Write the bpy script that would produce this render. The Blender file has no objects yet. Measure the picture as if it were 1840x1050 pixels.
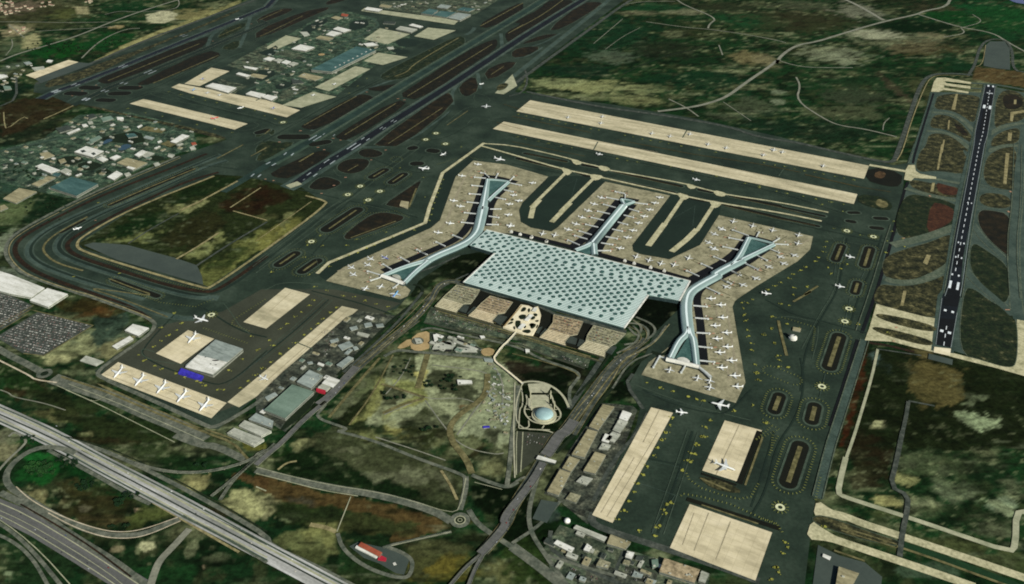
import bpy, bmesh, math, random
import numpy as np
from mathutils import Vector, Matrix
from mathutils.geometry import tessellate_polygon
random.seed(7)
rng = np.random.default_rng(11)
S = bpy.context.scene
COL = S.collection
# ------------------------------------------------------------------ camera and survey helpers
H = 1860.0                     # camera height above the field, metres
F = 1593.5                     # focal length in photo pixels (photo 1840 wide)
PITCH = math.radians(32.6)
CP, SP = math.cos(PITCH), math.sin(PITCH)
def W(p, z=0.0):
    """surveyed point: photo measurement -> place on the level z"""
    u = (p[0]-920)/F; v = (525-p[1])/F
    dx, dy, dz = u, CP+v*SP, -SP+v*CP
    t = (z-H)/dz
    return Vector((dx*t, dy*t, z))
TILE = {'p': (0, 0, 1.0)}
for i, x0 in enumerate((0, 460, 920, 1360)):
    for j, y0 in enumerate((0, 260, 520, 775)):
        TILE['abcd'[i]+str(j)] = (x0, y0, 3.8187)
for k, (x0, y0) in enumerate(((580,410),(760,270),(760,400),(940,330),(1100,330),(1280,370),(1180,470),(1140,600))):
    TILE['n%d' % (k+1)] = (x0, y0, 7.5)
for k, q in enumerate(((820,400,7.5),(1010,440,6.5625),(780,500,7.5),(960,540,7.5),(680,570,6.818),(900,640,6.818),(400,640,5.357),(980,900,6.1333))):
    TILE['m%d' % (k+1)] = q
def T(s):
    out = []; cur = TILE['p']
    for tok in s.split():
        if tok in TILE: cur = TILE[tok]
        else:
            x, y = tok.split(',')
            out.append((cur[0]+float(x)/cur[2], cur[1]+float(y)/cur[2]))
    return out
def chaikin(P, n, closed=True):
    for _ in range(n):
        Q = []
        m = len(P)
        if closed:
            for i in range(m):
                a, b = P[i], P[(i+1) % m]
                Q += [a*0.75+b*0.25, a*0.25+b*0.75]
        else:
            Q.append(P[0])
            for i in range(m-1):
                a, b = P[i], P[i+1]
                Q += [a*0.75+b*0.25, a*0.25+b*0.75]
            Q.append(P[-1])
        P = Q
    return P
LZ = 0.4
LN = {}
def lev(l):
    """height of a sheet: its layer plus a small step so that no two sheets share a plane"""
    k = LN[l] = LN.get(l, -1)+1
    return l*LZ+0.012*(k % 32)
def setp(o, **k):
    for a, b in k.items():
        if b is not None: o[a] = b
    return o
class MB:
    def __init__(s): s.v = []; s.f = []
    def add(s, vs, fs):
        n = len(s.v); s.v += [tuple(q) for q in vs]; s.f += [tuple(i+n for i in f) for f in fs]
    def poly(s, P, z, holes=()):
        loops = [P]+list(holes)
        flat = [Vector((q[0], q[1], 0)) for L in loops for q in L]
        tri = tessellate_polygon([[Vector((q[0], q[1], 0)) for q in L] for L in loops])
        fs = []
        for t in tri:
            a, b, c = (flat[i] for i in t)
            fs.append(t if (b-a).cross(c-a).z > 0 else (t[0], t[2], t[1]))
        s.add([(q[0], q[1], z) for q in flat], fs)
    def stroke(s, P, w, z, closed=False):
        n = len(P); vs = []; fs = []
        for i in range(n):
            a = P[i-1] if (i > 0 or closed) else P[i]
            b = P[(i+1) % n] if (i < n-1 or closed) else P[i]
            d = Vector((b[0]-a[0], b[1]-a[1]))
            if d.length < 1e-6: d = Vector((1, 0))
            d.normalize()
            k = 1.0
            if (0 < i < n-1) or closed:
                e = Vector((P[i][0]-a[0], P[i][1]-a[1]))
                if e.length > 1e-6:
                    e.normalize(); k = 1/max(0.5, abs(e.dot(d)))
            nx, ny = -d.y*w/2*k, d.x*w/2*k
            vs += [(P[i][0]+nx, P[i][1]+ny, z), (P[i][0]-nx, P[i][1]-ny, z)]
        m = n if closed else n-1
        for i in range(m):
            j = (i+1) % n
            fs.append((2*i+1, 2*j+1, 2*j, 2*i))
        s.add(vs, fs)
    def ring(s, c, r0, r1, z, n=28, sq=1.0):
        P = []; Q = []
        for i in range(n):
            a = 2*math.pi*i/n
            P.append((c[0]+r0*math.cos(a), c[1]+r0*math.sin(a)*sq, z)); Q.append((c[0]+r1*math.cos(a), c[1]+r1*math.sin(a)*sq, z))
        s.add(P+Q, [(i, n+i, n+(i+1) % n, (i+1) % n) for i in range(n)])
    def disc(s, c, r, z, n=14, jit=0.0, sq=1.0):
        P = []
        for i in range(n):
            a = 2*math.pi*i/n; k = r*(1+jit*random.uniform(-1, 1))
            P.append((c[0]+k*math.cos(a), c[1]+k*math.sin(a)*sq, z))
        s.add(P, [tuple(range(n))])
    def prism(s, P, z0, z1, top=True, bottom=False):
        P = list(P)
        ar = sum(P[i][0]*P[(i+1) % len(P)][1]-P[(i+1) % len(P)][0]*P[i][1] for i in range(len(P)))
        if ar < 0: P = P[::-1]
        n = len(P)
        vs = [(q[0], q[1], z0) for q in P]+[(q[0], q[1], z1) for q in P]
        fs = [(i, (i+1) % n, n+(i+1) % n, n+i) for i in range(n)]
        s.add(vs, fs)
        if top: s.poly(P, z1)
        if bottom:
            k = len(s.v); s.v += [(q[0], q[1], z0) for q in P]; s.f.append(tuple(k+n-1-i for i in range(n)))
    def box(s, c, hx, hy, z0, z1, a=0.0):
        ca, sa = math.cos(a), math.sin(a)
        P = [(c[0]+x*ca-y*sa, c[1]+x*sa+y*ca) for x, y in ((-hx,-hy),(hx,-hy),(hx,hy),(-hx,hy))]
        s.prism(P, z0, z1, True, True)
    def build(s, name, m, parent=None, origin=None, smooth=False, **props):
        me = bpy.data.meshes.new(name)
        o0 = Vector(origin) if origin is not None else Vector((0, 0, 0))
        me.from_pydata([(q[0]-o0.x, q[1]-o0.y, q[2]-o0.z) for q in s.v], [], s.f)
        me.validate(); me.update()
        if smooth:
            for p in me.polygons: p.use_smooth = True
        if m: me.materials.append(m)
        o = bpy.data.objects.new(name, me); COL.objects.link(o)
        if parent: o.parent = parent
        else: o.location = o0
        setp(o, **props)
        return o
def wpts(s, z, sm=0, closed=True):
    P = [W(q, z) for q in T(s)]
    return chaikin(P, sm, closed) if sm else P
# ------------------------------------------------------------------ materials
def lin(c):
    c = c/255.0
    return c/12.92 if c <= 0.04045 else ((c+0.055)/1.055)**2.4
def C(r, g, b): return (lin(r), lin(g), lin(b))
def mat(name, cols, scale=0.02, rough=0.9, fine=0.25, fscale=0.12, along=None, elong=1.0, detail=5, lo=0.32, hi=0.68, spec=0.2, coord='world', joints=0):
    m = bpy.data.materials.new(name); m.use_nodes = True
    nt = m.node_tree; N = nt.nodes; L = nt.links
    b = N['Principled BSDF']; b.inputs['Roughness'].default_value = rough
    b.inputs['Specular IOR Level'].default_value = spec
    g = N.new('ShaderNodeNewGeometry'); mp = N.new('ShaderNodeMapping')
    if coord == 'object':
        tc = N.new('ShaderNodeTexCoord'); L.new(tc.outputs['Object'], mp.inputs['Vector'])
    else: L.new(g.outputs['Position'], mp.inputs['Vector'])
    mp.vector_type = 'TEXTURE'
    if along is not None:
        a, e = W(along[0]), W(along[1]); mp.inputs['Rotation'].default_value = (0, 0, math.atan2(e.y-a.y, e.x-a.x)); mp.inputs['Scale'].default_value = (elong, 1, 1)
    n1 = N.new('ShaderNodeTexNoise'); n1.inputs['Scale'].default_value = scale; n1.inputs['Detail'].default_value = detail
    n1.inputs['Roughness'].default_value = 0.62
    L.new(mp.outputs[0], n1.inputs['Vector'])
    r = N.new('ShaderNodeValToRGB')
    e = r.color_ramp.elements
    k = len(cols)
    e[0].position = lo; e[0].color = (*cols[0], 1); e[1].position = hi; e[1].color = (*cols[-1], 1)
    for i in range(1, k-1):
        q = e.new(lo+(hi-lo)*i/(k-1)); q.color = (*cols[i], 1)
    L.new(n1.outputs[0], r.inputs[0])
    n2 = N.new('ShaderNodeTexNoise'); n2.inputs['Scale'].default_value = fscale; n2.inputs['Detail'].default_value = 3
    L.new(g.outputs['Position'], n2.inputs['Vector'])
    mr = N.new('ShaderNodeMapRange'); mr.inputs[1].default_value = 0.3; mr.inputs[2].default_value = 0.7
    mr.inputs[3].default_value = 1-fine; mr.inputs[4].default_value = 1+fine
    L.new(n2.outputs[0], mr.inputs[0])
    mx = N.new('ShaderNodeVectorMath'); mx.operation = 'SCALE'
    L.new(r.outputs[0], mx.inputs[0]); L.new(mr.outputs[0], mx.inputs['Scale'])
    out = mx.outputs[0]
    if joints:
        mq = N.new('ShaderNodeMapping'); mq.vector_type = 'TEXTURE'; a, e = W((945, 180)), W((1560, 297)); mq.inputs['Rotation'].default_value = (0, 0, math.atan2(e.y-a.y, e.x-a.x))
        L.new(g.outputs['Position'], mq.inputs['Vector'])
        bk = N.new('ShaderNodeTexBrick'); bk.offset = 0.0; bk.inputs['Scale'].default_value = 1.0/joints; bk.inputs['Brick Width'].default_value = 1.0; bk.inputs['Row Height'].default_value = 0.8
        bk.inputs['Mortar Size'].default_value = 0.035; bk.inputs['Color1'].default_value = (1, 1, 1, 1); bk.inputs['Color2'].default_value = (.95, .95, .94, 1); bk.inputs['Mortar'].default_value = (.85, .85, .83, 1)
        L.new(mq.outputs[0], bk.inputs['Vector']); m2 = N.new('ShaderNodeVectorMath'); m2.operation = 'MULTIPLY'
        L.new(out, m2.inputs[0]); L.new(bk.outputs['Color'], m2.inputs[1]); out = m2.outputs[0]
    L.new(out, b.inputs['Base Color'])
    return m
NA = 0.46   # heading of the runways
M = {}
M['asph'] = mat('airfield_asphalt', [C(23,36,27), C(36,50,38), C(52,65,52)], 0.006, fine=0.2, fscale=0.09, lo=0.34, hi=0.68, detail=7)
M['asph_warm'] = mat('warm_asphalt', [C(46,50,38), C(62,66,52)], 0.006, fine=0.12)
M['asph_green'] = mat('dark_green_asphalt', [C(20,34,26), C(28,43,33)], 0.006, fine=0.12)
M['taxi'] = mat('taxiway_asphalt', [C(40,56,48), C(68,84,74)], 0.012, fine=0.25, detail=7)
M['halo'] = mat('shoulder_asphalt', [C(46,60,48), C(72,86,70)], 0.02, fine=0.2)
M['road'] = mat('road_asphalt', [C(64,72,60), C(92,96,82), C(112,114,98)], 0.04, fine=0.25, lo=0.34, hi=0.7)
M['roadg'] = mat('green_grey_road', [C(42,60,47), C(60,78,63)], 0.02, fine=0.15)
M['roadd'] = mat('dark_road', [C(44,52,44), C(62,68,60), C(84,88,78)], 0.04, fine=0.25, lo=0.34, hi=0.7)
M['roadp'] = mat('pale_dusty_road', [C(100,103,88), C(134,134,116)], 0.02, fine=0.15)
M['hwy'] = mat('worn_highway', [C(108,110,102), C(150,151,144), C(190,190,184)], 0.05, fine=0.12, along=((0,735),(500,985)), elong=14)
M['hwyd'] = mat('violet_grey_highway', [C(78,80,76), C(98,98,94)], 0.05, fine=0.12, along=((0,900),(260,1050)), elong=14)
M['rwy'] = mat('runway_asphalt', [C(12,17,22), C(20,27,32)], 0.01, fine=0.2)
M['rwyb'] = mat('runway_navy', [C(14,21,28), C(26,36,44)], 0.01, fine=0.2)
M['rwyg'] = mat('runway_old_green', [C(22,40,34), C(40,60,51)], 0.01, fine=0.15)
M['black'] = mat('rubber_black', [C(7,10,12), C(14,18,20)], 0.02, fine=0.2)
ROWD = ((945,180),(1560,297))
M['conc'] = mat('apron_concrete', [C(156,150,120), C(186,177,144), C(204,195,162)], 0.02, fine=0.1, fscale=0.06, lo=0.34, hi=0.66, along=ROWD, elong=5, joints=30, detail=8)
M['conc2'] = mat('pale_concrete', [C(130,134,106), C(168,168,138)], 0.02, fine=0.12)
M['concp'] = mat('slab_concrete', [C(174,164,132), C(202,191,156), C(214,203,170)], 0.02, fine=0.08, fscale=0.05, lo=0.34, hi=0.66, along=ROWD, elong=2.5, joints=26, detail=8)
M['concg'] = mat('gate_concrete', [C(114,111,86), C(141,137,108), C(160,154,124)], 0.02, fine=0.12, fscale=0.08, lo=0.34, hi=0.68, detail=8, joints=34)
M['lane'] = mat('pale_taxilane', [C(140,138,104), C(172,168,132), C(190,184,148)], 0.03, fine=0.15)
M['isl'] = mat('island_grass', [C(10,14,5), C(19,20,9), C(30,26,12), C(72,66,44)], 0.03, fine=0.4, lo=0.34, hi=0.78, detail=8)
M['islg'] = mat('island_green', [C(10,22,8), C(20,34,14), C(40,46,24), C(96,94,64)], 0.03, fine=0.4, lo=0.34, hi=0.76, detail=8)
M['islr'] = mat('island_rust', [C(11,14,6), C(22,21,9), C(36,29,14), C(60,52,30)], 0.02, fine=0.4, lo=0.34, hi=0.74, detail=8)
M['islo'] = mat('island_olive', [C(18,24,10), C(42,44,24), C(74,72,44), C(120,114,78)], 0.03, fine=0.4, lo=0.36, hi=0.74, detail=8)
M['islk'] = mat('island_dark', [C(8,12,4), C(18,20,8)], 0.012, fine=0.25)
M['brown'] = mat('brown_soil', [C(44,36,20), C(66,50,30), C(88,70,44)], 0.03, fine=0.4, detail=8)
M['verge'] = mat('rust_verge', [C(18,15,6), C(34,24,10), C(48,32,16)], 0.03, fine=0.4, detail=8)
M['tan'] = mat('tan_soil', [C(96,90,58), C(132,124,86), C(150,142,102)], 0.04, fine=0.25, detail=7)
M['tand'] = mat('dark_tan_soil', [C(66,64,38), C(96,92,58), C(118,112,76)], 0.04, fine=0.25, detail=7)
M['pale'] = mat('pale_soil', [C(160,148,120), C(196,186,160)], 0.02, fine=0.2)
M['ochre'] = mat('ochre_soil', [C(142,122,82), C(172,150,106)], 0.02, fine=0.12)
M['lawn'] = mat('dark_lawn', [C(12,24,10), C(22,36,15)], 0.015, fine=0.2)
M['lawng'] = mat('deep_green', [C(16,42,20), C(22,54,26)], 0.012, fine=0.2)
M['slate'] = mat('slate_pad', [C(56,66,60), C(66,76,68)], 0.01, fine=0.06)
M['mud'] = mat('station_yard', [C(66,72,54), C(98,104,76)], 0.02, fine=0.2)
M['yellow'] = mat('yellow_paint', [C(112,114,46), C(156,156,68)], 0.05, fine=0.2)
M['yellowd'] = mat('worn_yellow_paint', [C(96,104,50), C(128,132,68)], 0.05, fine=0.2)
M['ylight'] = mat('pale_yellow_paint', [C(188,192,150), C(210,212,170)], 0.05, fine=0.1)
M['fadedwhite'] = mat('faded_white_paint', [C(128,138,138), C(164,174,172)], 0.05, fine=0.2)
M['white'] = mat('white_paint', [C(196,204,204), C(226,232,230)], 0.05, fine=0.1)
M['wline'] = mat('edge_line_paint', [C(110,122,120), C(132,142,138)], 0.05, fine=0.1)
M['hatch'] = mat('salmon_stand_paint', [C(158,118,92), C(172,134,106)], 0.05, fine=0.15)
M['oline'] = mat('rust_centre_line', [C(66,56,24), C(84,70,30)], 0.03, fine=0.2)
M['exit'] = mat('exit_asphalt', [C(44,60,52), C(70,84,73)], 0.012, fine=0.2, detail=7)
M['edge'] = mat('pale_shoulder', [C(62,76,60), C(90,98,80)], 0.03, fine=0.25)
M['tyremark'] = mat('tyre_mark', [C(140,132,106), C(166,156,126)], 0.05, fine=0.2)
M['rust'] = mat('rust_soil', [C(40,24,13), C(58,34,20), C(72,46,28)], 0.03, fine=0.35, detail=8)
M['lead'] = mat('lead_in_line', [C(58,60,38), C(84,82,56)], 0.05, fine=0.2)
M['oil'] = mat('oil_stain', [C(128,122,98), C(146,140,114)], 0.05, fine=0.15)
M['teal'] = mat('terminal_roof_metal', [C(118,141,132), C(140,163,153)], 0.01, rough=0.45, fine=0.05, spec=0.5)
M['rib'] = mat('roof_seam', [C(200,216,208), C(220,232,224)], 0.01, rough=0.4, fine=0.05)
M['sky'] = mat('skylight_glass', [C(40,68,60), C(66,96,88)], 0.06, rough=0.2, fine=0.15, spec=0.5)
M['pier'] = mat('pier_roof_metal', [C(120,142,136), C(138,158,152)], 0.01, rough=0.35, fine=0.04, spec=0.6)
M['pierl'] = mat('pier_highlight', [C(212,228,222), C(228,240,236)], 0.01, rough=0.3, fine=0.02)  # near-white colour for the highlight painted along the pier roofs
M['court'] = mat('courtyard_glass', [C(50,80,72), C(74,104,95)], 0.03, rough=0.25, fine=0.15, spec=0.5)
M['bridge'] = mat('jet_bridge_metal', [C(176,182,176), C(196,200,194)], 0.05, rough=0.5, fine=0.05)
M['bwall'] = mat('grey_wall', [C(110,112,100), C(132,134,120)], 0.05, fine=0.1)
M['dwall'] = mat('dark_wall', [C(40,48,42), C(56,64,56)], 0.05, fine=0.1)
M['glass'] = mat('facade_glass', [C(34,48,48), C(56,72,70)], 0.05, rough=0.2, fine=0.15, spec=0.5)
M['rwhite'] = mat('white_roof', [C(178,178,164), C(206,206,194), C(222,222,212)], 0.06, fine=0.1, along=ROWD, elong=4, detail=6)
M['rpale'] = mat('pale_grey_roof', [C(132,136,120), C(160,162,146), C(182,184,168)], 0.06, fine=0.15, along=ROWD, elong=4, detail=6)
M['rgrey'] = mat('grey_roof', [C(106,116,108), C(134,144,136), C(150,160,150)], 0.06, fine=0.12, along=ROWD, elong=4, detail=6)
M['rgreen'] = mat('grey_green_roof', [C(86,106,92), C(104,124,108), C(116,136,120)], 0.02, fine=0.08, along=ROWD, elong=4, detail=6)
M['rteal'] = mat('teal_roof', [C(44,74,70), C(60,90,86), C(76,106,100)], 0.03, fine=0.15, along=ROWD, elong=4, detail=6)
M['rtan'] = mat('tan_roof', [C(116,110,82), C(142,136,104), C(162,154,120)], 0.06, fine=0.15, along=ROWD, elong=4, detail=6)
M['rpink'] = mat('pinkish_deck', [C(112,102,76), C(146,132,102), C(166,150,118)], 0.06, fine=0.25, detail=7)
M['rolive'] = mat('olive_deck', [C(98,96,72), C(132,130,102), C(152,148,120)], 0.06, fine=0.25, detail=7)
M['rdark'] = mat('dark_roof', [C(44,52,46), C(62,70,62)], 0.03, fine=0.1)
M['rred'] = mat('red_roof', [C(132,66,46), C(158,84,60)], 0.03, fine=0.08)
M['crimson'] = mat('crimson_cladding', [C(150,30,46), C(172,40,56)], 0.03, fine=0.05)
M['blue'] = mat('blue_doors', [C(40,36,130), C(62,56,176)], 0.06, fine=0.12)
M['skyblue'] = mat('light_blue_paint', [C(96,150,190), C(120,170,206)], 0.03, fine=0.05)
M['indigo'] = mat('indigo_paint', [C(70,84,160), C(88,100,176)], 0.03, fine=0.05)
M['plane'] = mat('airliner_white', [C(214,216,210), C(228,230,224)], 0.05, rough=0.4, fine=0.02, spec=0.5)
M['wing'] = mat('airliner_wing_grey', [C(186,190,186), C(204,208,204)], 0.05, rough=0.4, fine=0.02, spec=0.5)
M['engine'] = mat('engine_grey', [C(120,126,128), C(140,146,148)], 0.05, rough=0.4, fine=0.02)
M['planered'] = mat('red_livery', [C(184,60,52), C(196,72,62)], 0.05, rough=0.4, fine=0.03)
M['tyre'] = mat('tyre_rubber', [C(18,18,18), C(26,26,26)], 0.05, fine=0.03)
M['window'] = mat('cockpit_glass', [C(14,18,22), C(24,28,32)], 0.05, rough=0.15, fine=0.03, spec=0.5)
M['water'] = mat('pond_water', [C(40,62,70), C(54,76,84)], 0.02, rough=0.1, fine=0.05, spec=0.5)
M['sea'] = mat('sea_water', [C(72,78,116), C(84,90,126)], 0.003, rough=0.25, fine=0.05, spec=0.5)
M['leaf'] = mat('tree_leaves', [C(14,36,14), C(26,60,24), C(40,78,32)], 0.05, fine=0.3, fscale=0.3)
M['leafd'] = mat('dark_tree_leaves', [C(10,28,12), C(20,48,20)], 0.05, fine=0.3, fscale=0.3)
M['bark'] = mat('tree_bark', [C(56,44,32), C(76,60,44)], 0.5, fine=0.2)
M['domeb'] = mat('lead_blue_dome', [C(124,152,152), C(150,176,174)], 0.02, rough=0.5, fine=0.08)
M['stone'] = mat('pale_stone', [C(150,150,124), C(172,170,142)], 0.03, fine=0.1)
M['cream'] = mat('cream_paving', [C(206,196,160), C(226,216,184)], 0.03, fine=0.06)
for i, c in enumerate(((214,214,210),(150,154,156),(40,42,46),(120,40,36),(60,74,110),(180,176,160))):
    M['car%d' % i] = mat(('white','silver','black','red','blue','beige')[i]+'_car_paint', [C(*c), C(*c)], 0.1, rough=0.35, fine=0.02, spec=0.5)
def clutter(name, cols, scale):
    m = mat(name, cols, 0.03, fine=0.35, detail=8, lo=0.3, hi=0.72)
    nt = m.node_tree; N = nt.nodes; L = nt.links; b = N['Principled BSDF']
    src = b.inputs['Base Color'].links[0].from_socket
    g = N.new('ShaderNodeNewGeometry'); mp = N.new('ShaderNodeMapping'); mp.vector_type = 'TEXTURE'
    a, e = W(ROWD[0]), W(ROWD[1]); mp.inputs['Rotation'].default_value = (0, 0, math.atan2(e.y-a.y, e.x-a.x)); mp.inputs['Scale'].default_value = (1.6, 1, 1)
    L.new(g.outputs['Position'], mp.inputs['Vector'])
    v = N.new('ShaderNodeTexVoronoi'); v.distance = 'CHEBYCHEV'; v.inputs['Scale'].default_value = scale; L.new(mp.outputs[0], v.inputs['Vector'])
    sp = N.new('ShaderNodeSeparateColor'); L.new(v.outputs['Color'], sp.inputs[0])
    mr = N.new('ShaderNodeMapRange'); mr.inputs[1].default_value = 0.0; mr.inputs[2].default_value = 1.0; mr.inputs[3].default_value = 0.45; mr.inputs[4].default_value = 1.5
    L.new(sp.outputs[0], mr.inputs[0])
    x = N.new('ShaderNodeVectorMath'); x.operation = 'SCALE'; L.new(src, x.inputs[0]); L.new(mr.outputs[0], x.inputs['Scale']); L.new(x.outputs[0], b.inputs['Base Color'])
    return m
M['yard'] = clutter('cluttered_yard', [C(30,44,32), C(54,66,50), C(76,84,64), C(116,116,92)], 0.035)
M['yardd'] = clutter('dark_cluttered_yard', [C(30,38,30), C(48,54,44), C(70,74,60), C(104,104,86)], 0.05)
M['townm'] = clutter('town_lots', [C(16,32,20), C(38,58,42), C(64,82,62), C(122,124,98)], 0.028)
# ------------------------------------------------------------------ flat setting: sheets and strokes
def sheet(name, s, m, l, sm=0, holes=()):
    b = MB(); z = lev(l)
    b.poly(wpts(s, z, sm), z, [wpts(h, z, k) for h, k in holes])
    return b.build(name, M[m], kind='structure')
def sheets(name, items, m, l, sm=2, halo=0, hm='halo'):
    b = MB()
    if halo:
        hb_ = MB()
        for s in items:
            z = lev(l-0.5); hb_.stroke(wpts(s, z, sm), halo, z, True)
        hb_.build('paved_shoulder', M[hm], kind='structure')
    for s in items:
        z = lev(l); b.poly(wpts(s, z, sm), z)
    return b.build(name, M[m], kind='structure')
def strokes(name, items, m, l, sm=2):
    b = MB()
    for k, (s, w) in enumerate(items):
        z = lev(l)
        P = wpts(s, z, 0, False)
        if len(P) > 2 and sm: P = chaikin(P, sm, False)
        b.stroke(P, w, z)
    return b.build(name, M[m], kind='structure')
def sidelines(name, items, w, m, l, sm=2):
    b = MB()
    for s, offs in items:
        P = wpts(s, 0, 0, False)
        if len(P) > 2 and sm: P = chaikin(P, sm, False)
        n = len(P)
        for of in offs:
            Q = []
            for i in range(n):
                d = P[min(n-1, i+1)]-P[max(0, i-1)]; d.normalize(); Q.append(P[i]+Vector((-d.y, d.x, 0))*of)
            b.stroke(Q, w, lev(l))
    return b.build(name, M[m], kind='structure')
def grow(s, k):
    P = T(s); cx = sum(q[0] for q in P)/len(P); cy = sum(q[1] for q in P)/len(P)
    return 'p '+' '.join('%.2f,%.2f' % (cx+(q[0]-cx)*k, cy+(q[1]-cy)*k) for q in P)
def resample(P, step, closed=False):
    out = []; acc = 0.0
    Q = list(P)+([P[0]] if closed else [])
    for i in range(len(Q)-1):
        a, b = Vector(Q[i]), Vector(Q[i+1]); L = (b-a).length
        if L < 1e-6: continue
        d = (b-a)/L
        t = -acc
        while t+step <= L:
            t += step
            if t >= 0: out.append((a+d*t, d))
        acc = L-t
    return out
def capsule(a, b, w, n=9):
    d = Vector((b[0]-a[0], b[1]-a[1])); d.normalize()
    th = math.atan2(d.y, d.x); P = []
    for i in range(n+1):
        t = th-math.pi/2+math.pi*i/n; P.append(Vector((b[0]+w/2*math.cos(t), b[1]+w/2*math.sin(t), 0)))
    for i in range(n+1):
        t = th+math.pi/2+math.pi*i/n; P.append(Vector((a[0]+w/2*math.cos(t), a[1]+w/2*math.sin(t), 0)))
    return P
# ------------------------------------------------------------------ ground with its land cover
def vnoise(x, y, seed):
    xi = np.floor(x).astype(np.int64); yi = np.floor(y).astype(np.int64)
    fx = x-xi; fy = y-yi; fx = fx*fx*(3-2*fx); fy = fy*fy*(3-2*fy)
    def h(a, b):
        n = (a*374761393+b*668265263+seed*974634777) & 0x7fffffff
        n = ((n ^ (n >> 13))*1274126177) & 0x7fffffff
        return ((n ^ (n >> 16)) & 0xffff)/65535.0
    return (h(xi, yi)*(1-fx)+h(xi+1, yi)*fx)*(1-fy)+(h(xi, yi+1)*(1-fx)+h(xi+1, yi+1)*fx)*fy
def fbm(x, y, s, seed, o=4):
    t = 0; a = 0.5; n = 0
    for k in range(o):
        t = t+a*vnoise(x/s, y/s, seed+k*17); n += a; a *= 0.55; s *= 0.5
    return t/n
NR, NC = 620, 660
yy = 900*np.exp(np.linspace(0, math.log(14000/900), NR))
ss = np.linspace(-1.15, 1.15, NC)
GY, GS = np.meshgrid(yy, ss, indexing='ij'); GX = GS*GY
X, Y = GX.ravel(), GY.ravel()
def ss01(a, b, t):
    t = np.clip((t-a)/(b-a), 0, 1); return t*t*(3-2*t)
n1 = fbm(X*0.6, Y, 420, 1, 5); n2 = fbm(X*0.45, Y, 130, 50, 5); n3 = fbm(X, Y, 60, 90, 4); n4 = fbm(X*0.5, Y, 240, 130, 4)
def mixc(c, col, w):
    return c*(1-w[:, None])+np.array(C(*col))[None, :]*w[:, None]
n5 = fbm(X*0.35, Y, 46, 300, 4); n6 = fbm(X*0.7, Y, 30, 400, 3); n7 = fbm(X*0.8, Y, 17, 500, 2)
c = np.tile(np.array(C(21, 47, 23)), (len(X), 1))
c = mixc(c, (42, 40, 22), ss01(0.56, 0.72, n1)*0.55)
c = mixc(c, (16, 36, 18), ss01(0.55, 0.4, n4)*0.7)
c = mixc(c, (104, 102, 76), ss01(0.6, 0.74, n2)*0.6)
c = mixc(c, (70, 64, 44), ss01(0.56, 0.7, n3)*0.35)
c = mixc(c, (128, 126, 98), ss01(0.62, 0.78, n5)*ss01(0.4, 0.6, n4)*0.6)
c = mixc(c, (14, 26, 12), ss01(0.54, 0.68, n6)*0.62)
c = mixc(c, (120, 116, 86), ss01(0.66, 0.84, n7)*ss01(0.42, 0.6, n2)*0.35)
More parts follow.
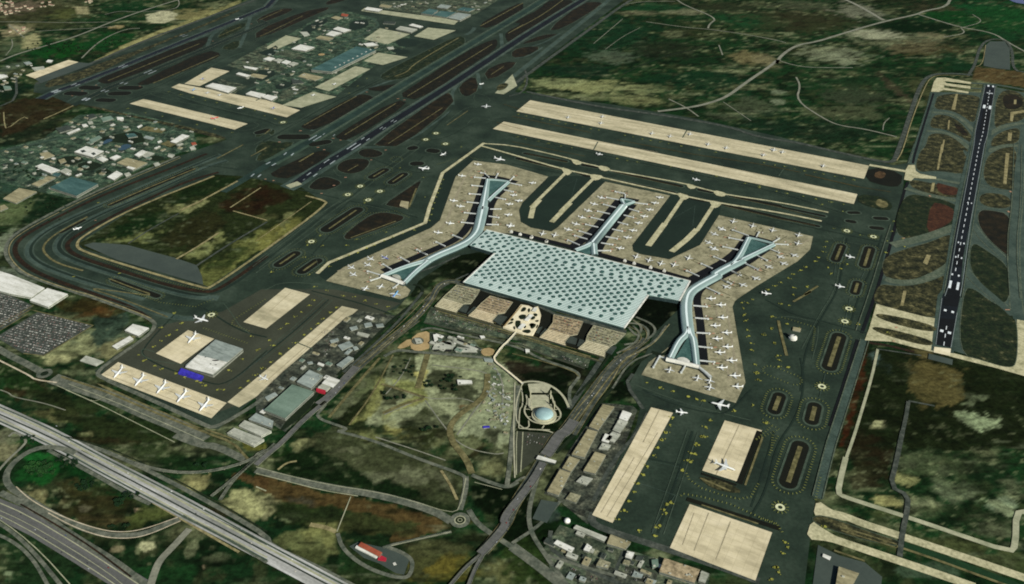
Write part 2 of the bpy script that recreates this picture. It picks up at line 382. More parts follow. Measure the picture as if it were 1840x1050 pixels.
BLOBS = '''
a0 250,60 105 26 66,60,40 .6|a0 110,50 34 14 112,92,80 .6|a0 130,205 26 12 150,132,104 .8|a0 300,330 62 17 16,54,22 .95|a0 480,340 30 14 18,62,20 .8|a0 720,290 44 18 18,56,24 .9
a0 880,40 50 11 15,46,22 .9|a0 1450,100 70 11 128,116,80 .8|a0 460,95 26 9 70,72,40 .8|a0 60,470 18 12 90,96,80 .6|a0 90,620 40 14 12,30,18 .9|a0 100,330 34 14 88,92,70 .5
a0 330,170 60 7 60,62,38 .7|a0 60,930 50 16 18,34,20 .9|a0 200,900 60 10 34,24,14 .8
c0 650,230 90 30 18,46,28 .6|c0 520,600 75 10 148,142,100 .9|c0 860,610 60 9 130,128,92 .8|c0 300,570 50 9 140,138,100 .8|c0 900,690 40 9 128,122,86 .8|c0 640,660 70 7 120,118,84 .6|c0 450,480 60 12 14,34,22 .8|c0 700,390 40 12 92,98,82 .5|c0 1050,340 60 14 34,34,24 .6
c0 1350,560 90 22 15,42,24 .8|c0 1000,60 60 10 20,54,30 .8|c0 870,90 40 4 110,98,78 .7|c0 1180,85 40 5 130,120,98 .7|c0 1640,405 36 13 122,106,76 .9|c0 1650,140 60 12 22,58,32 .8|c0 1500,50 60 10 44,44,30 .6|c0 1640,740 44 14 76,78,60 .6|c0 1500,800 40 7 88,86,70 .5
d0 60,420 24 12 120,108,84 .7|d0 1000,280 85 18 122,118,94 .6|d0 820,230 44 11 168,160,138 .85|d0 520,370 66 14 132,130,108 .7|d0 600,410 30 10 140,138,116 .7|d0 1150,330 66 14 86,68,46 .7|d0 300,140 95 20 62,48,34 .6|d0 700,80 40 14 128,122,106 .8|d0 330,40 60 9 90,84,68 .5
d0 1240,70 50 12 60,48,36 .7|d0 1640,80 60 24 18,60,30 .9|d0 1290,110 44 12 16,52,26 .95|d0 1060,188 72 9 9,28,12 .95|d0 1230,250 26 6 130,118,92 .7|d0 700,650 55 18 58,60,46 .6|d0 420,900 120 20 22,38,24 .85|d0 720,560 90 14 26,46,26 .6|d0 940,600 9 30 74,56,46 .7|d0 1380,430 20 22 18,46,26 .8|d0 1700,230 40 12 20,54,28 .8
d0 150,630 16 4 110,112,92 .8|d0 150,700 12 4 112,114,94 .8|d0 130,870 60 22 16,36,22 .8|d0 620,770 60 12 84,84,62 .5|d0 1250,700 30 40 62,62,40 .85|d0 1380,800 30 30 70,66,44 .8|d0 1370,900 24 26 84,56,42 .8|d0 1700,720 30 34 78,54,36 .85|d0 1700,930 20 22 56,52,32 .8
d1 1270,120 36 40 72,70,46 .9|d1 1300,300 26 14 92,62,42 .8|d1 1090,500 22 44 26,32,16 .95|d1 1260,500 26 34 82,46,30 .95|d1 1130,830 50 32 60,56,32 .85|d1 1170,790 8 8 120,112,74 .9|d1 1660,180 26 28 70,68,46 .85|d1 1620,380 26 12 120,114,78 .9|d1 1600,560 26 30 34,26,14 .9|d1 1560,800 30 36 20,36,18 .9|d1 1100,1020 60 22 52,48,28 .8
d2 1050,100 50 24 44,44,26 .85|d2 1560,250 44 48 24,36,18 .9|d2 1560,300 22 12 86,88,60 .8|d2 1640,380 16 20 92,92,64 .8|d2 1150,720 190 90 24,28,14 .85|d2 1260,640 50 46 92,80,52 .9|d2 1330,760 26 30 86,76,50 .8|d2 1540,900 38 16 150,154,124 .9|d2 1640,930 18 14 130,134,106 .8|d2 845,935 12 9 176,168,130 .9|d2 860,520 12 17 62,74,70 .9|d2 1030,545 9 10 110,106,76 .8|d2 1530,730 34 9 96,100,78 .8|d2 940,800 12 8 110,112,84 .8|d2 1650,620 26 6 70,76,56 .7|d2 1400,1000 90 20 14,30,16 .8
d3 800,100 46 46 30,22,12 .8|d3 1200,120 40 20 24,36,20 .7|d3 1100,200 60 16 92,96,72 .75|d3 1030,330 22 10 140,132,92 .9|d3 910,490 26 11 152,142,98 .9|d3 1400,420 50 20 104,108,84 .7|d3 1290,260 44 14 84,88,66 .7|d3 1690,510 32 14 142,148,122 .9|d3 1620,680 30 16 88,90,68 .7|d3 1450,280 70 40 18,30,16 .5|d3 870,560 30 9 60,64,38 .8|d3 1330,780 110 14 70,72,44 .8|d3 1500,600 50 26 26,32,18 .7|d3 1700,900 60 16 62,66,40 .8|d3 1100,960 60 12 60,72,56 .8
a3 60,110 20 20 150,138,108 .8|a3 290,270 40 20 20,60,24 .95|a3 280,330 24 14 20,66,26 .9|a3 480,220 44 18 16,50,20 .9|a3 600,440 60 22 42,46,24 .8|a3 560,390 20 10 14,46,16 .9|a3 880,450 24 12 18,56,22 .9|a3 830,500 14 10 14,46,18 .9|a3 700,610 50 12 72,58,38 .7|a3 580,535 13 6 206,190,160 .95|a3 260,430 26 14 126,116,84 .8|a3 430,490 8 12 130,120,88 .8|a3 940,540 8 5 170,140,116 .9|a3 1040,570 40 10 80,82,46 .8|a3 1010,795 18 11 202,190,152 .95|a3 800,810 14 9 166,146,116 .85|a3 1320,790 10 16 132,130,100 .8|a3 1480,880 30 9 92,94,70 .7|a3 1400,930 4 4 200,170,140 .9|a3 1350,360 34 14 150,138,98 .9|a3 1700,490 46 22 156,146,106 .9|a3 1480,560 40 12 40,34,20 .8
a3 200,900 80 40 28,44,24 .8|a3 60,975 12 6 140,146,116 .9|a3 1150,970 80 16 24,54,26 .8|a3 200,50 20 14 18,60,24 .9|a3 1000,150 70 16 34,46,22 .8|a3 700,60 70 9 40,32,18 .8|a3 1400,230 26 9 20,56,24 .8|a3 1250,230 60 14 24,42,20 .8
a2 480,410 60 20 146,140,104 .9|a2 560,340 30 26 120,118,84 .8|a2 400,480 26 9 170,160,120 .9|a2 600,130 46 22 50,40,22 .85|a2 640,150 30 12 84,56,30 .7|a2 750,330 50 30 92,96,78 .6|a2 60,640 40 40 18,46,20 .85|a2 180,680 40 16 46,34,20 .8|a2 450,880 26 10 140,130,90 .85|a2 620,990 26 6 130,120,84 .8|a2 500,800 50 14 40,50,26 .8|a2 160,980 40 20 18,64,26 .8|a2 60,1000 26 16 130,122,100 .8|a2 350,850 40 9 92,86,56 .6|a2 900,950 80 20 32,44,20 .8|a2 780,520 20 40 96,96,60 .6
a1 300,480 50 36 16,34,18 .9|a1 160,190 46 26 10,20,8 .95|a1 80,470 40 20 92,98,66 .7|a1 100,540 30 10 60,70,44 .7|a1 30,680 22 34 128,130,110 .8|a1 500,100 40 12 20,28,12 .8|a1 620,150 30 12 18,28,10 .8|a1 100,900 60 16 120,122,108 .5|a0 250,960 80 16 14,26,16 .7|a1 60,280 40 26 48,66,56 .7
b2 1250,700 150 90 98,96,66 .9|b2 1030,540 32 30 34,40,20 .9|b2 1060,480 20 16 26,32,16 .9|b2 1330,650 56 28 30,33,18 .95|b2 950,740 28 17 32,34,20 .95|b2 1080,930 60 26 46,48,28 .9|b2 1200,870 50 20 38,42,26 .85|b2 1130,620 12 26 142,130,86 .9|b2 870,800 30 26 112,108,66 .8|b2 960,950 34 16 134,124,76 .85|b2 1200,970 40 16 36,36,22 .85|b2 1680,820 30 44 124,124,102 .75|b2 1420,790 18 10 110,82,52 .8|b2 1560,600 30 30 88,94,72 .7|b2 1330,530 44 12 104,110,84 .8|b2 1640,660 16 14 70,80,62 .7|b2 690,860 34 34 30,36,18 .9|b2 740,700 20 30 82,86,60 .7|b2 680,770 26 10 84,84,62 .7
b3 700,60 60 12 110,108,68 .8|b3 850,230 110 30 62,64,44 .85|b3 1100,300 50 16 112,108,84 .75|b3 650,230 60 16 100,98,74 .7|b3 900,150 60 14 56,60,38 .8|b3 350,90 22 17 152,142,104 .9|b3 300,230 60 20 20,36,14 .95|b3 600,330 60 14 20,36,14 .95|b3 950,420 60 10 16,26,12 .95|b3 1150,480 50 8 14,24,10 .95|b3 150,170 24 14 22,40,14 .95|b3 560,90 50 16 22,32,14 .9|b3 1500,130 17 20 42,38,22 .95|b3 1630,240 24 26 132,126,90 .8|b3 1420,100 26 18 110,110,80 .7|b3 900,620 120 18 60,58,32 .8|b3 350,560 60 20 38,46,22 .85|b3 60,520 18 20 150,140,106 .9|b3 220,590 20 7 130,134,100 .8|b3 380,800 50 30 104,102,66 .7|b3 450,650 20 10 130,128,84 .8|b3 1150,860 30 18 46,54,22 .9|b3 1300,930 60 26 82,74,32 .8|b3 1250,800 50 14 78,74,50 .7|b3 250,880 60 16 60,62,36 .8|b3 1700,950 40 26 88,84,52 .7|b3 1680,450 50 30 8,20,6 .95|b3 1780,620 30 34 8,20,6 .95|b3 1500,740 44 10 24,28,14 .95|b3 1740,850 26 12 34,54,22 .8
c2 200,600 120 22 22,18,12 .9|c2 100,560 60 10 50,46,34 .7|c2 330,680 30 44 6,16,4 .95|c2 150,900 50 30 8,18,4 .95|c3 30,620 40 40 6,16,4 .95|c3 60,900 40 40 38,50,22 .9|c2 960,180 40 40 4,12,4 .98|c2 760,700 30 12 6,14,4 .95|b1 1450,800 60 26 10,22,6 .97|c3 180,680 30 30 10,22,6 .9|c3 250,540 14 14 52,62,56 .8
'''
for q in BLOBS.replace('\n', '|').split('|'):
    q = q.split()
    if not q: continue
    p = T(q[0]+' '+q[1])[0]; rx, ry = float(q[2]), float(q[3]); col = [int(t) for t in q[4].split(',')]; wt = float(q[5])
    if q[0][:2] in ('c0', 'd0') and col[0] > col[1]: wt *= 0.7
    if sum(col) > 300 and q[0][1] in '23' and q[0][:2] not in ('b2',): wt *= 0.66
    c0_ = W(p); ax = (W((p[0]+rx, p[1]))-c0_).length; ay = abs(W((p[0], p[1]-ry)).y-W((p[0], p[1]+ry)).y)/2
    sel = np.nonzero((abs(X-c0_.x) < ax*1.9) & (abs(Y-c0_.y) < ay*1.9))[0]
    if not len(sel): continue
    e = np.sqrt(((X[sel]-c0_.x)/ax)**2+((Y[sel]-c0_.y)/ay)**2)
    e = e+(n3[sel]-0.5)*1.3+(n2[sel]-0.5)*0.9+(n6[sel]-0.5)*1.1+(n7[sel]-0.5)*0.6
    w = ss01(1.16, 0.72, e)*wt; w = np.clip(w, 0, 1)
    c[sel] = c[sel]*(1-w[:, None])+np.array(C(*col))[None, :]*w[:, None]
POLYS = '''p 540,336 b1 490,410 250,590 0,755 a1 1430,985 570,715 530,680 600,640 900,455 1480,205 1640,215|36,42,21|1|6
a1 640,660 900,500 1110,430 1150,500 960,600 760,670|16,36,14|.9|26
a1 1150,390 1470,215 1620,240 1500,310 1250,400|18,34,14|.8|26
a1 1480,420 1700,300 1833,270 b1 100,330 60,480 a1 1700,470|40,24,12|.85|20
a1 1180,560 1400,470 1560,480 1500,640 1300,700 1100,720|40,34,17|.6|40
b1 0,250 190,330 230,370 100,430 0,440|34,20,10|.8|20
a1 1130,400 1260,400 1270,460 1150,460|126,122,83|.8|30
a1 1240,450 1390,370 1420,400 1270,480|131,126,88|.8|20
a1 700,650 900,640 1000,600 1110,600 1000,680 880,700|117,117,74|.75|34
a1 1150,770 1300,760 1500,610 1560,590 1500,690 1300,790 1200,790|124,122,79|.8|28
a1 1395,930 1400,850 1833,560 1833,690 1440,970|108,106,61|.85|30
a1 1420,850 1560,740 1700,690 1700,760 1480,880|22,38,16|.8|30
b1 60,600 160,560 330,500 300,580 80,700 0,740 0,660|117,110,61|.85|30
b1 180,480 280,450 270,520 170,560|126,122,83|.75|26
b1 0,540 120,520 140,470 0,480|83,81,51|.7|26
a0 285,588 320,545 560,478 640,440 1000,318 1400,160 1640,40 1660,75 1020,335 640,522 340,605|70,64,36|.9|14
a0 290,590 420,520 560,490 600,510 340,605|40,30,14|.9|12
a0 630,432 900,285 1180,175 1290,172 1260,220 1000,305 660,440|146,134,94|.95|9
a0 1200,180 1400,100 1640,5 1670,30 1420,145 1290,195|134,124,84|.85|14
a0 165,250 240,228 290,300 260,335 150,335|150,138,104|.95|10
a0 150,260 170,250 175,330 150,335|128,120,88|.9|8
a0 500,50 600,45 608,98 540,100|150,136,106|.9|9
a0 1010,105 1100,75 1200,80 1210,140 1100,162 1010,152|176,164,138|.95|10
a0 740,182 850,172 840,198 750,200|150,128,94|.9|7
a0 40,165 130,175 195,205 170,235 100,220|154,138,114|.9|10
a0 420,90 480,80 480,130 400,130|74,74,42|.8|10
a0 0,745 130,682 340,665 480,690 560,712 430,775 300,820 30,950 0,955|44,34,20|.95|14
a0 -20,950 160,890 400,810 480,800 300,900 60,990|24,34,20|.9|14
a0 540,790 880,770 1330,880 1345,1040 a1 1240,60 800,245 530,385 300,330 -40,260 a0 -40,1030 300,950|44,66,48|.9|10
a1 20,160 130,110 330,150 360,210 250,260 100,230|9,20,8|.97|12
a1 200,440 300,330 520,370 400,480 150,560|18,36,20|.95|14
a1 360,120 470,70 600,100 480,150|20,30,12|.95|6
a1 510,140 620,110 720,140 600,192|20,32,12|.95|6
b2 900,470 1120,440 1640,480 1790,650 1740,1080 1350,980 760,900 900,600|140,138,110|1|14
b2 1480,480 1660,500 1780,660 1740,1070 1400,1000 1560,800 1580,600|131,131,106|.9|16
b2 1600,560 1700,600 1690,700 1600,680|70,81,61|.8|12
b2 1560,960 1680,980 1660,1060 1560,1030|40,40,26|.85|14
b2 640,930 860,600 900,660 820,840 760,900|124,119,74|.95|14
b2 880,450 1060,450 1110,560 1060,650 900,620 920,530|32,40,18|.85|20
b2 860,690 980,680 1060,740 960,790 880,780|30,32,16|.85|18
b2 1180,560 1380,560 1540,650 1530,740 1380,730 1180,680|28,32,16|.88|22
b2 1000,900 1150,840 1300,870 1320,960 1180,1040 1040,980|36,40,20|.93|26
b2 1380,790 1460,760 1520,760 1400,830|110,79,47|.8|16
b2 1550,540 1600,540 1590,760 1440,860 1330,960 1290,940 1400,830 1540,740|106,106,83|.9|8
b2 1090,570 1180,560 1150,690 1080,680|164,151,97|.95|8
b2 900,620 1080,650 1180,740 1150,770 960,690|126,124,76|.95|12
b2 880,840 1040,770 1170,730 1180,760 1000,830 880,870|131,126,76|.9|12
b2 560,870 780,690 800,720 720,880 620,900|22,28,12|.95|12
b2 470,850 540,790 700,650 880,480 900,500 680,720 560,880|92,92,70|.85|16
b3 420,0 560,-10 1060,170 1420,300 1380,500 1250,500 800,260 300,150|58,60,40|.95|20
b3 250,150 400,100 700,250 1240,470 1380,500 1330,545 800,400 300,320 80,240|16,30,12|.97|10
b3 560,100 700,90 760,150 600,150|96,94,72|.7|20
b3 700,240 850,250 1100,280 1180,330 1000,340 800,300|104,102,80|.75|26
b3 1050,180 1180,230 1330,300 1330,420 1200,330|92,90,70|.7|26
b3 0,300 200,350 450,410 800,470 1080,540 1250,600 1335,670 1200,705 900,780 950,690 1150,640 800,570 400,500 150,460 0,380|76,58,34|.92|8
b3 200,430 430,450 440,500 250,470|56,52,42|.85|10
b3 600,560 900,600 1130,680 900,740 700,690 560,690|44,48,26|.9|14
b3 60,420 300,520 560,540 540,690 300,640 120,600|28,36,18|.9|20
b3 370,640 480,650 560,700 540,790 300,760 280,720|110,106,66|.85|16
b3 1060,880 1280,760 1500,820 1520,840 1330,960 1080,1060 1040,1020|62,62,38|.85|20
b3 1150,960 1300,880 1420,890 1350,960 1200,1020|92,80,34|.9|14
b3 1480,360 1580,360 1710,410 1800,380 1830,420 1700,640 1640,580 1480,500|7,17,5|.98|5
b3 1720,640 1833,480 c3 60,500 0,780 b3 1700,740|7,17,5|.98|5
b1 1010,960 1200,820 1430,712 1635,745 1440,945 1250,905 1150,1010 1080,1055|20,28,15|.98|5
b1 1240,850 1430,740 1625,748 1440,930 1380,880|9,17,5|.98|5
c2 935,45 1145,85 1145,250 1010,245 960,210 835,190|5,11,4|.99|4
c2 0,560 250,570 400,600 360,740 250,650 100,625|8,16,5|.96|5
c2 -60,480 150,500 230,570 60,590 -40,560|34,28,20|.85|14
m6 250,330 520,300 760,440 800,560 700,840 570,890 220,880 240,500|9,20,5|.98|4
c2 980,470 840,520 760,640 800,700 780,740 660,790 700,700 900,520|8,18,6|.95|6
c3 20,490 150,330 110,480 130,690 0,760|7,17,5|.98|4
c3 -20,800 100,690 230,860 330,1060 200,1060 20,830|34,48,20|.95|6
d2 850,420 1833,560 1950,600 1950,1100 480,1100 730,700|21,27,11|.97|10
d2 1080,480 1290,500 1420,600 1430,720 1400,800 1200,800 1060,700|88,76,46|.85|30
d2 1395,850 1480,830 1560,870 1680,870 1690,950 1560,990 1430,950|142,148,116|.95|20
d2 1420,780 1500,720 1600,720 1580,760 1460,790|98,102,78|.85|16
d2 800,905 870,900 870,960 810,960|170,162,124|.9|10
d2 700,400 760,380 720,700 600,1080 560,1080 660,700|58,28,14|.9|10
d3 990,110 1100,120 1350,210 1450,330 1250,330 1000,280|58,68,44|.75|50
d3 940,290 1060,300 1110,340 1060,380 950,360|132,126,86|.9|18
d3 820,440 930,450 1010,500 1000,530 820,490|146,136,92|.92|10
d3 1560,480 1680,450 1780,490 1780,570 1700,570|134,138,108|.95|20
d3 1280,380 1480,380 1500,450 1350,460|92,98,72|.8|30
d3 1600,660 1700,620 1740,700 1620,740|86,88,66|.8|24
d3 640,40 900,40 900,370 640,420|30,22,11|.8|30
d1 1190,385 1370,440 1360,520 1150,615|58,32,18|.95|14
d1 1040,360 1180,380 1130,600 1010,600 990,500|18,28,10|.95|12
d1 900,830 1150,690 1310,640 1290,790 1100,920 920,910|46,44,22|.9|20
d1 1230,250 1400,280 1390,360 1230,350|84,50,28|.85|16
d1 1130,30 1370,10 1440,150 1400,240 1130,180|52,52,28|.9|20
d1 1560,60 1780,40 1780,290 1570,270|46,50,26|.9|20
d1 1540,320 1740,340 1740,430 1540,420|106,100,62|.92|14
d1 1530,460 1740,500 1740,780 1560,600|30,24,12|.95|10
d1 1490,690 1600,740 1720,870 1720,1060 1640,1040 1480,830|20,36,14|.92|14
d1 1500,760 1560,740 1560,900 1640,1000 1560,960 1480,860|110,118,84|.75|16
d0 1250,650 1520,660 1510,850 1400,800 1230,750|58,60,34|.9|18
d0 1230,790 1360,810 1470,910 1440,980 1330,910 1210,880|58,52,30|.9|18
d0 1340,840 1420,860 1460,960 1380,920|78,46,30|.85|12
d0 1220,920 1340,940 1450,1050 1180,1060|58,58,32|.9|16
d0 1660,620 1850,640 1850,840 1640,860|72,52,32|.92|14
d0 1640,900 1800,870 1800,990 1620,1000|40,42,22|.92|12
d2 850,0 1230,0 1225,190 1020,150 860,110|40,42,22|.92|14
d2 1430,20 1560,60 1760,200 1760,380 1730,500 1560,470 1380,420|28,42,18|.95|12
d0 1500,462 1640,475 1850,500 1850,600 1640,575 1480,545|86,68,44|.9|8
d0 840,170 1000,150 1340,165 1340,200 1200,205 1010,232|9,28,11|.97|6
d0 1140,85 1400,75 1490,130 1350,165 1200,125|16,54,22|.97|8
d0 1380,180 1833,230 1833,60 1500,40 1480,110|20,58,26|.85|40
a2 420,440 700,430 620,330 560,300 500,370 330,460|130,126,94|.9|24
a2 440,60 600,70 860,160 780,200 560,190 360,120|50,42,20|.92|16
a2 600,140 780,140 740,190 620,190|82,54,28|.85|14
a2 640,430 720,360 930,330 780,470|120,112,82|.9|12
a2 590,330 660,270 640,200 850,170 900,220 780,330 700,380 640,360|50,62,52|.92|10
a2 0,480 180,560 240,640 360,700 300,740 100,700 0,600|26,44,18|.93|12
a2 120,700 400,700 700,860 1100,1010 1300,1060 900,1060 560,960|34,40,20|.9|20
a3 150,180 330,140 430,190 380,330 250,360 170,290|22,70,28|.96|14
a3 380,180 520,190 640,290 560,330 420,300|14,46,18|.9|18
a3 420,280 620,420 900,470 960,520 700,620 450,560|50,44,24|.8|30
a3 700,400 960,470 930,510 800,440|16,48,20|.9|10
a3 180,380 300,430 320,490 240,470|120,110,78|.85|14
a3 960,540 1150,560 1110,620 900,640|72,76,40|.85|14
a3 1280,350 1350,310 1460,290 1420,400 1340,420|150,138,96|.92|14
a3 1540,470 1700,370 1800,470 1833,580 1680,570|154,146,106|.92|18
a3 1560,300 1833,400 1833,330 1650,280|76,56,34|.9|8
a3 1640,60 1833,90 1833,130 1700,140|90,86,40|.9|8'''
def inside(px, py, P):
    r = np.zeros(len(px), bool); n = len(P)
    for i in range(n):
        a, b = P[i], P[i-1]
        if a[1] == b[1]: continue
        r ^= ((a[1] > py) != (b[1] > py)) & (px < (b[0]-a[0])*(py-a[1])/(b[1]-a[1])+a[0])
    return r
wx1 = fbm(X, Y, 40, 700, 3)-0.5; wy1 = fbm(X, Y, 40, 800, 3)-0.5; wx2 = fbm(X, Y, 140, 900, 2)-0.5; wy2 = fbm(X, Y, 140, 950, 2)-0.5
for ln in POLYS.split('\n'):
    s_, col, wt, wp = ln.split('|'); P = [W(q) for q in T(s_)]; wp = float(wp)
    x0, x1 = min(q.x for q in P)-60, max(q.x for q in P)+60; y0, y1 = min(q.y for q in P)-60, max(q.y for q in P)+60
    sel = np.nonzero((X > x0) & (X < x1) & (Y > y0) & (Y < y1))[0]
    if not len(sel): continue
    acc = np.zeros(len(sel))
    for k in (0.55, 0.8, 1.05, 1.3):
        acc += inside(X[sel]+k*wp*(3.2*wx1[sel]+2.2*wx2[sel]), Y[sel]+k*wp*(4.5*wy1[sel]+3*wy2[sel]), P)
    w = np.clip(acc/4*float(wt)*(1-0.35*ss01(0.5, 0.7, n3[sel])*(wp > 9)), 0, 1)
    c[sel] = c[sel]*(1-w[:, None])+np.array(C(*[int(t) for t in col.split(',')]))[None, :]*w[:, None]
c = mixc(c, (120, 120, 92), ss01(0.68, 0.84, n7)*ss01(0.46, 0.62, n2)*0.3)
n8 = fbm(X*0.22, Y, 15, 610, 2); c = mixc(c, (108, 110, 88), ss01(0.72, 0.86, n8)*ss01(0.44, 0.6, n4)*0.3); c = mixc(c, (10, 20, 8), ss01(0.34, 0.2, n8)*0.6)
c = c*(1+0.75*(n7-0.5))[:, None]*(1-0.3*ss01(0.55, 0.7, n6))[:, None]*np.array([0.9, 1.03, 0.9])[None, :]
me = bpy.data.meshes.new('ground')
idx = np.arange(NR*NC).reshape(NR, NC)
quads = np.stack([idx[:-1, :-1], idx[:-1, 1:], idx[1:, 1:], idx[1:, :-1]], -1).reshape(-1, 4)
me.vertices.add(NR*NC); me.vertices.foreach_set('co', np.stack([X, Y, np.zeros_like(X)], -1).ravel().astype(np.float32))
me.loops.add(quads.size); me.loops.foreach_set('vertex_index', quads.ravel().astype(np.int32))
me.polygons.add(len(quads)); me.polygons.foreach_set('loop_start', (np.arange(len(quads))*4).astype(np.int32))
me.update(calc_edges=True)
at = me.color_attributes.new('cover', 'FLOAT_COLOR', 'POINT')
at.data.foreach_set('color', np.concatenate([c, np.ones((len(c), 1))], 1).ravel().astype(np.float32))
gm = bpy.data.materials.new('land_cover'); gm.use_nodes = True
nt = gm.node_tree; N = nt.nodes; L = nt.links; b = N['Principled BSDF']
b.inputs['Roughness'].default_value = 1.0; b.inputs['Specular IOR Level'].default_value = 0.05
a_ = N.new('ShaderNodeAttribute'); a_.attribute_name = 'cover'
g_ = N.new('ShaderNodeNewGeometry'); nz = N.new('ShaderNodeTexNoise'); nz.inputs['Scale'].default_value = 0.07; nz.inputs['Detail'].default_value = 8; nz.inputs['Roughness'].default_value = 0.7
L.new(g_.outputs['Position'], nz.inputs['Vector'])
mr = N.new('ShaderNodeMapRange'); mr.inputs[1].default_value = 0.3; mr.inputs[2].default_value = 0.7; mr.inputs[3].default_value = 0.38; mr.inputs[4].default_value = 1.62
L.new(nz.outputs[0], mr.inputs[0])
sc = N.new('ShaderNodeVectorMath'); sc.operation = 'SCALE'; L.new(a_.outputs['Color'], sc.inputs[0]); L.new(mr.outputs[0], sc.inputs['Scale'])
L.new(sc.outputs[0], b.inputs['Base Color'])
me.materials.append(gm)
o = bpy.data.objects.new('ground', me); COL.objects.link(o); o['kind'] = 'structure'
M['farland'] = mat('far_land', [C(20, 38, 20), C(44, 40, 26), C(80, 78, 56)], 0.0015, fine=0.3, fscale=0.01)
b = MB(); b.poly([(-40000, -30000), (40000, -30000), (40000, 40000), (-40000, 40000)], -4); b.build('land', M['farland'], kind='structure')
sheets('sea', ['d0 1720,-6 1833,-6 1990,60 1900,40 1833,28 1770,18'], 'sea', 3, 1)

# ------------------------------------------------------------------ pavement of the airfield
FIELD = 'a1 1480,205 1640,215 p 540,336 b1 490,410 250,590 0,755 a1 1430,975 570,710 540,680 600,640 900,455'
sheet('airfield_pavement', '''p 475,-12 300,60 165,112 62,152 60,166 85,170 125,187 147,188 333,228 408,251 353,270 322,281 183,339 26,417 8,443 10,467 34,493 147,530
 236,559 278,578 275,596 204,640 170,667 181,677 288,727 382,771 393,771 460,714 599,601 628,572 690,560 712,556 743,522 752,505 820,460 880,450 1000,470 1240,540 1215,560 1175,600 1158,640 1129,693 1150,735
 1143,766 1061,922 1067,937 1103,956 1182,982 1339,1040 1365,1060 1445,1060 1456,965 1465,898 1507,775 1554,612 1575,520 1593,459 1611,417 1622,349 1624,323 1640,292 1605,297
 1400,246 1250,213 1100,188 945,168 925,165 941,147 946,131 1124,-2 1132,-12''', 'asph', 1, 0, [(FIELD, 0)])
sheet('asphalt_pad', 'a1 575,690 640,672 770,680 880,690 1080,745 1210,780 1350,828 1385,900 1395,962 1150,890 800,790', 'slate', 5, 0)
strokes('field_track', [('a1 1630,250 1380,385', 12), ('a1 1380,385 1240,450', 14), ('a1 1210,785 1350,705 1500,605', 10), ('a1 1790,295 1580,432', 7), ('a1 1600,455 1833,520', 7),
    ('a1 1470,215 900,440 560,630 520,690 560,730 900,840 1400,985 1440,985 b1 0,770 495,408 460,380 340,350', 12),('b1 380,390 60,620 0,660', 4)], 'tan', 6)
strokes('service_lane', [('a1 880,680 1030,580 1230,470', 8), ('a1 1350,830 1560,690 1833,530', 10)], 'roadd', 6)
# the taxiway loop round the south-west corner
strokes('taxiway', [('a1 1520,70 1200,195 800,370 400,540 230,650 185,730 230,800 400,880 700,975 1000,1055', 40), ('a1 1560,110 1420,150 1000,345 700,470 470,590 390,670 395,740 520,805 830,905 1250,1030 1400,1050 a2 1500,60', 40),
    ('a2 560,0 800,80 1200,200 1340,200', 34)], 'taxi', 2, 3)
strokes('taxiway_rubber', [('a1 1500,70 1200,200 800,370 400,545 240,650 200,730 240,795 400,870 700,965 1000,1045', 12), ('a1 1560,115 1420,158 1000,350 700,475 480,590 402,670 408,735 530,795 830,895 1250,1020 1450,1040 1650,930 b1 0,840', 16)], 'asph_green', 3, 3)
strokes('verge', [('a1 1420,62 1150,172 700,345 300,545 125,650 92,730 150,815 300,905 700,1045 a2 900,120 1040,215', 20), ('a1 1500,190 1280,250 900,425 650,555 480,650 452,705 520,765 800,855 1100,955 1400,1015 1500,1000 1833,765', 20)], 'verge', 3, 3)
strokes('perimeter_road', [('a1 1230,80 700,300 350,470 100,610 38,690 38,770 130,880 560,1030 a2 560,30 900,150 1060,215 1060,270 1000,330 780,480 660,570 690,605 1100,785 1400,930 1470,955 1690,830 1833,730', 15)], 'road', 4, 2)
strokes('perimeter_fence_line', [('a1 1240,90 720,310 370,480 120,620 60,690 62,770 150,870 300,935 570,1022 a2 580,25 910,145 1040,200', 4)], 'tan', 5, 2)
def islands(name, caps, m, l, halo=7):
    b = MB(); h_ = MB()
    for s, w in caps:
        z = lev(l); a, e = wpts(s, z, 0, False); b.poly(capsule(a, e, w), z)
        z = lev(l-1); h_.stroke(capsule(a, e, w+halo), halo, z, True)
    h_.build('paved_shoulder', M['halo'], kind='structure')
    return b.build(name, M[m], kind='structure')
CAPS = [('a1 760,410 1320,170', 34), ('a1 570,520 420,600', 26), ('a1 780,930 1080,1040', 26), ('b1 800,222 882,175', 46), ('b1 935,258 1012,205', 46), ('b1 490,580 690,450', 60), ('b1 160,822 268,750', 46), ('b1 320,868 418,800', 46),
    ('d1 540,790 580,695', 40), ('d1 738,830 775,715', 44), ('d1 672,1015 692,950', 36), ('d2 497,530 565,325', 50), ('d2 120,830 155,735', 42), ('d2 375,900 398,805', 44), ('d3 215,350 298,105', 52),
    ('a0 580,600 650,605', 70), ('a0 480,640 560,645', 70), ('a0 780,642 860,642', 70), ('a0 690,686 760,690', 60), ('a0 850,602 940,604', 70), ('b0 190,940 330,940', 70),('b0 20,910 70,895', 50), ('b0 400,990 480,975',60),
    ('d1 630,525 660,530', 30), ('d1 640,467 690,467', 26), ('d1 820,505 880,508', 30), ('d1 795,570 850,575', 30),('b1 1070,25 1080,22', 50), ('b1 1090,130 1120,130', 50), ('b1 1200,40 1230,45', 50)]
islands('island_grass', CAPS, 'islk', 4)
sheets('island_grass', ['b1 540,170 600,105 720,92 790,112 740,180 640,205', 'b1 350,292 450,212 560,242 590,268 500,312 400,310', 'b1 690,52 760,22 880,52 850,85 740,92'], 'isl', 4, 2, 9)
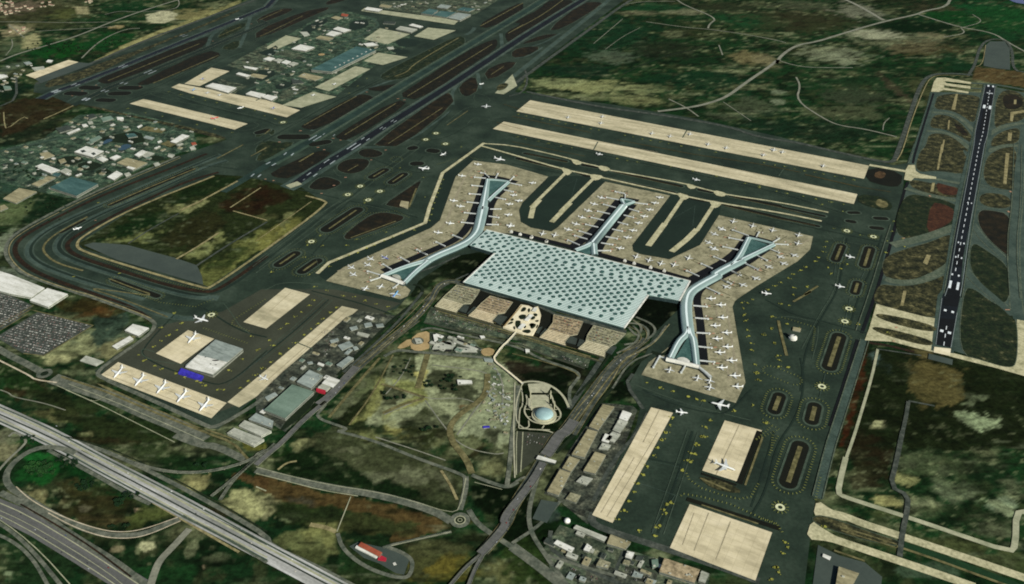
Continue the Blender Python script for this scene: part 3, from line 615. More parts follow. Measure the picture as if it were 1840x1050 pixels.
sheets('island_grass', ['b1 880,410 1000,330 1140,235 1110,300 1050,445 930,425', 'b1 600,625 690,550 790,480 870,462 1000,485 1015,505 980,530 680,640 620,655'], 'islr', 4, 1, 9)
strokes('island_strip', [('a1 740,415 1000,302 1340,165', 9), ('a1 600,495 400,600 305,675 292,735 380,812 570,865', 9), ('a1 750,920 900,980 1100,1048 a2 560,-20 800,50 1150,190', 6), ('b1 805,220 880,175', 7), ('b1 938,255 1012,205', 7), ('b1 500,578 688,450', 8), ('b1 163,820 266,750', 9),
    ('b1 325,866 418,800', 9), ('b1 650,640 960,525', 5), ('b1 1100,300 1050,430', 8), ('d1 542,790 580,695', 10), ('d1 738,832 775,715', 11), ('d1 672,1015 692,950', 11), ('d2 497,530 565,325', 14), ('d2 120,830 155,735', 14), ('d2 375,900 398,805', 14), ('d3 215,350 298,105', 14),
    ('a0 740,555 1370,300', 7), ('a0 1050,572 1500,380', 7), ('b0 330,860 690,660', 6), ('b0 610,925 960,710', 6), ('b0 1040,660 1400,440 1620,305', 6), ('b0 910,985 1280,740', 5), ('b0 1310,860 1455,760', 5), ('c0 0,215 200,110 350,0', 7), ('b0 1730,230 1833,170', 7), ('b0 950,525 1040,495 1080,440 1390,260', 9), ('b0 1540,180 1760,60 1833,20', 8),
    ('b1 297,118 395,58', 10), ('b1 630,180 700,140', 5), ('b0 1610,515 1700,455', 5), ('b1 0,60 70,20', 7), ('a1 1490,95 1670,0', 8), ('a1 1720,80 1833,20', 6),('b0 60,920 95,890', 7), ('a0 1500,250 1650,185', 6), ('b0 20,140 180,70', 6), ('b0 30,250 320,110', 6),('d2 250,85 400,0 d1 300,1045 420,970', 9), ('d2 148,215 160,280 205,455', 10)], 'tand', 5, 2)
# grass between the north-west runways
sheets('runway_grass', ['a0 665,545 860,462 1430,238 1420,295 1370,335 765,575 690,572', 'a0 935,572 1420,342 1525,370 1480,405 1030,580 960,585', 'b0 540,930 965,682 1055,710 640,965 560,955', 'b0 970,660 1095,580 1420,362 1640,262 1662,290 1640,345 1480,442 1130,690', 'b0 305,860 690,648 770,650 825,682 420,893 330,885',
    'b0 755,605 965,576 975,585 885,628 790,622', 'b1 95,190 400,50 470,40 530,62 250,233 120,225', 'b0 1740,300 1712,265 1712,222 1833,158 c0 0,155 200,60 240,0 460,0 330,85 30,265 b0 1760,320', 'b0 1510,182 1690,75 1833,10 1833,75 1610,195'], 'isl', 3, 1)
sheets('runway_grass', ['b0 850,545 870,500 1100,382 1390,240 1442,270 1410,332 1100,512 960,552', 'b0 120,935 80,910 0,950 0,900 130,880', 'b0 0,1010 60,960 200,985 180,1030 b1 20,60 0,60', 'a0 1490,250 1560,190 1690,150 1680,190 1510,272', 'a0 1505,330 1640,268 1640,325 1590,348', 'b1 0,125 20,60 180,-20 280,-15 120,80'], 'islg', 3, 1, 9)
sheets('runway_grass', ['b0 800,990 1290,642 1335,640 1362,715 1000,1002 860,1005', 'b0 1390,590 1500,512 1532,615 1450,668 1405,645', 'b0 1560,490 1700,422 1812,430 1600,562', 'c0 60,300 200,240 325,232 250,262 100,300', 'c0 0,345 110,318 205,325 100,388 0,398', 'c0 235,210 480,20 600,12 622,30 350,200', 'b0 0,130 170,58 270,60 200,97 20,165', 'b0 0,210 320,80 490,48 505,60 430,92 0,282', 'b0 470,20 560,-20 680,-20 500,37'], 'islr', 3, 1, 9)
strokes('service_road', [('a0 110,530 115,680 0,730', 14), ('a0 250,575 640,432 1000,275 1300,165 1833,-30', 30), ('c0 0,590 120,500 500,225 780,20 900,-40', 26), ('c0 90,480 110,560 70,640 -20,660', 12)], 'roadd', 3, 1)
strokes('taxiway', [('c0 -100,610 80,470 330,270 560,90 700,-30', 40), ('a0 460,700 900,440 1400,250 1720,120 1833,70', 12), ('c0 90,330 210,300 330,230', 14), ('c0 20,400 110,390 210,325', 14), ('a0 1420,330 1450,240 1500,215', 26), ('a0 1640,330 1690,220 1720,110', 26),
    ('b0 380,900 700,640 900,560 1100,510', 20), ('b0 1440,240 1480,220 1500,190', 30), ('b0 1690,330 1680,230', 26), ('b0 1350,720 1340,620 1480,500', 22), ('b0 1540,610 1520,500', 22),('b0 560,935 700,985', 20), ('b0 640,1010 1000,1010 1340,760', 14)], 'taxi', 2, 2)
strokes('runway', [('a0 280,680 385,628 520,582 845,455 1100,350 1640,130 1833,50 b0 130,-10 200,-40', 48)], 'rwyb', 5, 0)
strokes('runway_shoulder', [('a0 280,680 385,628 520,582 845,455 1100,350 1640,130 1833,50 b0 130,-10 200,-40', 82)], 'taxi', 4, 0)
strokes('runway', [('a0 500,725 590,682 725,615 1020,497 1400,340 1833,160 b0 20,140', 44)], 'asph_green', 5, 0)
strokes('runway_shoulder', [('b0 100,1120 220,1050 405,948 650,800 1180,480 1833,90 c0 220,0', 92)], 'roadg', 4, 0)
strokes('runway', [('p 400,345 b1 0,190 100,125 240,50 b0 405,948 650,800 1180,480 1833,90 c0 220,0 300,-50', 46)], 'rwyg', 5, 0)
strokes('runway_shoulder', [('b1 210,300 250,280 b0 672,1008 880,870 1180,682 1350,575 1833,255 c0 330,95 520,-20', 92)], 'taxi', 4, 0)
strokes('runway', [('b1 255,278 410,170 b0 672,1008 880,870 1180,682 1350,575 1833,255 c0 330,95 520,-20', 48)], 'rwy', 5, 0)
strokes('runway_stopway', [('b1 220,290 300,262', 44)], 'conc2', 6, 0)
def bars(b, s, length, width, gap, l, n=1):
    """pairs of painted bars either side of a runway centre line; s = centre point then a point further along"""
    P = wpts(s, lev(l), 0, False); d = (P[1]-P[0]).normalized(); nrm = Vector((-d.y, d.x, 0))
    for sgn in (-1, 1):
        c_ = P[0]+nrm*sgn*gap; b.stroke([c_-d*length/2, c_+d*length/2], width, lev(l))
b = MB()
for s, L_, w_, g_ in (('a0 385,628 520,582', 60, 24, 13), ('a0 520,582 845,455', 50, 12, 16), ('a0 845,455 1100,350', 70, 10, 14), ('a0 590,682 725,615', 50, 22, 12), ('a0 1030,495 1400,340', 90, 10, 18), ('a0 850,572 1020,497', 40, 10, 16), ('a0 720,625 850,572', 40, 10, 16), ('a0 1260,245 1640,130', 60, 8, 16), ('a0 1640,132 1700,106', 60, 10, 18),
    ('b0 405,948 650,800', 90, 10, 14), ('b1 225,65 240,50', 40, 10, 20), ('b1 103,132 225,65', 40, 10, 18), ('b1 0,212 100,125', 40, 10, 18), ('b0 672,1006 880,870', 110, 11, 14), ('b0 750,955 880,870', 40, 8, 16), ('b1 505,118 560,80', 60, 9, 18), ('b1 385,205 505,118', 45, 9, 18), ('b0 870,880 1180,682', 40, 6, 10), ('b0 945,832 1180,682', 40, 6, 10), ('b1 560,80 600,52', 20, 4, 0),('b1 440,165 505,118', 20, 4, 0),('b1 330,240 440,165', 20, 4, 0), ('b0 500,925 650,800', 30, 5, 30)):
    bars(b, s, L_*.8, w_*.7, g_, 6)
b.build('runway_markings', M['fadedwhite'], kind='structure')
sheets('warm_apron', ['p 290,585 400,560 470,520 600,520 720,545 700,556 640,600 470,712 395,740 185,668 205,640'], 'asph_warm', 1.5, 0)
strokes('taxiway_rubber', [('b1 0,845 330,590 560,410 640,370 760,270 900,170 1090,30 b0 1340,760', 7), ('b1 640,385 820,420 1000,470 1110,500', 8), ('b1 380,760 560,560 720,420 850,322 1010,205 1150,80', 6), ('b1 90,900 230,760 430,610 560,470 640,390', 6), ('b1 570,370 400,330 250,300 60,245', 6), ('b1 700,60 860,120 1050,190 1200,190', 7), ('b0 880,905 1050,960 1300,960 1500,830 1833,800 c0 200,830', 6), ('c0 0,850 600,985 1100,1085', 6), ('c1 0,-60 300,5 900,130 1400,235 1833,330 d1 600,475', 6), ('c1 0,130 320,195', 7), ('d1 0,490 480,590 900,680', 7), ('d1 480,540 700,610 900,650', 6), ('d1 620,640 590,820 560,1000 d2 440,200 330,420 300,700', 6), ('d1 860,620 790,850 700,1040 d2 640,250', 6), ('d2 60,70 250,175 420,210 600,260 760,300', 7), ('d2 300,470 330,640 280,870 d3 130,100 70,400 -60,620', 6), ('c2 1640,690 1500,840 1400,860 1100,790 900,690', 6), ('c3 1240,0 1130,330 1000,700', 7), ('c3 1150,230 900,180', 6), ('c3 1800,0 1700,350 1640,520', 6), ('a2 1200,170 1000,380 960,470 1400,640 1560,660 1833,420', 6), ('a2 1400,130 1650,290 1833,330', 7), ('b2 500,70 250,300 0,500', 6), ('b2 380,10 700,90 930,170', 7), ('a1 1640,170 1420,140 1250,170', 7), ('a0 400,640 800,660 1050,620 1400,430', 6), ('a0 850,700 1100,610 1300,700 1700,800 1833,830 b0 150,870 300,830', 7), ('b0 0,1000 250,860 500,720 830,560', 8), ('b0 550,110 900,200 1400,200', 7)], 'asph_green', 2.5, 2)
strokes('taxiway_edge', [('b1 0,805 330,545 600,370 700,400', 3), ('b1 0,880 360,620 600,440', 3), ('b1 700,405 1060,480 1120,495', 3), ('b1 860,415 1150,220', 3), ('d1 480,640 900,720', 2.5), ('d1 480,600 560,690', 2.5), ('b1 530,170 560,220 660,210 800,110', 2.5), ('b1 470,960 180,940 60,1000', 3), ('b0 1290,850 1450,730 1520,740', 3), ('b0 250,860 600,640 660,640', 3), ('c2 830,650 1200,790 1640,900', 2.5), ('d2 490,1000 600,640 700,340', 2.5), ('d2 420,240 420,330 380,480', 2.5), ('d2 120,200 220,180 420,230', 2.5), ('a2 1060,430 960,400 990,480 1260,520', 3), ('a2 1530,90 1600,180 1640,250 1720,310', 3), ('a0 850,720 900,690 1010,650 1040,640', 3), ('a0 1030,640 1060,660 1400,735 1440,720 1300,680 1100,630 1040,632', 3), ('a0 1500,745 1790,805', 3), ('a0 1600,890 1700,900 1790,860 1740,840', 3), ('b0 1500,640 1560,650 1620,690 1560,720 1490,690 1500,650', 2.5), ('b0 1450,850 1500,800 1640,830', 3), ('b0 1080,990 1120,1010 1060,1040 1020,1020 1080,990', 2.5), ('b1 910,100 960,70 1010,100 970,135 915,105', 2.5)], 'halo', 2.6, 2)
# aprons of pale concrete
def aprons(name, items, m, l):
    for s in items: sheet(name, s, m, l)
aprons('cargo_apron', ['a0 890,712 985,680 1700,850 1610,890', 'a0 1175,600 1230,575 1833,690 b0 302,758 210,806 a0 1300,640', 'a0 1265,575 1450,465 1575,490 1370,592'], 'conc', 3)
aprons('cargo_apron', ['b0 60,330 205,243 312,265 120,350', 'b0 405,600 680,455 785,475 500,627', 'b0 180,722 390,630 552,665 310,740', 'b0 740,270 850,195 1057,235 900,306', 'b0 1085,250 1180,190 1372,210 1220,274', 'b0 740,420 840,362 1042,393 870,447', 'b0 720,75 745,55 1393,140 1360,171'], 'conc2', 3)
aprons('remote_apron', ['c0 30,765 125,688 d1 770,145 735,235', 'b0 1625,885 1700,835 d1 690,340 665,408', 'a2 1670,225 b2 200,-10 370,35 70,270', 'b2 590,115 700,140 0,738 a2 1640,810 1560,775 1833,548'], 'conc', 3)
aprons('remote_apron', ['a2 690,590 810,500 1555,780 1450,885', 'c2 955,810 1105,848 c3 690,630 550,575', 'c2 1460,900 1715,968 c3 1545,345 1305,270', 'c3 1220,500 1785,695 1670,1025 1083,800', 'a2 1070,440 1290,280 1470,340 1240,512'], 'concp', 3)
aprons('west_apron', ['a0 175,517 470,412 538,427 240,540'], 'concp', 6)
aprons('west_pad', ['a0 240,542 538,428 645,438 280,572'], 'slate', 5)
sheets('engine_run_pad', ['b0 1640,640 1760,510 1792,590 1700,648'], 'conc2', 4, 0)
sheets('island_grass', ['b0 1645,600 1690,570 1735,575 1710,610 1660,625'], 'islo', 5, 2, 9)

strokes('tyre_marks', [('c0 60,745 1833,1055', 2.5), ('c0 100,715 1833,1020', 2), ('c0 80,730 1000,890', 4), ('b0 1660,860 c0 0,870 1000,1045', 3), ('c1 560,20 1833,260 d1 660,385', 2.5), ('c1 600,0 1833,230', 2), ('c3 650,590 1000,10', 2), ('c2 1010,830 900,1050', 2.5), ('c3 610,560 840,180', 2), ('c2 1560,930 c3 1400,300', 2), ('c3 1250,560 1170,780', 2), ('c3 1350,560 1250,820', 2), ('c3 1500,620 1400,880', 2.5), ('b2 640,130 40,700', 2), ('b2 560,200 60,640', 3), ('b2 240,20 20,220', 2), ('a2 760,540 1500,830', 2.5), ('a2 720,580 1450,860', 2), ('a0 960,700 1660,870', 2), ('a0 1210,590 1833,720', 2), ('b0 450,590 730,460', 2)], 'tyremark', 4, 0)
strokes('apron_joint', [('c0 1200,895 1170,945', 6), ('c1 590,-20 560,35', 6), ('d1 185,165 150,215', 6), ('b2 280,365 390,410', 5)], 'halo', 4, 0)

sidelines('taxiway_edge', [('a1 1520,70 1200,195 800,370 400,540 230,650 185,730 230,800 400,880 700,975 1000,1055', (-17, 17)), ('a1 1560,110 1420,150 1000,345 700,470 470,590 390,670 395,740 520,805 830,905 1250,1030 1400,1050 a2 1500,60', (-17, 17)), ('a2 560,0 800,80 1200,200 1340,200', (-14, 14)), ('c0 -100,610 80,470 330,270 560,90 700,-30', (-16, 16)), ('b1 0,845 330,590 560,410 640,370 760,270 900,170 1090,30', (-16, 16)), ('d0 1220,640 1090,1050 d1 1090,60', (-18, 18))], 3.2, 'halo', 3.6, 3)
sidelines('taxiway_edge', [('b0 0,1000 250,860 500,720 830,560 1100,440 1400,270', (-14, 14)), ('a0 460,640 900,640 1050,620 1400,430 1833,250 b0 200,170', (-13, 13)), ('a0 850,700 1100,610 1300,700 1700,800 1833,830 b0 150,870 300,830', (12,)), ('c1 0,-60 300,5 900,130 1400,235 1833,330 d1 600,475', (-13, 13)), ('d1 620,640 590,820 560,1000 d2 440,200 330,420', (-12,)), ('c3 1240,0 1130,330 1000,700', (-16, 16)), ('b2 500,70 250,300 0,500', (-16, 16))], 2.6, 'halo', 3.7, 2)
sidelines('runway_edge', [('a0 385,628 520,582 845,455 1100,350 1640,130 1833,50 b0 130,-10', (-22, 22)), ('a0 590,682 725,615 1020,497 1400,340 1833,160 b0 20,140', (-22, 22)), ('b0 405,948 650,800 1180,480 1833,90 c0 220,0', (-38, 38)), ('b0 672,1008 880,870 1180,682 1350,575 1833,255 c0 330,95 520,-20', (-38, 38))], 3, 'road', 6.5, 0)

sidelines('runway_edge', [('d0 1602,590 1540,900 d1 1525,0 1415,600 1345,1040', (-33, 33)), ('d1 1090,60 1060,135', (-15,)), ('d1 1790,0 1780,400 1745,700 1770,1050', (-18, 18)), ('d2 740,350 640,660 530,1000 d3 500,120 415,460', (-14, 14)), ('d1 960,560 900,750 815,1040 d2 730,300', (-26,))], 3.5, 'edge', 6.5, 1)
# ------------------------------------------------------------------ gate area, taxilanes and bays
GATE = '''b1 480,935 600,842 1200,572 1262,520 1370,220 1490,110 p 910,296 c1 250,220 70,400 48,450 60,530 130,570 270,597 312,570 640,255 1085,350 825,690 832,732 880,752 1080,787 1290,690 1420,485 d1 385,630 365,720 280,800 0,970
 c1 1560,1050 c2 1530,80 1513,120 1602,640 1535,780 888,587 940,500 1010,450 1190,300 1160,60 c1 1150,940 600,760 0,610 b1 1560,600 1420,700 1180,800 1010,960 1060,1000 1040,1040 990,1062'''
sheet('gate_apron', GATE, 'concg', 3)
strokes('gate_apron_stain', [('b1 560,870 1220,610 1310,540 1420,230 1510,150', 10), ('b1 700,900 1250,670', 9), ('c2 1470,100 1550,620', 8), ('c2 1380,60 1440,300 1490,620', 8), ('c1 620,290 380,560', 6), ('c1 1050,370 800,680', 6), ('d1 360,650 -60,920', 8)], 'oil', 4)
strokes('gate_service_road', [('b1 1580,215 1520,400 1460,560 1380,650 1200,730 870,870', 38), ('b1 1720,290 1610,390 1590,560', 34), ('c1 830,410 640,620 580,740', 40), ('c1 740,380 560,600 420,700', 42), ('c1 0,600 600,750 1210,925', 30), ('c1 1620,630 1520,770 1280,900 1170,960', 40), ('c1 1790,690 1560,850 1330,960 1260,1030 c2 1290,200 1320,520', 30), ('b1 1560,215 1660,225 1790,260', 30), ('c1 740,365 870,385', 26), ('c1 1620,625 1790,670', 26)], 'black', 4, 2)  # dark asphalt roads; their black also stands in for the piers' shade
sheets('dark_taxilane', ['b1 1500,70 1290,200 1190,430 1150,540 480,830 420,890 480,932 600,840 1200,570 1262,520 1370,220 1490,110'], 'asph_green', 2, 0)
sheets('bay_asphalt', ['c1 300,215 250,220 70,400 48,450 60,530 130,570 270,597 312,570 640,255 560,215', 'c1 1130,330 1085,352 825,690 832,732 880,752 1080,787 1290,690 1420,485 1440,400'], 'asph_green', 4, 0)
strokes('taxilane', [('p 868,258 c1 0,5 250,60 410,100 480,125 600,150 660,175 760,190 1200,270 1280,295 1380,320 1480,345 1833,395 d1 490,465', 11), ('p 864,262 c1 0,67 360,172 560,212 1180,352 1400,397 1833,465 d1 445,525', 13)], 'lane', 5, 1)
strokes('taxilane', [('p 870,257 b1 1280,195 1190,430 1160,540', 17), ('b1 1165,535 500,810 420,885', 17), ('c1 380,182 130,430', 17), ('c1 190,380 145,430 128,505', 24), ('c1 560,232 330,460', 17), ('c1 400,400 272,532', 24), ('c1 1175,362 1040,560', 18), ('c1 1050,540 935,695', 26), ('c1 1390,405 1270,590', 18), ('c1 1270,580 1200,650 1095,735', 26)], 'lane', 6, 0)
sheets('taxilane_junction', ['c1 400,95 470,112 480,135 430,140', 'c1 590,140 680,160 650,185 600,172', 'c1 1190,265 1260,280 1260,302 1215,305', 'c1 1380,310 1480,335 1450,360 1390,345', 'c1 330,150 420,180 385,215 360,200', 'c1 530,200 640,215 580,250 545,235', 'c1 1130,325 1230,355 1180,385 1150,365', 'c1 1350,380 1450,400 1400,440 1370,420'], 'lane', 5, 1)
islands('island_grass', [('c1 90,60 370,115', 22), ('c1 490,140 580,155', 26), ('c1 690,180 1160,285', 24), ('c1 1290,310 1370,325', 28), ('c1 1500,350 1833,420', 26), ('c1 40,95 330,165', 26), ('c1 450,190 520,215', 30), ('c1 660,235 1110,330', 24), ('c1 1240,370 1320,385', 30), ('c1 1450,410 1833,500', 24), ('d1 20,395 460,490', 18), ('d1 20,470 420,560', 20)], 'islk', 4)
strokes('guide_line', [('c1 100,62 380,122', 3), ('c1 700,188 1150,288', 3), ('c1 1520,362 1833,430 d1 430,505', 3), ('c1 50,105 330,172', 3), ('c1 670,245 1100,335', 3), ('c1 1460,420 1833,510 d1 400,555', 3), ('c0 0,798 540,910', 4), ('c0 720,960 1250,1060 d1 0,130 300,190', 4), ('d1 330,205 700,290', 6), ('d1 700,290 920,325', 3), ('c1 0,-20 500,80', 3), ('b0 1700,715 1833,760', 3), ('b0 1650,840 1833,890', 3)], 'oline', 5, 0)
# ------------------------------------------------------------------ eastern runway, its taxiways and exits
sheet('runway_shoulder', 'd0 1555,575 1648,578 1600,1000 d1 1570,100 1440,760 1400,1050 d2 1390,170 1350,440 1195,420 1240,40 d1 1270,1000 1370,350 1465,-20', 'taxi', 4)
sheet('runway', 'd0 1570,585 1638,588 1580,960 d1 1560,20 1415,780 1395,1050 d2 1372,160 1330,400 1225,380 1270,60 1290,0 d1 1290,1040 1370,560 1490,0 d0 1500,900', 'rwy', 5)
sheets('runway_touchdown', ['d0 1575,650 1620,650 1580,900 1530,890', 'd1 1312,960 1400,960 1395,1050 d2 1375,120 1280,110 1295,0', 'd2 1262,200 1360,205 1335,398 1230,380', 'd1 1375,690 1425,700 1405,840 1350,830'], 'black', 6, 0)
strokes('runway_markings', [('d0 1567,590 1500,900 d1 1490,0 1370,640 1318,960 1290,1040', 2.2), ('d0 1636,592 1582,930 d1 1562,0 1462,560 1410,960 1395,1040', 2.2), ('d2 1270,60 1228,380', 2.0), ('d2 1375,160 1332,400', 2.0)], 'wline', 7, 0)
b = MB(); z = lev(7.5)
P = wpts('d0 1602,600 1550,920 d1 1527,0 1360,880', z, 0, False)
for q, d in resample(P, 60): b.stroke([q, q+d*28], 2.6, z)
for s, L_, w_, g_ in (('d0 1580,735 1560,850', 60, 13, 15), ('d0 1605,592 1602,640', 30, 10, 13), ('d0 1598,640 1590,700', 10, 34, 0), ('d1 1353,965 1368,890', 62, 9, 14), ('d1 1363,895 1380,800', 14, 6, 12), ('d1 1385,775 1400,700', 14, 5, 11), ('d1 1402,675 1415,600', 14, 5, 11), ('d2 1318,150 1330,90', 14, 9, 13), ('d2 1295,292 1305,250', 16, 11, 13), ('d1 1460,400 1480,300', 12, 4, 8)):
    bars(b, s, L_, w_, g_, 7.5)
P = wpts('d2 1310,200 1285,370', z, 0, False)
for q, d in resample(P, 55): b.stroke([q, q+d*26], 2.4, z)
b.build('runway_markings', M['white'], kind='structure')
sheets('runway_stopway', ['d2 1218,395 1332,408 1325,458 1212,432'], 'cream', 7, 0)
sheets('exit_taxiway', ['d2 820,100 1000,150 1160,190 1262,205 1250,260 1240,300 1225,380 1215,432 1100,405 930,360 740,350 770,270 800,170'], 'lane', 3, 0)
sheets('exit_taxiway', ['d2 1325,432 1550,490 1680,520 1740,500 1780,400 1785,205 1850,210 1850,600 1640,540 1320,460'], 'lane', 3, 0)
sheets('grass_island', ['d2 805,175 850,165 1050,205 1200,245 1240,275 1200,295 1020,260 860,210', 'd2 778,265 830,255 1030,300 1180,345 1220,375 1170,390 1000,350 850,305'], 'islo', 4, 2, 5)
strokes('parallel_taxiway', [('d0 1220,640 1090,1050 d1 1090,60', 40), ('d1 1105,0 1060,135', 40)], 'taxi', 3, 0)
strokes('taxiway_rubber', [('d0 1212,640 1085,1050 d1 1070,130', 12), ('d1 1035,255 1005,340 950,560 900,750 810,1050 d2 720,300', 12), ('d2 690,345 600,640 500,940', 10)], 'black', 3, 1)
strokes('taxiway_edge_road', [('d2 730,345 640,660 530,1000 d3 500,120 415,460', 26)], 'taxi', 3, 0)
strokes('exit_taxiway', [('d0 1195,772 1320,775 1400,815 1470,880 1510,920', 20), ('d0 1165,900 1280,903 1380,950 1480,1040', 22), ('d0 1590,925 1680,870 1830,845', 20), ('d0 1580,1040 1690,1000 1840,1000', 22), ('d1 1080,200 1240,240 1430,272', 18), ('d1 1020,300 1100,325 1250,365 1420,392', 22), ('d1 930,690 1040,665 1180,630 1290,590 1390,555', 38), ('d1 880,920 960,945 1090,945 1200,905 1330,830', 28),
    ('d1 1520,280 1740,322 1850,330', 20), ('d1 1500,428 1620,445 1760,468', 22), ('d1 1475,540 1560,660 1690,770 1760,870', 26), ('d1 1430,860 1520,960 1640,1060 d2 1760,180', 30), ('d1 1850,-40 1800,120 1790,400 1760,650 1770,1050 d2 1800,210', 40), ('d0 1833,870 1815,1000 1820,1060', 30), ('d0 1455,570 1640,580 1850,620', 18), ('d0 1455,605 1570,612', 14), ('d0 1450,635 1560,642', 14)], 'exit', 3, 3)
strokes('paved_shoulder', [('d0 1195,772 1320,775 1400,815 1470,880 1510,920', 29), ('d0 1165,900 1280,903 1380,950 1480,1040', 31), ('d0 1590,925 1680,870 1830,845', 29), ('d0 1580,1040 1690,1000 1840,1000', 31), ('d1 1080,200 1240,240 1430,272', 27), ('d1 1020,300 1100,325 1250,365 1420,392', 31), ('d1 930,690 1040,665 1180,630 1290,590 1390,555', 47), ('d1 880,920 960,945 1090,945 1200,905 1330,830', 37),
    ('d1 1520,280 1740,322 1850,330', 29), ('d1 1500,428 1620,445 1760,468', 31), ('d1 1475,540 1560,660 1690,770 1760,870', 35), ('d1 1430,860 1520,960 1640,1060 d2 1760,180', 39), ('d1 1850,-40 1800,120 1790,400 1760,650 1770,1050 d2 1800,210', 49), ('d0 1833,870 1815,1000 1820,1060', 39), ('d0 1455,570 1640,580 1850,620', 27), ('d0 1455,605 1570,612', 23), ('d0 1450,635 1560,642', 23)], 'edge', 2.6, 3)
sheets('turn_pad', ['d0 1195,630 1215,560 1235,535 1290,533 1470,565 1470,578 1290,557 1300,572 1465,592 1465,610 1285,587 1285,603 1455,630 1450,642 1280,617 1250,632'], 'lane', 4, 0)
sheets('turn_pad', ['d1 1040,140 1085,140 1090,180 1120,200 1230,222 1230,236 1120,232 1080,228 1058,250 1010,240 1020,190 770,146 775,134 1020,176'], 'lane', 5, 0)
sheets('dark_infield', ['d1 772,150 1000,192 990,285 900,290 738,240'], 'islk', 4, 1)
sheets('orange_rubble', ['d1 820,180 890,190 870,235 800,225'], 'brown', 5, 1)
sheets('rough_infield', ['d1 690,338 870,358 940,420 900,460 700,405'], 'islg', 4, 1)
sheets('gravel_heap', ['d1 800,400 880,380 910,420 860,440', 'd1 830,370 870,385 850,410 815,400'], 'tand', 5, 2)
sheets('island_strip', ['d0 1365,645 1380,645 1360,755 1335,750', 'd1 1265,0 1280,0 1248,172 1235,172', 'd0 1315,825 1325,825 1318,890 1308,890', 'd0 1280,960 1290,960 1275,1050 1262,1050', 'd0 1765,685 1782,685 1780,715 1763,715', 'd0 1725,910 1752,912 1745,968 1720,965', 'd0 1740,770 1850,755 1850,770 1765,785 1755,835 1738,830', 'd1 1708,58 1733,60 1712,272 1690,270', 'd1 1203,262 1222,262 1212,322 1190,322', 'd1 1170,392 1190,392 1145,585 1125,580', 'd1 1655,492 1692,495 1682,685 1640,668', 'd1 1070,745 1103,748 1080,872 1045,868', 'd1 1600,850 1650,880 1640,980 1595,960', 'd2 1585,185 1612,185 1605,290 1575,275', 'd2 1005,10 1028,10 1005,115 985,110', 'd1 1165,755 1195,760 1170,825 1140,810'], 'tan', 3, 0)
strokes('perimeter_road', [('d0 1480,515 1340,503 1180,512 1115,600 1060,760 1000,950 960,1060 d1 935,125 820,110 500,40 300,-10 d0 0,940 c0 1500,870 1000,785 600,735 100,630', 24), ('d0 1450,520 1500,440 1530,320 1590,270 1700,268 1755,340 1755,480 1850,500', 18)], 'roadd', 3, 2)
strokes('perimeter_fence_line', [('d0 1460,525 1330,515 1200,520 1150,600 1060,830 1000,1040 d1 960,110', 5), ('d0 1500,460 1550,440 1570,310', 4)], 'tan', 5, 2)
sheets('overrun_pad', ['d0 1600,285 1700,285 1735,335 1738,480 1640,470 1555,452 1572,310'], 'slate', 4, 0)
# ------------------------------------------------------------------ southern exits, field and roads on the right
strokes('exit_taxiway', [('d3 400,540 600,580 700,625 900,690 1200,790 1500,890 1850,1010', 27), ('d3 355,690 480,725 660,785 900,865 1200,965 1500,1070', 27)], 'lane', 3, 2)
sheets('exit_taxiway', ['d3 412,468 520,545 650,590 640,625 450,575 385,580', 'd3 375,610 440,660 560,730 700,790 690,815 500,755 335,740'], 'lane', 4, 1)
sheets('grass_island', ['d3 370,600 430,578 520,600 800,700 990,760 990,790 760,750 560,690 440,650'], 'islo', 4, 1, 5)
strokes('drain', [('d3 570,655 960,775', 5), ('d3 580,680 960,800', 4), ('d3 960,790 1200,870 1500,980 1720,1060', 8)], 'tand', 5, 0)
strokes('verge_green', [('d3 1010,780 1300,880 1600,990 1800,1070', 26)], 'lawng', 3, 0)
strokes('rust_verge', [('d2 760,365 900,385 1080,430', 14)], 'verge', 3, 1)
strokes('perimeter_road', [('d2 830,410 790,600 700,900 d3 655,70 610,190 555,420', 9), ('d3 610,180 580,300 555,425 600,450 800,515 1050,595 1300,680 1740,830 1775,780 1780,560 1850,550', 16)], 'conc2', 4, 1)
strokes('service_road', [('d3 1000,0 960,200 915,380 1040,440 1030,560 1000,690 980,860', 14), ('d2 1040,770 1020,900 980,1050', 12), ('d2 1040,765 1220,800', 8), ('d2 830,410 1000,435 1130,455', 6)], 'roadd', 5, 1)
sheets('slate_pad', ['d2 1180,440 1345,482 1340,520 1175,478'], 'slate', 5, 0)
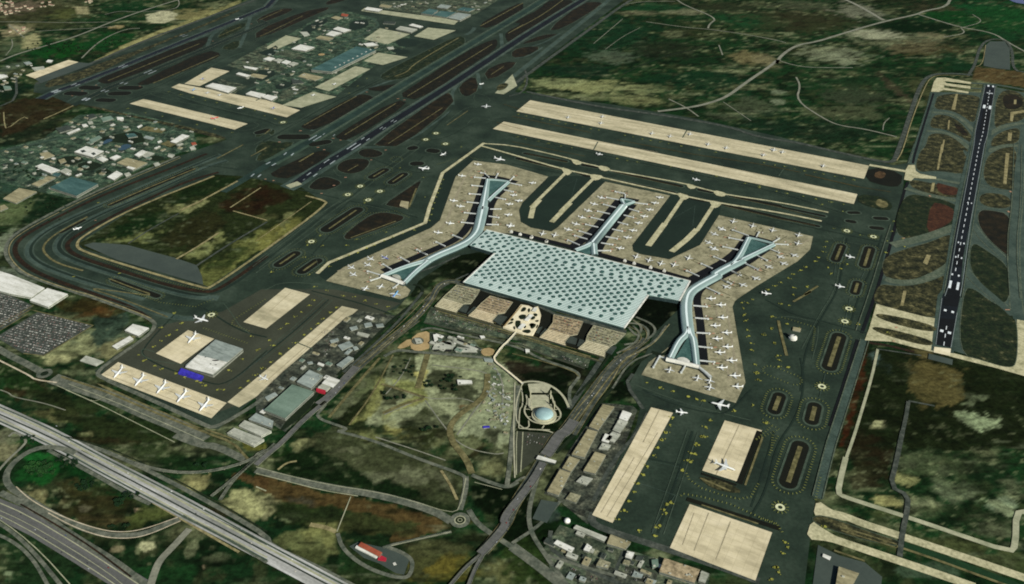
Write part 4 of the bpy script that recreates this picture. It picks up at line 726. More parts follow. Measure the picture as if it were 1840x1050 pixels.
# ------------------------------------------------------------------ lines and rings painted on the taxiways
b = MB(); z = lev(6)
RINGS = ['b1 715,285', 'b1 850,320', 'b1 630,343', 'b1 770,380', 'b1 380,665', 'd1 618,592', 'd1 800,632', 'd2 632,133', 'd2 604,220', 'd2 447,667', 'd3 160,522', 'a2 1450,175', 'b0 1165,958', 'b0 1235,915', 'b0 1300,988', 'b0 185,840']
for r in RINGS:
    c_ = wpts(r, z)[0]; b.ring(c_, 6.5, 13.5, z)
b.build('turning_circle', M['ylight'], kind='structure')
b = MB()
for r in RINGS:
    c_ = wpts(r, z)[0]
    for k in range(12):
        a = k*math.pi/6; d = Vector((math.cos(a), math.sin(a), 0)); b.stroke([c_+d*16, c_+d*25], 2.2, z)
SPOTS = '''a0 1155,630 1240,650 1325,668 1410,690 1490,705 1580,725 1665,745 1750,760 880,745 1000,775 1115,800 1232,828 1350,855 1475,885 1590,910 b0 60,795 130,815 760,540 700,590 640,640
c0 45,785 100,797 150,805 210,817 260,827 320,838 370,850 430,860 485,872 540,885 595,893 775,930 830,940 895,955 950,965 1015,975 1075,987 1160,1003 1285,1028 1400,1045 40,940 95,953 185,970 255,985 335,1003 410,1015 d1 50,125 125,140 190,150 260,165 325,180 395,190 460,203 535,218 600,230 670,243
d1 20,295 135,320 210,335 320,355 405,372 510,395 595,410 c1 720,95 790,110 860,120 1090,150 1170,165 1240,180 1400,215 1600,265 1700,285 d1 450,410 590,458
b1 1285,240 1270,270 1260,300 1250,330 1240,360 1225,400 1212,440 1205,480 1190,520 1085,585 1010,610 935,635 880,660 815,690 760,710 700,740 640,760 560,790 500,835 440,625 350,690 460,692 620,690 690,650 105,875 370,890 400,975 480,1000 340,772 895,600 1160,360 1150,225 1410,15 745,400 990,160
b2 600,45 680,50 750,75 830,100 900,120 550,125 510,160 465,200 425,235 378,272 330,312 270,368 225,405 165,443 100,500 45,545 400,75 365,110 310,155 265,190 210,235 170,270 90,350 120,385 15,415
a2 950,450 985,490 1060,525 1115,545 1205,578 1265,602 1350,630 1380,640 1410,660 1490,690 1535,690 1650,675 1700,630 1750,590 1800,545 1570,555 1665,478 1775,412 1720,322 1195,165 1250,230 1110,355 1050,395 1160,315 1215,280 1110,262
c2 925,640 1015,675 1110,700 1210,735 1270,755 1320,765 1655,795 1530,835 1105,880 1085,930 1060,980 1030,1030 1360,900 1330,945 1300,1010 1745,920 1580,92 1615,92 1590,130 1595,175 1605,215 1655,70 1615,280 1625,320 1640,370 1645,415 1665,515 1680,570 1690,620 1785,270 1720,310 1790,185 1805,370
d1 480,665 470,700 455,735 425,775 400,800 340,840 300,862 255,890 215,915 165,945 125,970 80,995 525,575 710,620 895,660 940,525 930,595 490,845 510,885 580,852 250,980 250,1030 885,740 1000,645 1015,700 345,975 620,820
d2 100,190 40,310 210,237 100,270 125,372 145,455 150,530 215,535 155,485 10,575 10,620 170,100 220,110 280,270 700,240 895,295
c3 1055,10 1025,60 1000,113 970,167 930,242 902,300 868,358 838,417 803,480 770,543 735,605 870,680 1300,38 1325,40 1265,82 1282,95 1230,152 1255,155 1205,200 1225,212 1168,270 1065,500 1092,490 1045,538 1058,560 985,660 1015,648 980,718 1820,935 d3 195,762 210,795 180,838 135,935 150,968 105,1015 470,655'''
b.build('turning_circle_rays', M['yellowd'], kind='structure')
b = MB(); bf = MB()
r_ = random.Random(5)
for q in wpts(SPOTS, z):
    near = b
    b_ = bf if q.y > 3300 else near
    k = r_.uniform(0.6, 0.95)
    b_.disc(q, 5.6*k, z, 9, 0.25)
    for t in range(2):
        b_.disc((q.x+r_.uniform(-11, 11), q.y+r_.uniform(-8, 8)), 2.6*k, z+0.02*(t+1), 7, 0.3)
b.build('stand_markings', M['yellow'], kind='structure'); bf.build('stand_markings', M['yellowd'], kind='structure')
def dashes(name, items, m, l, step, length, across):
    b = MB(); z = lev(l)
    for s, w, cap in items:
        P = wpts(s, z, 0, False)
        if cap: P = capsule(P[0], P[1], cap)
        for q, d in resample(P, step, bool(cap)):
            n = Vector((-d.y, d.x, 0))
            if across: b.stroke([q-n*length/2, q+n*length/2], w, z)
            else: b.stroke([q-d*length/2, q+d*length/2], w, z)
    return b.build(name, M[m], kind='structure')
dashes('shoulder_hatching', [('d2 497,530 565,325', 2.2, 84), ('d2 120,830 155,735', 2.2, 82), ('d2 375,900 398,805', 2.2, 88), ('d3 215,350 298,105', 2.2, 92), ('d1 540,790 580,695', 1.6, 66), ('d1 738,830 775,715', 1.6, 70), ('d1 672,1015 692,950', 1.6, 64), ('d2 150,185 400,260 380,420', 1.6, 0), ('d2 100,560 250,620', 1.8, 56), ('c2 1700,880 1833,960 d3 -10,60 110,-40', 1.6, 0),
    ('c3 1190,270 1215,330 1300,390 1450,440 1560,465 1640,450 1690,360', 2, 0), ('c3 1140,455 1180,430 1300,450 1500,500 1700,590 1833,640', 2, 0), ('c3 1833,20 1790,90 1760,180', 1.8, 0), ('d3 100,150 110,20', 2, 0), ('d3 440,300 400,480', 2, 0), ('d3 0,590 60,610 140,640 180,700', 2.2, 0), ('a1 760,410 1320,170', 1.5, 62), ('a1 780,930 1080,1040', 1.5, 54), ('b1 490,580 690,450', 1.5, 96), ('b1 160,822 268,750', 1.5, 84), ('b1 320,868 418,800', 1.5, 84), ('b1 800,222 882,175', 1.3, 80), ('b1 935,258 1012,205', 1.3, 80), ('b1 690,655 1010,540', 1.4, 0), ('b1 590,620 780,470 960,455 1050,500', 1.4, 0), ('a1 560,745 800,830 1100,930 1400,1000', 1.6, 0), ('a2 1480,60 1340,120 1100,90 900,0', 1.6, 0), ('a2 1833,60 1600,210 1590,240 1720,290', 1.8, 0), ('a2 1380,260 1700,370', 1.8, 0),
    ('a1 1400,1000 1833,720', 1.6, 0), ('b1 1390,90 1230,140', 1.4, 0), ('b1 965,100 966,101', 1.4, 60), ('b1 1430,75 1560,110', 1.4, 0)], 'yellowd', 6, 12, 7, True)
strokes('guide_line', [('b2 490,80 0,500', 1.6), ('a2 1833,440 1560,660', 1.6), ('b2 330,0 490,75', 1.6), ('c3 870,355 1120,440 1000,620 960,700', 1.6), ('c3 950,205 1160,250 1130,330', 1.2), ('d2 640,60 604,220 580,290', 1.6), ('d2 470,580 430,740', 1.6), ('d1 540,830 530,900', 1.6), ('d1 740,870 715,920', 1.6), ('c2 850,690 1200,790 1290,810 1310,780', 1.4), ('b1 430,860 410,760 270,700', 1.2), ('b1 645,345 850,322 1000,250', 1.0), ('c1 445,235 400,390', 1.2), ('c1 1255,420 1240,560', 1.4), ('c1 440,240 300,310', 1.0), ('c1 1240,430 1080,520', 1.0)], 'taxi', 5, 0)
b = MB(); z = lev(6)
for s, w, h in (('d0 1245,570', 4, 8), ('b1 790,105', 10, 5), ('b1 615,225', 12, 6), ('b1 535,280', 12, 6), ('b1 450,335', 10, 6), ('b1 890,38', 12, 5), ('b0 305,898', 14, 6), ('b0 160,975', 14, 6), ('b0 530,950', 12, 5), ('b0 580,962', 12, 5), ('b0 425,1012', 12, 6), ('b0 468,1028', 12, 6), ('b0 975,678', 14, 5), ('b0 1018,686', 14, 5), ('b0 760,632', 12, 5), ('a0 1460,283', 14, 4), ('a0 1725,165', 14, 4), ('a0 495,658', 12, 4), ('a0 565,625', 12, 4), ('a0 660,585', 12, 4), ('a0 960,592', 12, 4), ('d1 1187,352', 8, 12), ('d1 1740,322', 9, 12), ('d1 1727,460', 9, 12), ('d1 1005,642', 14, 5), ('d2 957,262', 8, 8), ('d2 940,355', 10, 5), ('d2 1720,140', 18, 5), ('a1 655,520', 8, 4), ('b1 65,237', 9, 6), ('b1 120,247', 9, 6)):
    c_ = wpts(s, z)[0]; b.box((c_.x, c_.y), w/2, h/2, z-0.1, z)
b.build('hold_markings', M['hatch'], kind='structure')
b = MB(); z = lev(6)
for q in wpts('a1 665,400 495,908 810,885', z): b.stroke([q, q+Vector((10, 4, 0))], 5, z)
b.build('stand_markings', M['yellow'], kind='structure')

# ------------------------------------------------------------------ landside: lots, highways, viaduct approach roads, verges
strokes('highway', [('p -20,726 50,757 100,780 183,826 262,866 340,907 420,950 480,983 540,1015 620,1058', 32), ('p -20,745 50,777 105,803 183,846 262,888 340,930 419,971 480,1003 560,1045 600,1066', 28)], 'hwy', 3, 1)
strokes('highway_median', [('p -20,736 50,767 103,792 183,836 262,877 340,919 420,961 480,993 550,1030 610,1062', 5)], 'dwall', 4, 1)
strokes('highway_lane', [('p -20,723 50,753 100,776 183,821 262,861 340,902 420,945 480,978 540,1010 620,1052', 5), ('p -20,748 50,780 105,806 183,850 262,892 340,934 419,975 480,1007', 5)], 'halo', 4.2, 1)
strokes('highway_lane', [('p -20,727 50,758 100,781 183,827 262,867 340,908 420,951 480,984 540,1016 620,1059', 6), ('p -20,744 50,776 105,802 183,845 262,887 340,929 419,970 480,1002', 4)], 'conc2', 4.4, 1)
strokes('frontage_road', [('a3 480,60 650,110 850,190 1060,290 1330,430 1600,580 1833,720 b3 100,790 400,920 700,1080', 14), ('a3 330,130 600,270 900,440 1030,500', 12), ('a3 1250,580 1500,700 1833,900', 10)], 'road', 3.4, 1)
strokes('verge', [('a3 420,30 700,100 900,180 1100,280 1350,410 1620,560 1833,690', 5), ('a3 560,130 800,250 1100,400 1400,560 1833,780', 4)], 'islg', 3.8, 1)
strokes('sand_edge', [('a3 1050,490 1250,605 1450,722 1640,830', 7)], 'tan', 2, 1)
strokes('highway', [('a3 -120,490 200,620 500,800 800,985 950,1080', 62)], 'hwyd', 3, 1)
strokes('lane_line', [('a3 -100,530 150,650 450,830 700,990 800,1060', 2.5), ('a3 -100,450 200,580 550,790 850,985 950,1050', 3), ('a3 -100,500 170,620 480,800 740,970 840,1050', 1.6), ('a3 -60,570 120,690 300,850 480,1050', 2.5)], 'conc2', 5, 1)
strokes('frontage_road', [('a3 -60,600 100,700 250,850 420,1060', 10), ('a3 -60,690 100,760 230,880 330,1060', 9), ('a3 0,420 250,540 500,720 800,900 1000,1060', 20)], 'road', 4, 2)
strokes('verge', [('a3 140,500 400,650 650,810 900,1000', 5)], 'verge', 4.5, 1)
strokes('loop_ramp', [('a3 520,150 420,115 300,105 180,145 75,230 35,310 60,380 150,440 330,550 500,640 700,710 850,722 1000,700 1120,650 1230,600', 19)], 'road', 4, 3)
strokes('ramp_edge_line', [('a3 110,380 200,465 340,545 500,615 700,680 850,695 1000,670 1220,590', 3), ('a3 330,560 500,655 700,725 850,738 1000,720 1240,615', 3)], 'pale', 5, 3)
strokes('country_road', [('a3 -10,270 60,190 150,110 190,60 100,0 a2 60,1010', 8), ('a3 1300,670 1180,800 1090,890 1050,1000 1030,1070', 20), ('a2 0,690 60,710 90,740 300,780 450,830', 4)], 'roadp', 4, 2)
strokes('boulevard', [('a2 -40,390 60,450 200,520 290,570', 26), ('a2 360,610 500,660 760,740 1000,850 1250,950 1400,1040', 50), ('a2 1200,1000 1380,1070 a3 1480,100 1680,195', 26)], 'road', 3, 1)
strokes('lane_line', [('a2 390,660 640,770 900,900 1200,1050', 2.5), ('a2 470,650 760,760 1100,905 1400,1040', 2.0), ('a2 450,690 700,800 1000,950', 1.6), ('a2 620,760 660,770 740,720 ', 2)], 'conc2', 5, 1)
strokes('verge', [('a2 420,600 700,690 1000,820 1400,980 1600,1050 a3 1700,190', 8)], 'tand', 4, 1)
sheets('verge_grass', ['a2 640,640 720,660 1000,790 1400,960 1500,1000 1833,1100 a3 1700,90 1620,60 1480,0 a2 1300,940 900,770'], 'tand', 2, 1)
b = MB(); z = lev(5); c_ = wpts('a2 305,578', z)[0]; b.ring(c_, 13, 26, z, 36); b.build('roundabout', M['road'], kind='structure')
b = MB(); b.disc(c_, 13, z, 30); b.build('roundabout_green', M['lawn'], kind='structure')
strokes('road_edge', [('a2 -20,480 100,540 200,590 240,620 390,640', 6)], 'pale', 4, 1)
sheets('car_park_asphalt', ['a2 -40,310 110,220 230,115 20,15 -60,10', 'a2 -30,330 260,155 640,250 300,460 160,440'], 'roadd', 2, 0)
strokes('lot_edge', [('a2 -30,275 210,140 270,155 640,248 300,455 160,440', 5), ('a2 0,240 230,110', 5), ('a2 -10,290 190,170', 4)], 'tand', 3, 0)
sheets('works_yard', ['b2 0,740 120,620 400,380 620,190 720,150 960,180 900,230 600,560 520,640 430,700 400,780 200,980 0,860'], 'yardd', 3, 0)
# the two access expressways either side of the central field
EXA = 'n3 640,860 540,835 430,792 290,800 190,880 120,1040 b2 1100,200 930,340'
strokes('access_road', [(EXA, 26), ('b1 1100,880 1220,840 1400,760', 9), ('b2 1100,210 930,340 700,530 520,720', 34), ('b2 1060,210 800,430', 8)], 'roadd', 4, 2)
strokes('access_road', [('b1 1833,850 1500,870 1360,930 1260,990 1190,1050 b2 1160,80', 9), ('b2 1140,20 1000,200 780,410 600,570', 11)], 'roadd', 4, 2)
strokes('lane_line', [('n3 430,795 290,802 190,882 120,1040 b2 1100,190 930,330 640,590', 2), ('b2 1220,60 1080,220 850,420', 2), ('b2 1200,20 1000,230 800,400', 2)], 'tan', 5.5, 1)
strokes('road_cut', [('b1 1080,960 b2 1150,-20 1130,60 960,190 700,440 560,590', 13)], 'lawn', 4.5, 2)
sheets('road_cut', ['b2 410,700 440,720 340,850 190,970 160,960 300,800'], 'lawn', 4, 1)
EXB = 'c2 760,460 660,560 480,800 340,1000 c3 300,30 180,250 0,530 b3 1720,640 1560,830'
strokes('access_road', [('c2 920,340 700,520 500,800 380,960', 26), (EXB, 32), ('c2 860,440 720,560 560,780 430,1000', 14), ('c2 640,440 560,560 430,760 390,820', 18)], 'roadd', 4, 2)
strokes('access_road', [('c2 800,260 860,330 900,260 830,210', 9), ('c2 770,380 900,360 990,300 970,240 850,190', 9), ('c2 700,470 880,400 950,300 900,240 790,230', 9), ('c2 720,440 850,370 880,300 830,250', 8), ('c2 1060,250 980,370 760,480 660,650', 10), ('c2 960,440 800,500 690,680', 7)], 'road', 4.5, 3)
strokes('lane_line', [('c2 880,430 780,470 700,560 520,800 400,960 c3 200,200', 2.5), ('c2 1080,240 1000,340 950,390 780,470', 3), ('c2 620,600 540,720 440,830', 2), ('c2 760,490 680,640 590,760', 3), ('c2 480,820 360,980', 2.5), ('c2 800,250 900,310 860,390 740,430', 1.6), ('c2 830,210 940,290 900,380 760,430', 1.6)], 'tan', 5.5, 2)
strokes('road_cut', [('c2 940,450 840,520 720,640 600,780 420,1010 c3 300,150', 12), ('c2 700,400 600,560 440,730', 9), ('c2 1150,330 1050,460 960,430', 16)], 'lawn', 4.2, 2)
strokes('ramp_road', [('c3 210,200 150,400 110,560 130,700 230,850 380,1060', 13), ('c3 330,480 200,640 0,770', 10), ('c3 0,790 180,920 350,1060', 30), ('c3 140,300 40,330 0,380 b3 1800,350', 8), ('c3 240,850 420,910 700,990', 9)], 'road', 4, 3)
strokes('ramp_road', [('b3 0,265 200,320 500,385 800,430 1050,490 1250,560 1340,620', 26), ('b3 1440,310 1440,400 1400,540', 16), ('b3 1460,540 1520,640 1700,760 1833,840 c3 120,900', 16), ('b3 560,0 800,60 1100,185 1400,290 1440,320', 11), ('b3 1480,300 1600,350 1730,390 1790,350', 13), ('b3 1720,390 1745,200 1760,0 b2 1790,800 1800,660', 14), ('b3 1340,690 1200,720 930,780 870,800', 9), ('b3 560,700 590,800 700,900 850,975 1030,1015 1070,960 1075,880 1000,830 900,795', 11), ('b2 420,860 440,890 520,920 640,960 b3 560,0', 10), ('b2 420,860 480,790', 9)], 'road', 4, 2)
strokes('ramp_edge_line', [('b3 0,290 200,340 450,405 700,445', 3), ('b3 0,245 200,300 500,368 850,420 1080,480 1330,560 1400,535 1440,320', 2), ('b3 650,450 555,690', 3), ('b3 0,380 70,410', 4), ('b3 1500,350 1690,400', 2), ('b3 1340,690 930,785', 2)], 'conc2', 5, 1)
c_ = wpts('b3 1400,610', lev(5))[0]; b = MB(); b.ring(c_, 14, 28, lev(5), 36); b.build('roundabout', M['road'], kind='structure')
b = MB(); b.disc(c_, 14, lev(5), 30); b.build('roundabout_green', M['islg'], kind='structure')
b = MB(); b.ring(c_, 13, 16, lev(5.5), 36); b.ring(c_, 5, 7, lev(5.5), 20); b.build('roundabout_kerb', M['conc2'], kind='structure')
strokes('country_road', [('b2 850,470 700,640 500,880', 10), ('b2 1180,440 1150,540 1110,680', 20), ('b2 860,650 1000,690 1160,740', 10), ('b2 870,850 1000,790 1150,750', 12), ('b2 640,930 800,720 940,450', 6), ('b2 1590,580 1580,740 1400,850 1320,950 b3 1350,80 1450,200 1480,290', 20)], 'tand', 3, 2)
strokes('country_road', [('b3 1270,270 1330,360 1380,470', 8), ('b3 150,265 210,215 280,205', 7), ('b3 550,690 480,660 370,640', 14)], 'tan', 3, 2)
strokes('station_road', [('b2 880,460 960,415 1100,430 1300,445 1620,475', 14), ('b2 1130,280 1200,262 1300,285 1500,330 1700,370 1833,410 c2 200,480 420,550 470,590 430,640 390,690 400,800', 11)], 'road', 4, 2)
sheets('station_yard', ['b2 1080,310 1200,280 1210,400 1110,430 1050,400', 'b2 960,400 1060,330 1070,380 1000,410'], 'ochre', 3, 1)
c_ = wpts('b2 1590,430', lev(5))[0]; b = MB(); b.disc(c_, 24, lev(5), 24, 0.08); b.build('sand_mound', M['ochre'], kind='structure')
b = MB(); c_ = wpts('b2 1110,355', lev(5))[0]; b.ring(c_, 12, 22, lev(5), 24); b.build('roundabout', M['road'], kind='structure')
sheets('station_yard', ['b2 1190,290 1500,350 1560,440 1540,460 1190,430', 'b2 1200,120 1460,190 1760,250 1833,270 c2 120,330 540,470 520,540 300,480 0,370 b2 1833,360 1500,300 1150,230'], 'yard', 3, 0)
strokes('dark_parking_lane', [('b2 1220,135 1460,200 1700,265 1833,300 c2 300,400 620,500', 14), ('b2 1160,230 1500,310 1833,385 c2 200,440 500,545', 8)], 'asph_warm', 4, 0)
strokes('footpath', [('c2 70,640 130,630 220,640 300,680 360,740 390,810', 8), ('c2 70,650 20,800 40,960 260,965', 4), ('c2 20,640 10,1000 c3 20,320', 4)], 'stone', 4, 2)
strokes('garden_path', [('m6 250,390 270,500 265,620 230,640 220,880', 4), ('m6 310,470 330,560 290,640 290,700 350,780 430,820 560,835 690,800 740,730 720,660 650,590 630,500 600,460', 5), ('m6 340,790 350,880 230,885', 4), ('m6 495,780 495,825', 4), ('m6 530,850 505,890', 4), ('m6 330,745 390,745', 3), ('m6 650,740 740,745', 3), ('m6 300,650 370,655', 3), ('m6 650,660 710,650', 3), ('m6 590,780 640,810', 3), ('m6 220,885 560,910 640,940', 4)], 'stone', 5, 2)
sheets('paved_court', ['m6 330,340 560,330 620,370 570,450 355,450', 'm6 355,475 585,475 590,575 355,575', 'm6 355,585 620,590 640,650 600,680 400,690 360,640'], 'stone', 5, 0)
sheets('visitor_car_park', ['m6 200,920 640,950 520,1180 c3 30,300 20,40'], 'asph_warm', 3, 0)
strokes('lane_line', [('m6 200,920 190,1050 c3 30,300', 3), ('m6 270,930 265,1050 c3 60,280', 3)], 'conc2', 4, 0)
sheets('service_yard', ['c2 620,780 830,800 860,830 800,1000 c3 620,440 520,640 300,460 220,430 400,120'], 'yardd', 2, 0)
sheets('service_yard', ['c3 330,640 780,810 1360,980 1340,1080 300,1080 220,800'], 'yard', 2, 0)
sheets('service_yard', ['m8 480,700 620,690 880,790 860,960 420,900','m8 880,720 1240,800 1200,960 860,930'], 'yardd', 3, 0)
strokes('service_road', [('c3 560,560 540,620 620,670 1000,790 1340,900 1700,1030', 22), ('c2 930,850 880,960 c3 680,220 560,480', 12), ('c2 900,820 780,650 830,580', 12), ('m8 60,330 40,500 200,640 700,860 900,960', 12), ('m8 860,560 740,860', 10)], 'roadd', 3, 1)
sheets('parking_block', ['c3 140,600 200,470 320,490 240,630'], 'slate', 4, 0)
sheets('dark_lawn', ['c3 1270,310 1420,330 1570,400 1560,430 1380,400'], 'islo', 4, 1)
strokes('dark_kerb', [('c3 1700,0 1560,360', 18), ('c3 1200,465 1840,670', 16), ('c3 1300,290 1540,370', 9)], 'islk', 4, 0)
strokes('island_strip', [('c3 1290,320 1500,410', 6), ('c3 1720,40 1600,370', 6), ('c3 1300,505 1690,635', 5), ('d3 530,818 740,890', 6)], 'tand', 5, 0)
sheets('service_yard', ['d3 420,780 560,850 740,900 860,1000 850,1080 380,1080'], 'slate', 2, 0)
# north-western town and cargo streets
strokes('country_road', [('a0 0,420 120,370 330,310 540,245 740,160 960,80 1250,-10', 17), ('a0 0,150 180,150 440,157 760,152', 8), ('a0 270,215 420,205 620,195 800,180', 8), ('a0 560,400 650,310 740,250 870,198 960,195', 10), ('a0 1220,-10 1235,35 1190,68 940,85 820,75 720,100', 8), ('a0 60,170 130,230 170,260', 7), ('a0 40,380 90,320 80,270', 6)], 'roadp', 3, 2)
strokes('field_edge', [('a0 530,712 420,765 300,818', 9), ('a0 25,770 30,850 45,890 160,800 190,815', 6)], 'tan', 4, 1)
sheets('town_ground', ['a0 540,790 880,770 1330,880 1340,1040 a1 1240,50 800,240 530,380 300,330 0,260 a0 0,1030 300,950'], 'townm', 1, 0)
strokes('street', [('a0 0,1040 250,985 500,930 700,890 880,848', 24), ('a0 1060,1020 1160,900 1200,860', 9), ('a1 320,300 700,320 1000,180 1230,80', 9), ('a1 240,160 450,250 700,300', 8)], 'roadg', 3, 1)
sheets('courtyard_garden', ['a0 760,930 960,890 1010,1000 a0 620,960', 'a1 360,120 470,70 600,100 480,150', 'a1 510,140 620,110 720,140 600,190', 'a1 640,190 720,160 780,190 700,210', 'a0 1120,990 1180,970 1240,1000 1160,1020', 'a1 1010,90 1080,70 1140,100 1060,120'], 'lawn', 2, 1)
sheets('playing_field', ['a0 955,892 1005,867 1138,892 1108,915', 'a0 1100,990 1150,965 1220,985 1170,1010'], 'tand', 3, 0)
sheets('pond', ['a0 800,1022 860,985 915,1000 840,1038', 'a0 690,985 745,950 785,962 705,995'], 'water', 4, 1)
sheets('cargo_ground', ['b0 0,330 220,240 480,90 640,80 830,130 820,190 1060,240 1050,310 790,470 560,650 400,640 310,740 0,690', ], 'townm', 2, 0)
sheets('cargo_garden', ['b0 0,360 60,350 160,300 120,400', 'b0 640,150 760,130 780,180 640,220', 'b0 300,200 480,120 500,150 330,250', 'b0 940,330 1080,350 1000,380 920,350', 'b0 0,480 120,480 140,520 0,570', 'b0 130,580 250,560 240,600 140,620', 'b0 960,260 1160,280 1060,330 960,310'], 'asph_green', 3, 1)
sheets('cargo_yard', ['b0 0,430 120,420 220,470 160,495 0,460', 'b0 120,375 200,340 332,380 300,408', 'b0 210,560 360,600 200,700 150,690', 'b0 850,10 1680,-10 1520,90 1400,140 1130,100 860,60', 'a0 1555,450 1833,300 1833,480 1730,500', 'a0 1490,560 1520,545 1700,590 1605,645'], 'yard', 3, 0)
strokes('street', [('b0 -60,620 220,492 430,390 700,252 840,185 830,150 780,120 740,110', 22), ('b0 0,690 330,560 520,500 900,300', 10), ('a0 1420,470 1600,380 1740,345', 8), ('b0 380,460 690,300 720,280', 9)], 'roadg', 4, 1)
b = MB(); b.disc(wpts('b0 450,375', lev(5))[0], 22, lev(5), 24); b.build('roundabout_sand', M['ochre'], kind='structure')
strokes('dirt_road', [('c0 1000,765 1250,735 1400,695 1490,655 1600,570 1780,450 1833,400 d0 130,450 160,385 270,310 420,285 560,240 860,150 1100,100 1150,75 1300,48 1330,-10', 22), ('d0 590,-10 700,40 870,140', 28)], 'roadp', 2, 2)
strokes('dirt_road', [('c0 1120,-10 1180,35 1410,125 1355,165 1345,195', 13), ('c0 920,150 1200,190 1345,200 1600,235 1833,280 d0 200,295', 9), ('d0 1110,100 1300,160 1410,190 1620,225 1720,290 1850,360', 16), ('d0 1400,190 1435,232 1280,255', 9), ('d0 160,420 260,450 380,465 660,465', 9), ('d0 270,530 300,590 268,690 450,810 560,862 740,885 960,940', 11), ('c0 1075,680 1200,740 1280,800', 9), ('c0 1420,310 1445,378', 9), ('c0 1450,700 1640,830', 5), ('d0 865,895 870,845 910,810', 5), ('c0 780,30 900,10 1120,10', 8), ('c0 640,340 760,250 880,190', 4), ('c0 560,300 760,130', 5), ('d0 1410,190 1560,150 1480,100', 7)], 'roadp', 2.4, 2)
strokes('dark_track', [('c0 760,510 900,440 1100,370 1270,340', 9)], 'lawn', 2, 1)

strokes('deck_lane', [('m3 20,400 460,525 940,670 1080,715 m4 70,510 430,620 600,665 950,780', 3), ('m3 40,440 460,560 960,710 m4 100,560 400,650 760,760', 7), ('m3 60,470 500,600 960,740 m4 100,590 700,770', 3), ('b2 1230,115 1470,185 1720,250 1833,275 c2 100,345 600,490', 2.5), ('c2 0,440 200,490 420,560 460,600', 4), ('m3 340,75 700,165 1150,275 1390,350', 3), ('m4 300,150 800,290 1240,400', 3)], 'tand', 6.3, 1)

strokes('country_road', [('b2 1640,660 1500,830 1380,1000', 5), ('b2 1210,520 1560,560 1600,600', 5), ('b2 900,660 1180,760 1400,740 1540,790', 4), ('b2 1160,760 1260,900 1340,1000', 4), ('b2 1060,470 1000,600 890,720', 4), ('b2 1620,500 1700,640 1690,800', 5), ('b3 1330,30 1450,120 1640,160 1700,150', 4), ('b3 820,40 1100,130 1300,200', 4), ('b2 880,860 1160,740', 5)], 'roadp', 2.2, 2)

# grass islands between the curved exits of the eastern runway, on a paved field
sheets('exit_pavement', ['d0 1190,632 1560,640 1500,900 d1 1490,0 1300,900 d2 1262,205 820,100 d1 870,760 960,600 1005,340 1060,240 1060,130', 'd0 1640,600 1850,640 d1 1850,1060 d2 1850,210 1785,205 1780,400 1740,500 1680,520 1340,420 1400,30 d1 1465,560 1562,0 d0 1590,930'], 'exit', 1.6, 0)
sheets('exit_island', [grow(q, 1.11) for q in ['d0 1250,650 1505,660 1520,700 1488,850 1400,782 1320,752 1225,748', 'd0 1225,795 1320,800 1400,850 1470,940 1478,985 1390,928 1280,882 1195,878', 'd0 1190,930 1290,930 1380,980 1450,1050 d1 1390,30 1440,110 1428,195 1250,165 1105,180 1125,60 d0 1175,1010', 'd1 1075,242 1250,280 1395,298 1388,365 1240,345 1100,308 1060,272', 'd0 1660,622 1830,650 1845,820 1690,842 1632,880', 'd0 1625,945 1700,900 1800,880 1790,982 1690,985 1612,1010', 'd1 1580,92 1680,35 1775,22 1772,292 1720,302 1562,262', 'd1 1545,330 1730,352 1735,442 1535,415']], 'islo', 2.9, 2, 5, 'edge')
sheets('exit_island', [grow(q, 1.11) for q in ['d1 900,770 1040,720 1180,682 1320,622 1328,700 1300,800 1180,880 1060,922 930,918 880,860', 'd1 860,962 960,978 1090,972 1220,932 1298,892 d2 1258,100 1222,190 1020,145 850,100 822,60']], 'islo', 2.9, 2, 5, 'edge')
sheets('exit_island', [grow(q, 1.11) for q in ['d1 1040,350 1180,372 1290,396 1375,440 1360,520 1280,580 1150,638 1030,632 975,590 978,480', 'd1 1485,682 1580,742 1680,812 1720,872 1718,1060 1650,1060 1550,950 1472,850', 'd2 1440,20 1500,20 1600,100 1700,150 1768,212 1768,480 1720,515 1560,468 1402,418']], 'islg', 2.9, 2, 5, 'edge')
sheets('exit_island', [grow(q, 1.11) for q in ['d1 1530,467 1600,462 1740,492 1743,768 1690,728 1590,640 1530,550']], 'islr', 2.9, 2, 5, 'edge')
sheets('rust_patch', ['d1 1195,395 1290,410 1360,450 1345,520 1270,570 1155,618', 'd1 1225,258 1300,278 1385,302 1378,352 1250,338'], 'rust', 3.45, 1)
sheets('rust_patch', ['d0 1340,835 1410,870 1460,940 1400,925', 'd0 1680,640 1820,660 1830,740 1700,760'], 'islr', 3.45, 2)
sidelines('road_edge_line', [(EXA, (-13, 13)), (EXB, (-16, 16)), ('c2 920,340 700,520 500,800 380,960', (-13, 13)), ('c2 860,440 720,560 560,780 430,1000', (-7, 7)), ('b2 1100,210 930,340 700,530 520,720', (-17, 17, 5, -5))], 1.8, 'tand', 5.6, 2)

sheets('runway_verge', ['a0 300,592 345,545 560,488 640,450 1000,328 1400,168 1640,60 1650,78 1020,333 640,518 345,602', 'a0 560,724 650,730 900,792 1260,862 1560,942 1520,958 1200,872 850,792'], 'islo', 3, 1)
